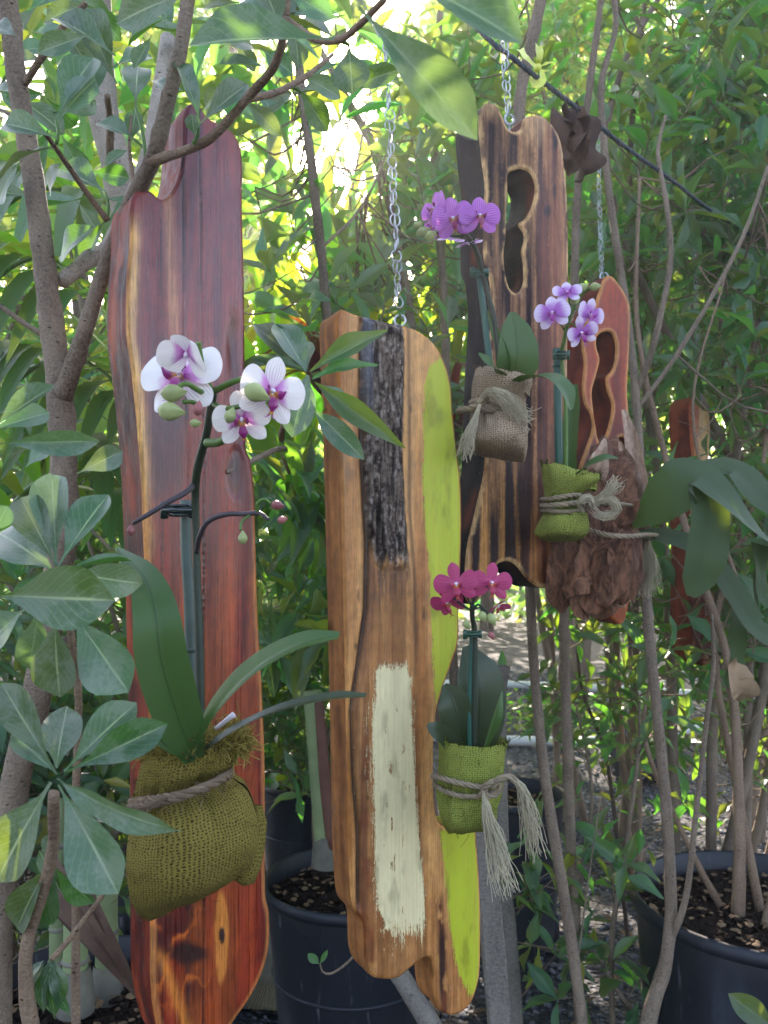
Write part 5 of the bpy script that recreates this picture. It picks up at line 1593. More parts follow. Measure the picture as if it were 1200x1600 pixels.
# ------------------------------------------------------------------ background trees
def far_tree(label, x, y, h, r, n, L, mt, clumps, group='trees at the back of the garden', z0=.35):
    b = Vector((x, y, 0))
    th = thing('garden_tree', label, 'tree', b, group)
    m = MB(); tube(m, [b, b + Vector((.1, 0, h * .4)), b + Vector((-.05, 0, h * .75)), b + Vector((0, 0, h * .95))], [.09, .07, .045, .015], seg=10, bump=.1, n=20); m.build('trunk', M['bark_dark'], th)
    it = []
    for c in range(clumps):
        v = rvec(1).normalized() * rng.random() ** .35
        cc = Vector((x + v.x * r, y + v.y * r * .8, h * (z0 + (1 - z0) * (.5 + .5 * v.z))))
        if c % 3 == 0:
            m = MB(); zz = max(.4, cc.z - r * .5); tube(m, [Vector((x, y, zz)), b.lerp(cc, .55) + Vector((0, 0, cc.z * .45 - .1)), cc], [.025, .015, .006], seg=6, n=8); m.build('branch', M['bark_dark'], th)
        cr = rng.uniform(.18, .38) * r
        for k in range(n // clumps):
            w = rvec(1).normalized() * rng.random() ** .5 * cr
            d = (w.normalized() + rvec(.5) + Vector((0, 0, -.1))).normalized(); l = L * rng.uniform(.6, 1.25)
            it.append((cc + w, d, Vector((0, 0, 1)) + rvec(.45), l, l * .36))
    it = [k for k in it if not glare(k[0], .08)]
    emit(th, it, T_CHEAPL, M[mt], None, 0, 99, stuff='crown')


far_tree('leafy tree filling the top right behind the rope', 1.9, 4.6, 5.4, 1.2, 6800, .11, 'leaf_far', 26, z0=.22)
far_tree('tree directly above the scorched board, far back', 1.25, 5.4, 5.6, 1.1, 6000, .11, 'leaf_far', 24, z0=.3)
far_tree('broad tree at the far right edge of the garden', 3.4, 5.8, 5.8, 1.6, 6500, .13, 'leaf_far', 28, z0=.15)
far_tree('bright tree under the glare between the red board and the chain', -.6, 6.2, 3.0, 1.1, 3600, .13, 'leaf_far', 20, z0=.1)
far_tree('tree behind the forked trunk at the top left', -1.9, 5.0, 4.9, 1.1, 5600, .12, 'leaf_far', 22, z0=.15)
far_tree('tall tree at the back behind the left palm', -3.6, 7.0, 6.5, 1.6, 4200, .15, 'leaf_far', 24, z0=.15)
far_tree('tall tree far behind the scorched board', 2.7, 8.8, 8.2, 2.1, 6200, .17, 'leaf_far', 26, z0=.15)
far_tree('round tree at the back behind the strap-leaved clumps', .3, 9.2, 3.6, 1.6, 4200, .17, 'leaf_far', 22, z0=.1)
far_tree('rear tree behind the right edge of the garden', 5.4, 9.5, 8.6, 2.4, 6000, .18, 'leaf_far', 26, z0=.1)
far_tree('rear tree at the left of the garden', -2.6, 9.8, 7.6, 2.0, 5600, .18, 'leaf_far', 22, z0=.1)
far_tree('light airy tree high above the chain, far behind the glare', 1.3, 10.5, 9.0, 1.7, 3000, .17, 'leaf_far', 24, z0=.62)
far_tree('sparse tall tree high up behind the left board', -1.7, 9.5, 8.2, 1.3, 2600, .16, 'leaf_far', 20, z0=.5)
# hedge that closes the garden
hb = thing('boundary_hedge', 'long dark hedge closing the far end of the gravel yard', 'hedge', (0, 12, 0))
it = []
for k in range(16000):
    x = rng.uniform(-14, 16); z = rng.random() * 2.9 * (1 + .15 * math.sin(x * 1.7)); y = 11.6 + rng.uniform(-.5, .8) + .3 * math.sin(x * 2.1)
    it.append(((x, y, z), (rng.gauss(0, 1), rng.gauss(-.4, .6), rng.gauss(0, .7)), rvec(1), .24, .10))
it = [(b, Vector(d).normalized(), n, L, W) for b, d, n, L, W in it]
emit(hb, it, T_CHEAP, M['leaf_mid'], None, 0, 99, stuff='hedge_foliage')
m = MB()
for k in range(30):
    tube(m, [(-14 + k, 12.1, 0), (-14 + k + rng.uniform(-.3, .3), 12.1, 2.4)], .04, n=4, seg=6)
m.build('hedge_stems', M['bark_dark'], hb, kind='stuff')
# ------------------------------------------------------------------ burlap
def burlap_mat(name, c1, c2, hole, wet=None):
    t = NTree(name)
    uv = t.n('TexCoord').outputs['UV']
    nz = t.n('TexNoise', {'Vector': uv, 'Scale': .35, 'Detail': 3.0}).outputs['Color']
    uvd = t.n('VectorMath', {0: uv, 1: t.n('VectorMath', {0: nz, 1: (1.6, 1.6, 0)}, operation='MULTIPLY').outputs[0]}, operation='ADD').outputs[0]
    sx = t.n('SeparateXYZ', {0: uvd}); u, v = sx.outputs[0], sx.outputs[1]
    pi = math.pi
    su = t.math('ABSOLUTE', t.math('SINE', t.math('MULTIPLY', u, pi)))
    sv = t.math('ABSOLUTE', t.math('SINE', t.math('MULTIPLY', v, pi)))
    cu = t.math('COSINE', t.math('MULTIPLY', u, pi)); cv = t.math('COSINE', t.math('MULTIPLY', v, pi))
    ov = t.math('MULTIPLY', cu, cv)
    thr = t.n('TexNoise', {'Vector': uvd, 'Scale': 1.1, 'Detail': 2.0}).outputs[0]
    wv = t.mr(thr, .3, .7, .2, .62, False)
    lu = t.mr(su, wv, .78, 0, 1); lv = t.mr(sv, wv, .78, 0, 1)
    # threads lie where |sin| is high; gaps where both are low
    thread = t.math('MAXIMUM', lu, lv)
    h = t.math('ADD', t.math('MULTIPLY', thread, .8), t.math('MULTIPLY', ov, .2))
    f1 = t.noise(t.scaled(uvd, (9, 9, 1)), 1.0, 3).outputs[0]
    big = t.noise(uvd, .12, 3).outputs[0]
    col = t.mix(t.mr(f1, .3, .7), c1, c2)
    col = t.mix(t.mr(ov, -.6, .6, 0, .35), col, tuple(x * .5 for x in c1))
    col = t.mix(t.mr(big, .4, .7, 0, .35), col, tuple(x * .6 for x in c1))
    if wet:
        g = t.n('NewGeometry').outputs['Position']
        z = t.n('SeparateXYZ', {0: g}).outputs[2]
        k = t.mr(t.math('ADD', z, t.math('MULTIPLY', t.math('SUBTRACT', big, .5), .03)), wet[0], wet[1])
        col = t.mix(t.math('MULTIPLY', k, wet[3]), col, wet[2])
    col = t.mix(t.mr(thread, .15, .6, .92, 0), col, hole)
    return t.out(t.pbr(col, .95, .12, t.bump(t.math('ADD', h, t.math('MULTIPLY', f1, .25)), .9, .0016)))


def sack(parent, rows, mat, pitch, name='burlap_sack', seg=72, wr=.10, seed=0, power=.85, neck=None, open_top=True, rimfray=None, fray_mat=None):
    """rows (xl, yl, xr, yr, Y, half depth): from the open rim down to the seam"""
    n = 46
    Rw = spline([list(r) for r in rows], n)
    a = np.linspace(0, 2 * math.pi, seg + 1)
    V = []; U = []
    vacc = 0; prev = None
    for k, (xl, yl, xr, yr, Y, hd) in enumerate(Rw):
        f = k / (n - 1)
        pl = math.exp(-((f - (neck if neck is not None else .3)) / .15) ** 2)
        cx, sn = np.sign(np.cos(a)) * np.abs(np.cos(a)) ** power, np.sign(np.sin(a)) * np.abs(np.sin(a)) ** .9
        t = (cx + 1) / 2
        fold = 1 + wr * (fbm(np.cos(a) * 4.5 + 20 + seed, np.sin(a) * 4.5 + f * 1.4, 7 + seed, 3) - .5) * 2 * (1.2 if neck is None else (.5 + 1.4 * math.exp(-((f - neck) / .14) ** 2)))
        fold = fold + pl * .09 * np.sin(a * 15 + 3 * fbm(a * 2, f * 3, 5 + seed, 2)) + .05 * np.sin(a * 5 + f * 9 + seed) * sm(.4, .9, f)
        px_ = xl + (xr - xl) * t; py_ = yl + (yr - yl) * t
        Yf = Y - hd * sn * fold
        ed = (fold - 1) * .6
        px_ = px_ + (px_ - (xl + xr) / 2) * ed
        P = np.stack([(px_ - 600) / FPX * Y, Yf, CH + (HYP - py_) / FPX * Y], -1)
        P[:, 2] += .004 * (fbm(a * 2, f * 6, 3 + seed, 2) - .5) + (.005 * (fbm(np.cos(a) * 5, np.sin(a) * 5, 9 + seed, 3) - .5) if k < 5 else 0)
        if prev is not None: vacc += np.linalg.norm(P - prev, axis=1).mean()
        prev = P
        V.append(P)
        per = 2 * math.pi * .5 * ((rows[2][2] - rows[2][0]) / FPX * rows[2][4] * .5 + rows[2][5]) * 1.0
        U.append(np.stack([a / (2 * math.pi) * round(per / pitch), np.full(seg + 1, vacc / pitch)], -1))
    V = np.array(V); U = np.array(U)
    mb = MB()
    i = np.arange(n - 1)[:, None] * (seg + 1); j = np.arange(seg)[None, :]
    F = np.stack([i + j, i + j + 1, i + seg + 2 + j, i + seg + 1 + j], -1).reshape(-1, 4)
    mb.add(V.reshape(-1, 3), F[:, ::-1], U.reshape(-1, 2))
    # inner lip and seam closure
    top, bot = V[0], V[-1]
    c = top.mean(0); inner = np.array([top, top * .9 + c * .1 + [0, 0, -.002], top * .86 + c * .14 - np.array([0, 0, .02])])
    k = seg + 1
    mb.add(inner.reshape(-1, 3), np.concatenate([np.stack([np.arange(seg) + s * k, np.arange(seg) + (s + 1) * k, np.arange(seg) + 1 + (s + 1) * k, np.arange(seg) + 1 + s * k], -1) for s in (0, 1)])[:, ::-1],
           np.concatenate([U[0], U[0] + [0, .8], U[0] + [0, 5]]))
    cb = np.broadcast_to(bot.mean(0), bot.shape) * .9 + bot * .1
    mb.add(np.vstack([bot, cb]), np.stack([np.arange(seg), np.arange(seg) + 1, np.arange(seg) + 1 + k, np.arange(seg) + k], -1)[:, ::-1], np.concatenate([U[-1], U[-1] + [0, 6]]))
    s = mb.build(name, mat, parent)
    # fill
    fl = MB(); fill = np.vstack([top * .84 + c * .16 - np.array([0, 0, .010]), np.broadcast_to(c - np.array([0, 0, .006]), top.shape)])
    fl.add(fill, np.stack([np.arange(seg), np.arange(seg) + 1, np.arange(seg) + 1 + k, np.arange(seg) + k], -1)); fl.build('potting_bark', M['bark_chip'], parent)
    # frayed rim threads
    fr = MB()
    for q_ in range(rimfray or 70):
        p = Vector(top[rng.randrange(seg)]); d = Vector((rng.gauss(0, .5), rng.gauss(0, .3), rng.uniform(.3, 1))) * rng.uniform(.003, .009)
        tube(fr, [p - Vector((0, 0, .004)), p + d * .5, p + d + rvec(.0015)], .00035, n=4, seg=3, cap=False)
    for q_ in range(160):
        k_ = rng.randrange(3, n - 2); j_ = rng.randrange(4, 34); p = Vector(V[k_][j_]) + Vector((0, -.0008, 0))
        d = Vector((rng.gauss(0, .6), -.25 * rng.random(), rng.gauss(-.2, .6))) * rng.uniform(.003, .010)
        tube(fr, [p, p + d * .5 + rvec(.001), p + d + rvec(.0015)], .00022, n=4, seg=3, cap=False)
    fr.build('frayed_threads', fray_mat or mat, s, kind='stuff')
    return s, V


def hair(mb, P, n, spread, r, end=1.0, wob=.004, spr0=.15, nn=10):
    """bundle of loose fibres along P"""
    C = spline(P, nn); T, A, B = frames(C); t = np.linspace(0, 1, nn)
    for k in range(n):
        a = rng.uniform(0, 6.28); q_ = rng.random() ** .5
        w = spread * q_ * (spr0 + (1 - spr0) * t ** 1.3)
        L = rng.uniform(.75, 1.08) if end else 1
        off = (np.cos(a) * A + np.sin(a) * B) * w[:, None]
        wb = np.stack([(vnoise(t * 5 + k * 3.1, k, 1 + s_) - .5) for s_ in range(3)], -1) * wob * t[:, None] * 2
        X = C + off + wb
        m = max(4, int(nn * min(1, L)))
        X = X[:m]
        tube(mb, list(X), r, n=m, seg=3, cap=False)


def cord(mb, P, r, turns=None, strands=3, n=None, hairs=0, seg=6):
    """laid cord: helical strands"""
    n = n or 60
    C = spline(P, n); T, A, B = frames(C)
    L = np.concatenate([[0], np.cumsum(np.linalg.norm(np.diff(C, axis=0), axis=1))])
    tw = L / (r * 9) * 2 * math.pi if turns is None else np.linspace(0, turns * 2 * math.pi, n)
    for s_ in range(strands):
        ph = tw + s_ * 2 * math.pi / strands
        X = C + (np.cos(ph)[:, None] * A + np.sin(ph)[:, None] * B) * r * .55
        tube(mb, list(X), r * .62, n=n * 2, seg=seg)
    for k in range(hairs):
        i = rng.randrange(n); p = Vector(C[i]); d = rvec(.5) * r * 3
        tube(mb, [p, p + d * .6 + rvec(.0008), p + d + Vector((0, 0, -.002))], .00018, n=4, seg=3, cap=False)


M['burlap_olive'] = burlap_mat('olive_burlap', S('#72652f'), S('#958640'), S('#302a12'), None)
M['burlap_tan'] = burlap_mat('tan_burlap', S('#a08a6e'), S('#bda68a'), S('#4a3a2a'))
M['burlap_lime'] = burlap_mat('lime_burlap', S('#86923c'), S('#a6ae56'), S('#3a3f18'))


# ------------------------------------------------------------------ orchid flowers
def petal_mat(name, edge, mid, core, vein, veinamt=.6, m0=.15, m1=.6, tf=.28, nv=5, spot=0):
    t = NTree(name)
    uv = t.n('TexCoord').outputs['UV']
    sx = t.n('SeparateXYZ', {0: uv}); u, v = sx.outputs[0], sx.outputs[1]
    nz = t.noise(uv, 5, 3).outputs[0]
    uu = t.math('ADD', u, t.math('MULTIPLY', t.math('SUBTRACT', nz, .5), .25))
    c = t.mix(t.mr(uu, .02, m0), core, mid)
    c = t.mix(t.mr(uu, m0, m1), c, edge)
    dv = t.math('SUBTRACT', v, .5)
    st = t.math('PINGPONG', t.math('ADD', t.math('MULTIPLY', dv, float(nv)), t.math('MULTIPLY', t.math('SUBTRACT', nz, .5), .5)), .5)
    vm = t.math('MULTIPLY', t.mr(st, .06, .2, 1, 0), t.mr(uu, .55, .95, veinamt, veinamt * .25))
    c = t.mix(vm, c, vein)
    fine = t.math('PINGPONG', t.math('MULTIPLY', v, 22.0), .5)
    bp = t.bump(t.math('ADD', t.mr(fine, 0, .5, 0, .3), nz), .25, .0006)
    pb = t.pbr(c, .48, .35, bp, **{'Sheen Weight': .2})
    tr = t.n('BsdfTranslucent', {'Color': c, 'Normal': bp}).outputs[0]
    return t.out(t.n('MixShader', {0: tf, 1: pb, 2: tr}).outputs[0])


P_PETAL = [.10, .40, .70, .88, .98, 1.0, .97, .88]
P_SEPAL = [.22, .52, .78, .94, 1.0, .95, .82, .60]
TP_PETAL = [leaf_tpl('petal', P_PETAL, .10, -.10, 14, 10, .012), leaf_tpl('petal', P_PETAL, .2, -.05, 14, 10, .02), leaf_tpl('petal', P_PETAL, -.02, -.14, 14, 10, .015)]
TP_SEPAL = [leaf_tpl('sepal', P_SEPAL, .10, -.12, 12, 8, .008), leaf_tpl('sepal', P_SEPAL, .22, -.10, 12, 8, .01)]
TP_CUP = [leaf_tpl('petal', P_PETAL, -.45, .25, 14, 10, .01)]


def ellipsoid(mb, c, ax, r1, r2, seg=12, n=9, pw=1.0):
    prof = [(r2 * math.sin(math.pi * k / (n - 1)) ** pw + 1e-5, -r1 * math.cos(math.pi * k / (n - 1))) for k in range(n)]
    lathe(mb, prof, c, seg, ax)


def lip_mesh(S_, style):
    """lip in flower space, x right, y up, z towards the viewer"""
    mb = MB()
    ribbon(mb, [(0, -.02, .05), (0, -.13, .22), (0, -.30, .30), (0, -.46, .24)], [.10, .17, .26, .05], (0, .5, 1), 12, 6, fold=-.5)
    for s_ in (-1, 1):
        ribbon(mb, [(.03 * s_, -.05, .05), (.13 * s_, -.03, .20), (.19 * s_, .06, .32)], [.10, .22, .08], (s_ * 1.0, .2, .4), 8, 4, fold=.4)
        ribbon(mb, [(.02 * s_, -.44, .25), (.05 * s_, -.54, .22), (.14 * s_, -.60, .26)], [.05, .035, .012], (0, .4, 1), 8, 2)
    me = mb.mesh('lip')
    me.transform(Matrix.Scale(S_, 4))
    return me


def orchid_set(key, petal, sepal, lipc, cal):
    t = NTree(key + '_lip')
    uv = t.n('TexCoord').outputs['UV']; sx = t.n('SeparateXYZ', {0: uv})
    c = t.mix(t.mr(sx.outputs[0], .08, .42), cal, lipc)
    lip = t.out(t.pbr(c, .4, .45))
    return {'petal': petal, 'sepal': sepal, 'lip': lip, 'liphue': lipc, 'me': None, 'cal': None}


CW = S('#eee8e2')
OS = {
    'white': orchid_set('white', petal_mat('white_petal', CW, S('#d48ac6'), S('#a02c8c'), S('#c58abb'), .06, .25, .5, nv=7), petal_mat('white_sepal', CW, S('#e2cfdc'), S('#b86fa6'), S('#a4558f'), .45, .2, .6, nv=7), S('#861a63'), S('#c98a1e')),
    'pur': orchid_set('striped', petal_mat('striped_petal', S('#b765bd'), S('#b562b8'), S('#e0bbe0'), S('#7c1f80'), .85, .1, .4, nv=9), petal_mat('striped_sepal', S('#ba6cc0'), S('#b562b8'), S('#e0bbe0'), S('#7c1f80'), .85, .1, .4, nv=7), S('#7c1748'), S('#a8601a')),
    'pink': orchid_set('lilac', petal_mat('lilac_petal', S('#e3cfe6'), S('#b063bb'), S('#a651b0'), S('#9a48a8'), .2, .35, .85), petal_mat('lilac_sepal', S('#e6d6e8'), S('#bd7cc5'), S('#a651b0'), S('#9a48a8'), .2, .3, .8), S('#8e2280'), S('#c07aa8')),
    'crim': orchid_set('crimson', petal_mat('crimson_petal', S('#b23464'), S('#bd4474'), S('#cf8ab4'), S('#86183f'), .45, .12, .4, .2), petal_mat('crimson_sepal', S('#b83a68'), S('#bd4474'), S('#cf8ab4'), S('#86183f'), .4, .12, .4, .2), S('#a02a4a'), S('#c86a1e')),
}
for k_, v_ in OS.items():
    me = lip_mesh(1.0, k_); me.materials.append(v_['lip']); v_['lipme'] = me
    cm = MB(); ellipsoid(cm, (0, .02, .10), (0, -.35, 1), .13, .07); ellipsoid(cm, (0, -.08, .10), (0, -.5, 1), .07, .05)
    cme = cm.mesh('flower'); cme.materials.append(M['column_white']); v_['colme'] = cme


def flower(root, key, c, Y, rpx, face, roll=0.0, openness=1.0, wide=1.0, lip=True, parts=None):
    st = OS[key]
    Z = Vector(face).normalized()
    up = Vector((0, 0, 1)); X = up.cross(Z).normalized(); Yv = Z.cross(X)
    q_ = Quaternion(Z, roll); X = q_ @ X; Yv = q_ @ Yv
    C = at(c[0], c[1], Y); s = rpx / FPX * Y
    W = Matrix(((X.x * s, Yv.x * s, Z.x * s, C.x), (X.y * s, Yv.y * s, Z.y * s, C.y), (X.z * s, Yv.z * s, Z.z * s, C.z), (0, 0, 0, 1)))
    f = link('flower', st['colme'], None, root, W)

    def pet(tp, ang, L, Wd, cup, nm, mat, zoff):
        d = Vector((math.cos(R(ang)), math.sin(R(ang)), cup)).normalized()
        m = leaf_matrix(Vector((0, 0, zoff)) + d * .03, d, Vector((-math.cos(R(ang)) * cup * 1.0, -math.sin(R(ang)) * cup, 1)), L, Wd)
        link(nm, tpl_mesh(tp, mat, nm), mat, f, W @ m)
    cup = (1 - openness)
    j = lambda a: rng.uniform(-a, a)
    for n_, (a_, l_, w_) in enumerate(((90, .98, .66), (222, .98, .62), (318, .98, .62))):
        if parts and n_ not in parts: continue
        pet(TP_SEPAL[n_ % 2], a_ + j(5), l_, w_ * wide, cup * .8 + j(.08) - .03, 'sepal', st['sepal'], -.02)
    for n_, a_ in enumerate((12, 168)):
        if parts and n_ + 3 not in parts: continue
        pet(TP_PETAL[rng.randrange(3)], a_ + j(4), 1.0, 1.02 * wide, cup + j(.08) + .05, 'petal', st['petal'], .03)
    if lip: link('lip', st['lipme'], st['lip'], f, W @ Matrix.Translation((0, -.02, .03)) @ Matrix.Scale(1.3, 4))
    return f


def bud(root, c, Y, r, ax, mat, elong=1.35):
    mb = MB(); P = at(*c, Y); rr = r * .84 / FPX * Y
    pr = [(.02, -1.0), (.5, -.8), (.86, -.4), (1.0, 0), (.92, .4), (.62, .85), (.28, 1.25), (.02, 1.5)]
    n0 = sum(len(v) for v in mb.V); lathe(mb, [(a * rr, b * rr * elong * .85) for a, b in pr], P, 18, ax)
    V = mb.V[-1] - np.array(P); th = np.arange(len(V)) % 18 / 18 * 6.283
    mb.V[-1] = np.array(P) + V * (1 + .05 * np.cos(th * 3))[:, None]
    me = mb.mesh('bud')
    return link('bud', me, mat, root)


def clip(root, c, Y, w, h, mat):
    P = at(*c, Y); s = w / FPX * Y * .5; hh = h / FPX * Y * .5
    mb = MB()
    for dz in (-.55, .55):
        lathe(mb, [(s * .62, -hh * .18), (s * .85, -hh * .1), (s * .85, hh * .1), (s * .62, hh * .18), (s * .6, 0), (s * .62, -hh * .18)], P + Vector((-s * .1, -.002, hh * dz)), 20)
    tube(mb, [P + Vector((-s, -s * .7, -hh)), P + Vector((-s, -s * .7, hh))], s * .28, seg=8)
    tube(mb, [P + Vector((s * .8, -s * .5, -hh * .9)), P + Vector((s * .8, -s * .5, hh * .9))], s * .22, seg=8)
    tube(mb, [P + Vector((-s, -s * .8, 0)), P + Vector((s * .9, -s * .8, 0))], s * .22, seg=8)
    return mb.build('plant_clip', mat, root)


def stem(root, P, r, mat, name='flower_stem', seg=8, bump=.04):
    mb = MB(); tube(mb, pts_px(P), r, seg=seg, bump=bump, n=10 * (len(P) - 1) + 1)
    return mb.build(name, mat, root)


def oleaf(root, P, W, nrm, mat, name='leaf', fold=.25, n=22, twist=0):
    mb = MB(); ribbon(mb, pts_px(P), W, nrm, n, 8, fold=fold, twist=twist)
    return mb.build(name, mat, root)


# ---- white orchid in the olive sack
o1 = thing('potted_orchid', 'white orchid with magenta lips in the large olive burlap sack on the red board', 'orchid', at(295, 1180, .66), 'orchids tied to boards')
s1, V1 = sack(o1, [(228, 1172, 374, 1150, .655, .034), (222, 1205, 368, 1182, .655, .036), (216, 1245, 356, 1210, .66, .032), (212, 1275, 384, 1235, .655, .044), (206, 1320, 402, 1290, .65, .052), (207, 1370, 392, 1345, .65, .046), (214, 1410, 352, 1378, .655, .030), (226, 1436, 318, 1400, .66, .008)],
              M['burlap_olive'], .0021, wr=.13, seed=1, neck=.3)
ear = MB(); c = at(392, 1318, .66)
lathe(ear, [(.002, -.032), (.008, -.029), (.011, -.018), (.0115, 0), (.010, .018), (.004, .03)], c, 24, (.15, .2, 1), .8)
ear.U[-1] = ear.U[-1] * np.array([30, 26]); ear.build('sack_corner', M['burlap_olive'], s1)
tm = MB(); cord(tm, pts_px([(205, 1258, .67), (225, 1258, .622), (270, 1248, .606), (310, 1234, .606), (345, 1218, .618), (362, 1206, .65)]), .0032, hairs=90, n=70); cord(tm, pts_px([(205, 1250, .67), (235, 1248, .618), (285, 1240, .604), (335, 1222, .612), (360, 1212, .64)]), .0024, hairs=60, n=70)
hair(tm, pts_px([(262, 1244, .604), (225, 1262, .60), (205, 1262, .60), (188, 1250, .61)]), 9, .006, .0003)
hair(tm, pts_px([(262, 1244, .604), (235, 1262, .60), (215, 1285, .60)]), 5, .006, .0003)
tm.build('twine', M['fibre_dark'], o1)
mo = MB()
for k in range(900):
    a = rng.uniform(-.2, math.pi + .2); f = rng.uniform(.75, 1.05)
    i_ = int(a / (2 * math.pi) * 72) % 72; p = Vector(V1[0][i_]) * f + Vector(V1[0].mean(0)) * (1 - f) + Vector((0, 0, rng.uniform(-.004, .006)))
    d = rvec(.0045) + Vector((0, 0, .002)); tube(mo, [p, p + d + rvec(.0012), p + d * 1.7], .00045, n=4, seg=3, cap=False)
for k in range(500):
    t_ = rng.random(); p = at(352 + 32 * t_, 1168 - 6 * t_, .645) + rvec(.003); d = rvec(.004)
    tube(mo, [p, p + d + rvec(.001), p + d * 1.6], .00045, n=4, seg=3, cap=False)
mo.build('moss', M['moss'], o1, kind='stuff')
m = MB(); tube(m, pts_px([(338, 1138, .63), (358, 1122, .62), (366, 1116, .62)]), [.0018, .002, .0026], seg=8); m.build('aerial_root', M['column_white'], o1)
gl = M['leaf_orchid']
oleaf(o1, [(304, 1186, .62), (278, 1120, .61), (252, 1030, .60), (243, 960, .60), (226, 905, .62), (182, 856, .66)], [.016, .034, .038, .036, .030, .022, .003], (.35, -1, .1), gl, fold=.3)
oleaf(o1, [(300, 1186, .62), (340, 1110, .60), (400, 1046, .58), (470, 1006, .56), (530, 994, .55)], [.012, .024, .026, .022, .016, .007], (-.5, -.6, .8), gl, fold=.35)
oleaf(o1, [(310, 1180, .625), (370, 1140, .61), (440, 1108, .59), (520, 1090, .58), (572, 1088, .57)], [.010, .013, .012, .011, .010, .005], (-.1, -.45, 1), M['leaf_orchid_dark'], fold=.35)
oleaf(o1, [(304, 1188, .62), (270, 1170, .61), (238, 1148, .61), (222, 1130, .62)], [.010, .014, .010, .003], (.1, -.6, 1), gl, fold=.3)
stem(o1, [(300, 1170, .66), (299, 1090, .665), (296, 950, .67), (291, 860, .675), (290, 782, .675)], .0046, M['stake_dark'], 'support_stake', 12, .02)
for yy in (1015, 1095):
    m = MB(); lathe(m, [(.0046, -.002), (.0056, -.0008), (.0056, .0008), (.0046, .002)], at(298 if yy < 1050 else 300, yy, .666), 14); m.build('stake_node', M['stake_dark'], o1)
stem(o1, [(314, 1160, .645), (312, 1020, .65), (308, 900, .655), (306, 820, .655), (305, 770, .65), (309, 730, .635), (322, 680, .615), (329, 640, .60), (333, 612, .59)], [.0034, .0034, .0032, .0032, .0034, .0034, .0032, .0032, .0030], M['stem_dark'])
stem(o1, [(333, 612, .59), (352, 602, .58), (372, 594, .575), (392, 592, .575)], [.0026, .0024, .0022, .002], M['stem_green'], 'pedicel')
stem(o1, [(330, 612, .59), (318, 580, .58), (313, 555, .575), (310, 535, .57)], [.0026, .0022, .002, .002], M['stem_green'], 'pedicel')
stem(o1, [(326, 618, .59), (310, 610, .575), (292, 600, .565), (278, 604, .56)], [.0022, .002, .0018, .0016], M['stem_green'], 'pedicel')
stem(o1, [(326, 622, .59), (312, 632, .58), (300, 628, .57), (285, 628, .565)], [.002, .0018, .0016, .0014], M['stem_green'], 'pedicel')
stem(o1, [(334, 632, .592), (352, 638, .58), (370, 636, .575), (396, 628, .58)], [.002, .002, .0018, .0016], M['stem_green'], 'pedicel')
stem(o1, [(323, 692, .61), (345, 690, .60), (360, 672, .59), (372, 660, .585)], [.0034, .003, .0026, .002], M['stem_green'], 'pedicel')
stem(o1, [(306, 752, .648), (292, 768, .64), (262, 785, .63), (228, 806, .625), (208, 818, .625)], [.0026, .0024, .0022, .002, .0016], M['stem_purple'], 'side_branch')
stem(o1, [(307, 862, .652), (312, 838, .64), (325, 815, .63), (352, 804, .62), (385, 803, .61), (405, 802, .605), (420, 812, .60)], [.0022, .0022, .0021, .002, .002, .0018, .0012], M['stem_purple'], 'side_branch')
stem(o1, [(403, 800, .605), (402, 788, .602), (412, 780, .60), (422, 786, .60)], .0012, M['stem_green'], 'pedicel', 6)
stem(o1, [(392, 804, .608), (378, 815, .606), (376, 828, .604)], .0011, M['stem_green'], 'pedicel', 6)
flower(o1, 'white', (284, 588), .585, 70, (-.3, -1, .35), .06, .9, .92)
flower(o1, 'white', (292, 552), .555, 46, (-.25, -.75, -.75), -.25, .35, 1.1, False)
flower(o1, 'white', (424, 612), .575, 56, (.6, -1, -.1), -.2, .88, .92)
flower(o1, 'white', (378, 655), .585, 46, (.1, -1, -.35), .15, .6, .9, True)
for c_, r_, ax_, m_ in (((268, 614), 17, (1, 0, .1), 'bud'), ((264, 642), 18, (1, 0, -.1), 'bud'), ((309, 640), 10, (.2, 0, 1), 'bud_pink'), ((304, 661), 8, (1, 0, 0), 'bud'), ((398, 612), 18, (1, 0, -.5), 'bud'), ((359, 651), 11, (.4, 0, 1), 'bud'), ((432, 789), 9, (1, 0, -.2), 'bud_pink'), ((440, 812), 7, (1, 0, .2), 'bud_pink'), ((379, 842), 9, (0, 0, 1), 'bud'), ((204, 830), 7, (0, 0, 1), 'bud_pink')):
    bud(o1, c_, .56 if c_[1] < 700 else .60, r_, ax_, M[m_])
clip(o1, (284, 798), .662, 46, 26, M['clip'])

# ---- purple striped orchid in the tan sack
o2 = thing('potted_orchid', 'purple striped orchid in the tan burlap sack tied to the scorched board', 'orchid', at(785, 640, .94), 'orchids tied to boards')
s2, V2 = sack(o2, [(744, 576, 832, 594, .95, .03), (738, 600, 828, 606, .95, .034), (736, 636, 816, 632, .955, .03), (736, 665, 820, 655, .945, .042), (736, 690, 822, 686, .94, .044), (742, 706, 822, 708, .945, .034), (752, 712, 820, 722, .955, .010)], M['burlap_tan'], .0023, wr=.16, seed=2, neck=.38)
tm = MB(); cord(tm, pts_px([(735, 640, .96), (750, 640, .918), (785, 640, .912), (815, 636, .93)]), .0028, hairs=60); cord(tm, pts_px([(735, 628, .96), (755, 626, .916), (790, 634, .912), (818, 640, .94)]), .0026, hairs=40)
cord(tm, pts_px([(716, 642, .97), (725, 640, .93), (745, 634, .91), (762, 620, .905)]), .0034, hairs=30)
tm.build('twine', M['twine'], o2)
tm = MB(); hair(tm, pts_px([(748, 628, .905), (765, 612, .895), (790, 622, .89), (812, 650, .90), (822, 656, .91)]), 90, .011, .00035, wob=.010); tm.build('tassel', M['fibre'], o2)
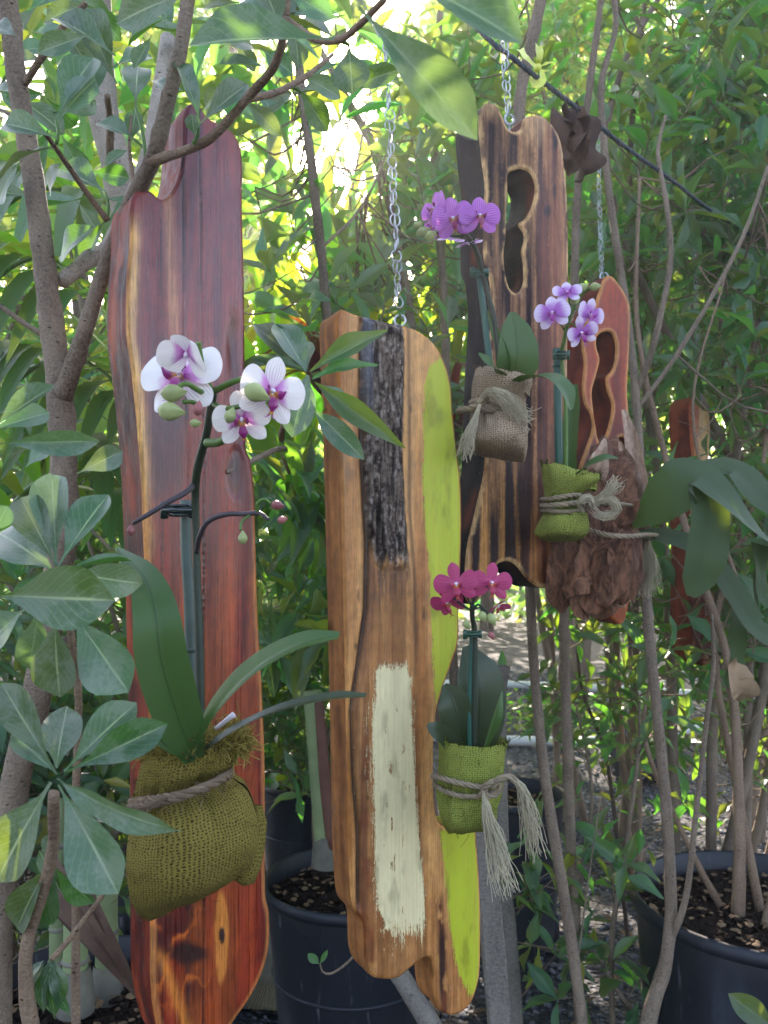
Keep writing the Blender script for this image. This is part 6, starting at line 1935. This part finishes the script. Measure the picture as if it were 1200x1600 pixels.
tm = MB(); hair(tm, pts_px([(750, 632, .905), (740, 660, .90), (730, 690, .90), (724, 714, .905)]), 110, .010, .00035, wob=.006); tm.build('tassel', M['fibre'], o2)
stem(o2, [(770, 600, .93), (762, 540, .93), (755, 480, .93), (748, 424, .93)], .0036, M['stake'], 'support_stake', 10, 0)
stem(o2, [(782, 600, .925), (774, 510, .92), (762, 460, .915), (754, 430, .91), (748, 404, .90), (738, 380, .89), (722, 362, .885)], .0030, M['stem_dark'])
clip(o2, (750, 428), .915, 26, 14, M['clip_green'])
oleaf(o2, [(800, 600, .935), (808, 560, .92), (806, 520, .92), (800, 488, .93)], [.020, .048, .044, .030, .006], (.05, -1, .05), M['leaf_orchid'])
oleaf(o2, [(796, 600, .93), (790, 560, .92), (775, 520, .92), (762, 486, .93)], [.010, .016, .012, .003], (-.8, -.8, 0), M['leaf_orchid'])
oleaf(o2, [(800, 602, .93), (830, 590, .90), (862, 592, .88), (884, 612, .87), (892, 640, .87)], [.012, .026, .030, .026, .006], (.3, -.7, 1), M['leaf_orchid'])
oleaf(o2, [(790, 596, .93), (778, 580, .91), (764, 566, .90), (748, 552, .90)], [.010, .016, .014, .003], (-.3, -.8, .8), M['leaf_orchid'])
for P in ([(738, 380, .89), (744, 366, .885), (752, 348, .88)], [(726, 366, .886), (712, 358, .886), (706, 350, .88)], [(722, 362, .885), (700, 352, .885), (684, 340, .885)], [(730, 370, .887), (700, 368, .885), (668, 360, .885)]):
    stem(o2, P, .0014, M['stem_dark'], 'pedicel', 6)
flower(o2, 'pur', (749, 338), .87, 33, (.15, -1, .05), 0, .95, 1.05)
flower(o2, 'pur', (708, 342), .875, 33, (-.05, -1, -.1), .2, .9, 1.1)
flower(o2, 'pur', (681, 326), .885, 28, (-.9, -.7, .1), .2, .8, 1.0)
flower(o2, 'pur', (676, 352), .90, 22, (-.8, -.2, -.4), .2, .7, 1.0)
flower(o2, 'pink', (732, 378), .895, 22, (.3, .4, -.8), .2, .7, 1.0, False)
flower(o2, 'pink', (704, 372), .90, 22, (0, .5, -.8), .6, .7, 1.0, False)
for c_, r_ in (((660, 362), 9), ((652, 352), 7), ((672, 368), 9)):
    bud(o2, c_, .885, r_, (1, 0, .4), M['bud'])

# ---- crimson orchid in the lime sack beside the centre board
o3 = thing('potted_orchid', 'crimson orchid in the upright lime burlap sack at the right edge of the bark board', 'orchid', at(738, 1220, .86), 'orchids tied to boards')
s3, V3 = sack(o3, [(684, 1150, 792, 1158, .865, .034), (686, 1172, 788, 1174, .865, .037), (685, 1205, 786, 1204, .865, .036), (684, 1228, 784, 1226, .868, .034), (684, 1250, 778, 1248, .865, .037), (690, 1282, 776, 1272, .865, .034), (702, 1301, 772, 1292, .87, .010)], M['burlap_lime'], .0021, wr=.15, seed=3, neck=.55)
tm = MB()
cord(tm, pts_px([(676, 1212, .87), (690, 1216, .836), (720, 1224, .825), (752, 1230, .825), (770, 1226, .83)]), .0027, hairs=60, n=50)
cord(tm, pts_px([(678, 1224, .87), (695, 1236, .838), (725, 1244, .826), (755, 1243, .826), (770, 1236, .83)]), .0024, hairs=40, n=50)
cord(tm, pts_px([(752, 1240, .822), (762, 1226, .812), (778, 1222, .815), (780, 1236, .818), (764, 1244, .814), (754, 1234, .818)]), .0030, hairs=30, n=50)
cord(tm, pts_px([(770, 1230, .815), (780, 1218, .81), (796, 1214, .81), (808, 1222, .812)]), .0032, hairs=20, n=40)
tm.build('twine', M['twine'], o3)
tm = MB(); hair(tm, pts_px([(800, 1216, .81), (816, 1232, .812), (826, 1270, .815), (836, 1335, .82)]), 130, .010, .00035, wob=.007); tm.build('tassel', M['fibre'], o3)
tm = MB(); hair(tm, pts_px([(756, 1240, .815), (762, 1275, .812), (774, 1320, .815), (792, 1392, .82)]), 150, .013, .00035, wob=.008); tm.build('tassel', M['fibre'], o3)
stem(o3, [(735, 1170, .845), (735, 1100, .845), (737, 1040, .845), (739, 985, .845)], .0034, M['stake'], 'support_stake', 10, 0)
stem(o3, [(742, 1170, .84), (742, 1060, .84), (742, 990, .84), (738, 965, .835), (738, 945, .825)], .0026, M['stem_dark'])
clip(o3, (739, 990), .838, 26, 14, M['clip_green'])
dk = M['leaf_orchid_dark']
oleaf(o3, [(744, 1180, .865), (750, 1120, .86), (748, 1060, .86), (728, 1010, .87)], [.030, .050, .054, .044, .008], (.15, -1, .05), dk, fold=.12)
oleaf(o3, [(728, 1178, .86), (718, 1130, .85), (708, 1095, .85), (694, 1070, .86)], [.018, .036, .034, .006], (-.35, -1, .1), dk, fold=.2)
oleaf(o3, [(725, 1180, .86), (700, 1155, .85), (680, 1140, .84), (668, 1132, .84)], [.012, .022, .018, .004], (-.2, -.9, .6), dk, fold=.2)
oleaf(o3, [(752, 1180, .84), (768, 1140, .82), (778, 1110, .82), (784, 1080, .83)], [.010, .018, .014, .003], (.8, -.8, 0), M['leaf_orchid'])
for P in ([(738, 945, .825), (745, 925, .822), (762, 915, .82)], [(737, 948, .826), (728, 930, .825), (716, 922, .82)], [(738, 955, .828), (722, 945, .832), (704, 932, .84)], [(740, 952, .827), (750, 950, .825), (756, 958, .82)], [(740, 952, .827), (748, 945, .825), (766, 960, .82)]):
    stem(o3, P, .0013, M['stem_dark'], 'pedicel', 6)
flower(o3, 'crim', (713, 913), .815, 35, (-.1, -1, .1), .12, .92, .84)
flower(o3, 'crim', (768, 911), .82, 33, (.15, -1, .1), -.12, .92, .84)
flower(o3, 'crim', (700, 940), .845, 29, (-.5, -1, -.5), .35, .8, .84)
flower(o3, 'crim', (778, 946), .835, 20, (.4, -.6, -.9), .2, .5, .8)
for c_, r_ in (((754, 962), 8), ((768, 966), 9), ((729, 975), 7), ((768, 992), 6)):
    bud(o3, c_, .818, r_, (.5, 0, -1), M['bud' if r_ > 6 else 'bud_pink'])

# ---- lilac orchid in the lime sack on the scorched board's right edge
o4 = thing('potted_orchid', 'lilac and white orchid in the pinched lime burlap sack tied low on the scorched board', 'orchid', at(880, 790, 1.02), 'orchids tied to boards')
s4, V4 = sack(o4, [(846, 724, 938, 744, 1.02, .022), (848, 742, 930, 756, 1.02, .034), (852, 772, 905, 774, 1.025, .030), (856, 790, 902, 792, 1.03, .024), (846, 812, 912, 806, 1.02, .040), (838, 830, 916, 824, 1.02, .044), (842, 840, 912, 838, 1.02, .034), (856, 845, 900, 845, 1.025, .010)], M['burlap_lime'], .0023, wr=.16, seed=4, neck=.42)
tm = MB()
for (y1, y2, r_) in ((780, 776, .0026), (790, 788, .0030), (798, 800, .0024)):
    cord(tm, pts_px([(846, y1, 1.05), (856, y1, 1.0), (880, y2, .985), (905, y2 - 2, .995), (925, 788, 1.0)]), r_, hairs=50, n=50)
cord(tm, pts_px([(915, 792, .99), (928, 780, .98), (945, 790, .985), (958, 786, .99), (1002, 792, 1.1)]), .0024, hairs=50, n=60)
tm.build('twine', M['twine'], o4)
tm = MB()
hair(tm, pts_px([(912, 800, .98), (905, 786, .97), (920, 778, .965), (930, 792, .965)]), 40, .007, .0004, wob=.003)
hair(tm, pts_px([(925, 790, .97), (940, 778, .96), (956, 782, .96), (962, 800, .965), (940, 806, .97), (926, 796, .97)]), 60, .006, .0004, wob=.003, spr0=1)
hair(tm, pts_px([(925, 790, .97), (940, 775, .96), (955, 765, .955), (966, 748, .955)]), 70, .008, .00035, wob=.006)
tm.build('bow', M['fibre'], o4)
stem(o4, [(874, 745, 1.02), (872, 660, 1.02), (871, 545, 1.02)], .0048, M['stake'], 'support_stake', 12, 0)
for yy in (572, 740): 
    m = MB(); lathe(m, [(.0048, -.002), (.0062, -.0008), (.0062, .0008), (.0048, .002)], at(871, yy, 1.02), 14); m.build('stake_node', M['stake'], o4)
stem(o4, [(884, 740, 1.01), (884, 640, 1.01), (878, 560, 1.01), (882, 530, 1.0), (890, 495, .99), (905, 465, .985), (925, 448, .98)], [.0024, .0024, .0024, .0026, .0024, .002, .0014], M['stem_green'])
clip(o4, (877, 556), 1.0, 24, 16, M['clip_green'])
oleaf(o4, [(895, 745, 1.01), (890, 700, 1.04), (895, 640, 1.08), (900, 600, 1.10)], [.012, .024, .022, .005], (-.5, -.8, 0), M['leaf_orchid'])
oleaf(o4, [(895, 748, 1.0), (918, 728, .98), (945, 716, .97), (966, 716, .97)], [.010, .018, .016, .003], (.1, -.7, 1), M['leaf_orchid'])
oleaf(o4, [(925, 622, 1.3), (945, 620, 1.28), (965, 622, 1.27), (984, 626, 1.27)], [.004, .016, .014, .002], (.1, -.7, .8), M['leaf_orchid'])
for P in ([(884, 520, 1.0), (876, 506, .99), (866, 490, .98)], [(892, 488, .99), (890, 470, .98), (888, 458, .975)], [(896, 482, .99), (908, 486, .98), (918, 490, .975)], [(888, 505, .992), (898, 508, .985), (907, 518, .975)], [(900, 472, .987), (900, 460, .98), (910, 452, .98)]):
    stem(o4, P, .0012, M['stem_green'], 'pedicel', 6)
flower(o4, 'pink', (863, 489), .965, 28, (-.3, -1, .05), .1, .95, 1.0)
flower(o4, 'pink', (886, 458), .97, 23, (-.1, -.9, .6), .1, .75, 1.0)
flower(o4, 'pink', (921, 492), .965, 26, (.5, -1, -.05), -.2, .75, .95)
flower(o4, 'pink', (908, 520), .96, 26, (.2, -1, -.3), .35, .6, .8)
for c_, r_, a_ in (((928, 448), 8, (1, 0, .2)), ((909, 449), 8, (1, 0, .3)), ((897, 470), 7, (1, 0, .5))):
    bud(o4, c_, .975, r_, a_, M['bud'])

# ------------------------------------------------------------------ staghorn fern on its board
sf = thing('staghorn_fern', 'staghorn fern with crumpled brown shield fronds and long grey-green fronds sweeping right', 'fern', at(950, 860, 1.14))


def crumple(name, cx, cy, rx, ry, Y, seed, tiltx, mat, dep=.05):
    n1, n2 = 26, 40
    rr, aa = np.meshgrid(np.linspace(0.001, 1, n1), np.linspace(0, 2 * math.pi, n2, endpoint=False), indexing='ij')
    lob = 1 + .28 * (fbm(np.cos(aa) * 2.2 + seed, np.sin(aa) * 2.2, seed, 4) - .5) * 2 * rr + .10 * np.sin(aa * 9 + seed) * rr ** 3
    X = cx + rx * rr * lob * np.cos(aa); Yp = cy + ry * rr * lob * np.sin(aa)
    dpt = Y - dep * (1 - rr ** 2) + .018 * (fbm(X / 36, Yp / 60, seed + 3, 2) - .5) * 2 * rr + tiltx * (X - cx) / FPX - .010 * np.abs(np.sin((X + .3 * Yp) / 17 + seed + 2 * fbm(X / 30, Yp / 50, seed, 2))) * rr
    P = np.stack([(X - 600) / FPX * dpt, dpt, CH + (HYP - Yp) / FPX * dpt], -1)
    i = np.arange(n1 - 1)[:, None] * n2; j = np.arange(n2)[None, :]; j2 = (j + 1) % n2
    F = np.stack([i + j, i + n2 + j, i + n2 + j2, i + j2], -1).reshape(-1, 4)
    return link(name, np_mesh(name, P.reshape(-1, 3), F), mat, sf)


def shield_mat(name, c1, c2):
    t = NTree(name)
    p = t.n('NewGeometry').outputs['Position']
    n1 = t.noise(t.scaled(p, (1, 1, .3)), 70, 5, .65, 1.6).outputs[0]
    n2 = t.noise(p, 300, 3).outputs[0]
    c = t.mix(t.mr(n1, .35, .68), c1, c2); c = t.mix(t.mr(n2, .5, .75, 0, .4), c, tuple(x * .4 for x in c1))
    return t.out(t.pbr(c, .75, .25, t.bump(t.math('ADD', n1, t.math('MULTIPLY', n2, .3)), .5, .003)))


M['shield'] = shield_mat('dry_shield_frond', S('#452a1b'), S('#80563d'))
M['shield_pale'] = shield_mat('papery_shield_edge', S('#9a7660'), S('#c0a48c'))
crumple('shield_frond', 945, 830, 62, 100, 1.17, 1, 0, M['shield'], .08)
crumple('shield_frond', 940, 880, 66, 62, 1.12, 2, .1, M['shield'], .06)
crumple('shield_frond', 950, 930, 36, 26, 1.10, 8, 0, M['shield_pale'], .02)
crumple('shield_frond', 952, 735, 32, 60, 1.16, 6, .1, M['shield'], .05)
for P, W in (([(1000, 930, 1.14), (1002, 860, 1.15), (1000, 780, 1.16), (990, 700, 1.17), (975, 640, 1.18)], [.02, .03, .028, .026, .02, .006]), ([(990, 800, 1.13), (986, 740, 1.13), (968, 690, 1.12)], [.02, .03, .02, .004]), ([(930, 770, 1.1), (938, 720, 1.09), (946, 685, 1.1)], [.02, .03, .016, .003])):
    m = MB(); ribbon(m, pts_px(P), W, (-.4, -1, .1), 26, 8, fold=.8, wave=.25); m.build('papery_frond', M['shield_pale'], sf)
for P, W, nn_ in (([(930, 800, 1.10), (912, 850, 1.07), (900, 895, 1.055), (888, 935, 1.06), (893, 945, 1.07)], [.03, .07, .075, .05, .02], (-.5, -1, .1)),
                  ([(950, 800, 1.09), (938, 860, 1.055), (930, 905, 1.04), (915, 940, 1.045), (920, 950, 1.06)], [.03, .06, .06, .045, .02], (-.2, -1, .1)),
                  ([(965, 800, 1.09), (966, 850, 1.05), (955, 900, 1.035), (950, 935, 1.035), (958, 962, 1.05)], [.03, .065, .07, .07, .03], (.1, -1, .2)),
                  ([(975, 800, 1.09), (988, 850, 1.05), (985, 895, 1.035), (975, 925, 1.03), (962, 938, 1.03)], [.03, .06, .06, .05, .03], (.5, -1, .1)),
                  ([(990, 810, 1.10), (1004, 850, 1.07), (1002, 900, 1.055), (990, 940, 1.05)], [.02, .045, .05, .035], (.9, -1, 0)),
                  ([(905, 880, 1.05), (898, 905, 1.03), (902, 930, 1.025)], [.02, .04, .03], (-.8, -1, .3)),
                  ([(925, 740, 1.12), (918, 780, 1.09), (908, 820, 1.07), (900, 850, 1.07)], [.02, .05, .06, .03], (-.6, -1, .1)),
                  ([(955, 690, 1.14), (952, 740, 1.10), (950, 790, 1.08), (955, 825, 1.07)], [.02, .06, .08, .06], (0, -1, .1))):
    m = MB(); ribbon(m, pts_px(P), W, nn_, 60, 14, fold=.45 * rng.choice((-1, 1)), wave=.05, twist=rng.uniform(-.35, .35), rag=.12); m.build('shield_frond', M['shield'], sf)
lf = M['leaf_stag']


def frond(P, W, nrm, tw=0, fold=.12, wave=.05, mat=None, name='antler_frond', n=34):
    m = MB(); ribbon(m, pts_px(P), W, nrm, n, 10, fold=fold, wave=wave, twist=tw); return m.build(name, mat or lf, sf)


frond([(968, 830, 1.12), (1010, 800, 1.06), (1050, 770, 1.02), (1090, 745, 1.0), (1130, 775, .98), (1180, 830, .97), (1240, 880, .97)], [.005, .034, .066, .078, .052, .044, .050, .045], [(-.25, -1, .35), (-.2, -1, .4), (0, -.8, .8), (.25, -.5, 1), (.3, -.4, 1)], wave=.04)
frond([(1092, 752, 1.0), (1108, 800, .985), (1104, 860, .98), (1092, 900, .985), (1080, 932, .99)], [.030, .050, .054, .050, .044, .012], (.15, -1, .1), wave=.04)
frond([(1075, 760, 1.1), (1110, 735, 1.15), (1150, 735, 1.15), (1185, 770, 1.12), (1230, 800, 1.1)], [.02, .05, .06, .06, .05], [(0, -.6, 1), (.1, -.5, 1), (.1, -.9, .6)], wave=.05)
frond([(970, 835, 1.12), (1040, 838, 1.08), (1100, 865, 1.06), (1150, 930, 1.05), (1180, 980, 1.04), (1230, 1010, 1.04)], [.008, .026, .034, .036, .036, .034, .03], [(0, -1, .9), (.2, -1, .7), (.5, -1, .5)], wave=.03)
frond([(1150, 950, 1.06), (1152, 1000, 1.06), (1148, 1050, 1.07), (1150, 1082, 1.08)], [.02, .028, .026, .036, .030, .006], (.4, -1, 0), mat=M['leaf_stag'], wave=.1)
frond([(1185, 850, .98), (1188, 900, .97), (1192, 935, .97), (1215, 948, .97)], [.03, .022, .016, .010], (.6, -1, 0))
frond([(1186, 880, .98), (1180, 920, .97), (1185, 955, .97), (1194, 965, .97)], [.016, .010, .006, .003], (.6, -1, 0))
frond([(1152, 1035, 1.06), (1148, 1062, 1.05), (1158, 1080, 1.05), (1152, 1094, 1.06)], [.026, .038, .034, .006], (.4, -1, .1), .5, .6, .15, M['dry_light'], 'withered_tip')
for k, (x, y) in enumerate(((1005, 905), (1015, 890))):
    m = MB(); hair(m, pts_px([(1012, 845, 1.10), (x + 5, 880, 1.10), (x, 930, 1.10)]), 90, .016, .0003, wob=.006); m.build('root_hairs', M['fibre'], sf, kind='stuff')
tm = MB()
cord(tm, pts_px([(920, 828, 1.06), (950, 836, 1.03), (985, 838, 1.03), (1012, 836, 1.06), (1040, 838, 1.12)]), .0030, hairs=60, n=70)
tm.build('twine', M['twine'], sf)

# twist of dry leaf up in the branches, second one right
dl = thing('dry_leaf', 'curled dead brown leaf caught on a branch just right of the scorched board', 'dry leaf', at(895, 230, 1.2))
for P, W, nn_ in (([(905, 165, 1.2), (885, 190, 1.19), (875, 185, 1.2)], [.01, .03, .004], (0, -1, .3)), ([(900, 175, 1.2), (892, 215, 1.18), (897, 250, 1.18), (888, 275, 1.19)], [.006, .05, .055, .03, .006], (-.3, -1, .1)), ([(903, 175, 1.2), (912, 220, 1.17), (906, 262, 1.17), (900, 285, 1.18)], [.006, .035, .04, .03, .006], (.6, -1, .1)), ([(898, 190, 1.2), (882, 240, 1.19), (890, 268, 1.19)], [.006, .035, .03, .004], (-.7, -1, 0))):
    m = MB(); ribbon(m, pts_px(P), W, nn_, 22, 8, fold=1.0, wave=.4); m.build('leaf_lobe', M['dry'], dl)

# ------------------------------------------------------------------ chains and rope
lk = MB()
th_ = np.linspace(0, 2 * math.pi, 15)[:-1]
P8 = []
for a in np.linspace(.35, 2 * math.pi - .1, 13): P8.append((.0050 * math.sin(a), .0, .0062 + .0050 * math.cos(a) * 1.15))
P9 = [(0, .0052 * math.sin(a), -.0062 + .0050 * math.cos(a) * 1.15) for a in np.linspace(.2, 2 * math.pi - .35, 13)]
tube(lk, P8 + P9, .00072, n=60, seg=7)
link_me = lk.mesh('chain_link'); link_me.materials.append(M['metal'])


def chain(label, P, pitch, scale=1.0, group='chains holding the boards'):
    C = spline(pts_px(P), 200)
    th = thing('hanging_chain', label, 'chain', C[0], group)
    L = np.concatenate([[0], np.cumsum(np.linalg.norm(np.diff(C, axis=0), axis=1))])
    s = 0; k = 0
    while s < L[-1]:
        p = Vector([np.interp(s, L, C[:, q_]) for q_ in range(3)])
        p1 = Vector([np.interp(min(s + .01, L[-1]), L, C[:, q_]) for q_ in range(3)]); p0 = Vector([np.interp(max(s - .01, 0), L, C[:, q_]) for q_ in range(3)])
        d = (p0 - p1).normalized()
        rot = Vector((0, 0, 1)).rotation_difference(d).to_matrix().to_4x4() @ Matrix.Rotation(R(90 * (k % 2) + 25 + rng.uniform(-12, 12)), 4, 'Z') @ Matrix.Rotation(rng.uniform(-.08, .08), 4, 'X')
        link('chain_link', link_me, None, th, Matrix.Translation(p) @ rot @ Matrix.Scale(scale, 4))
        s += pitch; k += 1
    return th


chain('bright zigzag wire chain from which the bark and paint board hangs', [(603, 60, .93), (606, 130, .93), (612, 250, .93), (619, 380, .93), (623, 492, .925)], .0265, 1.15)
chain('short silver chain holding the scorched board at the rope', [(789, 78, 1.06), (791, 130, 1.06), (795, 182, 1.06)], .0270, 1.2)
chain('thin dull chain hanging among leaves to the far right board', [(1082, 330, 1.72), (1086, 430, 1.72), (1090, 520, 1.72), (1094, 630, 1.72)], .0205, .9)
chain('fine chain half hidden by leaves above the small redwood board', [(934, 200, 1.26), (936, 300, 1.26), (940, 430, 1.26)], .017, .75)
for par, x, y, Y in ((b_mid, 625, 506, .915), (b_char, 796, 192, 1.055), (b_scr, 944, 436, 1.24), (b_nar, 1092, 628, 1.73)):
    m = MB(); c = at(x, y, Y); tube(m, [c + Vector((math.sin(a) * .006, .001, .004 + math.cos(a) * .006)) for a in np.linspace(.2, 6.1, 16)], .0013, n=40, seg=8)
    tube(m, [c + Vector((0, .001, -.001)), c + Vector((0, .001, -.02))], .0014, seg=8); m.build('screw_eye', M['metal'], par)
rp = thing('rope', 'dark laid rope stretched diagonally between the trunks above the scorched board', 'rope', at(760, 60, 1.1))
m = MB(); RP = pts_px([(640, -60, 1.12), (760, 58, 1.1), (790, 82, 1.1), (835, 118, 1.12), (905, 172, 1.18), (980, 232, 1.28), (1050, 282, 1.4), (1120, 335, 1.6), (1230, 400, 1.9)])
cord(m, RP, .0031, strands=3, n=420, seg=7); m.build('rope_lay', M['rope'], rp)
# tape
tp_ = thing('yellow_tape', 'knotted yellow tape tied round the trunk where the rope passes', 'tape', at(840, 108, 1.15))
for P, W, nn_ in (([(812, 78, 1.19), (822, 92, 1.16), (838, 106, 1.14)], [.010, .008, .005], (0, -1, .3)), ([(838, 106, 1.14), (842, 90, 1.13), (841, 72, 1.14)], [.004, .010, .012], (.2, -1, 0)), ([(840, 106, 1.135), (832, 125, 1.13), (836, 134, 1.12), (847, 128, 1.12), (846, 110, 1.13)], [.005, .010, .013, .010, .005], (.1, -1, .2)),
                  ([(842, 106, 1.135), (855, 100, 1.13), (866, 98, 1.13)], [.004, .006, .003], (0, -1, .6)), ([(838, 106, 1.135), (850, 112, 1.13), (858, 110, 1.13)], [.004, .005, .002], (0, -1, .6))):
    m = MB(); ribbon(m, pts_px(P), W, nn_, 16, 4, fold=.5, wave=.1); m.build('tape_strip', M['ribbon'], tp_)
m = MB(); ellipsoid(m, at(840, 106, 1.132), (1, 0, 1), .006, .005); m.build('knot', M['ribbon'], tp_)

# ------------------------------------------------------------------ posts, leaning poles behind the centre board
def post(label, P, w, d):
    th = thing('timber_post', label, 'post', at(*P[0]), 'grey timber posts')
    C = spline(pts_px(P), 24); mb = MB()
    prof = np.array([(-1, -.8), (-.8, -1), (.8, -1), (1, -.8), (1, .8), (.8, 1), (-.8, 1), (-1, .8)]) * [w / 2, d / 2]
    V = (C[:, None, :] + np.stack([prof[:, 0], prof[:, 1], 0 * prof[:, 0]], -1)[None] * (1 + .06 * (nr.rand(24, 8, 1) - .5))).reshape(-1, 3)
    i = np.arange(23)[:, None] * 8; j = np.arange(8)[None, :]; j2 = (j + 1) % 8
    F = np.stack([i + j, i + j2, i + 8 + j2, i + 8 + j], -1).reshape(-1, 4)
    mb.add(V, F); mb.add(V[-8:], [[0, 1, 2, 7], [2, 3, 6, 7], [3, 4, 5, 6]]); mb.add(V[:8], [[7, 2, 1, 0], [7, 6, 3, 2], [6, 5, 4, 3]])
    mb.build('post_timber', M['timber'], th, smooth=False)


post('weathered grey timber post directly under the lime sack beside the green board edge', [(790, 1760, 1.3), (780, 1600, 1.3), (764, 1400, 1.3), (755, 1270, 1.3), (748, 1100, 1.3)], .036, .03)
post('second slimmer grey post leaning behind the first', [(815, 1760, 1.5), (800, 1500, 1.5), (785, 1330, 1.5), (780, 1100, 1.5), (786, 1040, 1.5)], .024, .024)
lp = thing('leaning_pole', 'round grey pole leaning on the ground below the bottom of the bark board', 'pole', at(700, 1640, 1.25))
m = MB(); tube(m, pts_px([(720, 1700, 1.22), (672, 1600, 1.25), (622, 1520, 1.3), (560, 1420, 1.4)]), .0155, seg=16, bump=.06, n=30); m.build('pole_wood', M['timber'], lp)

# ------------------------------------------------------------------ added volume that imitates the veiling glare of the low sun
hz = bpy.data.materials.new('veil_glare_volume'); hz.use_nodes = True
hn = hz.node_tree; hn.nodes.clear()
pv = hn.nodes.new('ShaderNodeVolumePrincipled'); pv.inputs['Color'].default_value = (.93, .97, 1, 1); pv.inputs['Density'].default_value = VEIL_DENSITY; pv.inputs['Anisotropy'].default_value = .55
ho = hn.nodes.new('ShaderNodeOutputMaterial'); hn.links.new(pv.outputs[0], ho.inputs['Volume'])
bx = MB(); X0, X1, Y0, Y1, Z0, Z1 = -130, 130, -85, 205, -1.1, 9.0
bx.add([(X0, Y0, Z0), (X1, Y0, Z0), (X1, Y1, Z0), (X0, Y1, Z0), (X0, Y0, Z1), (X1, Y0, Z1), (X1, Y1, Z1), (X0, Y1, Z1)], [(0, 3, 2, 1), (4, 5, 6, 7), (0, 1, 5, 4), (1, 2, 6, 5), (2, 3, 7, 6), (3, 0, 4, 7)])
bx.build('veil_glare', hz, None, kind='stuff', smooth=False)
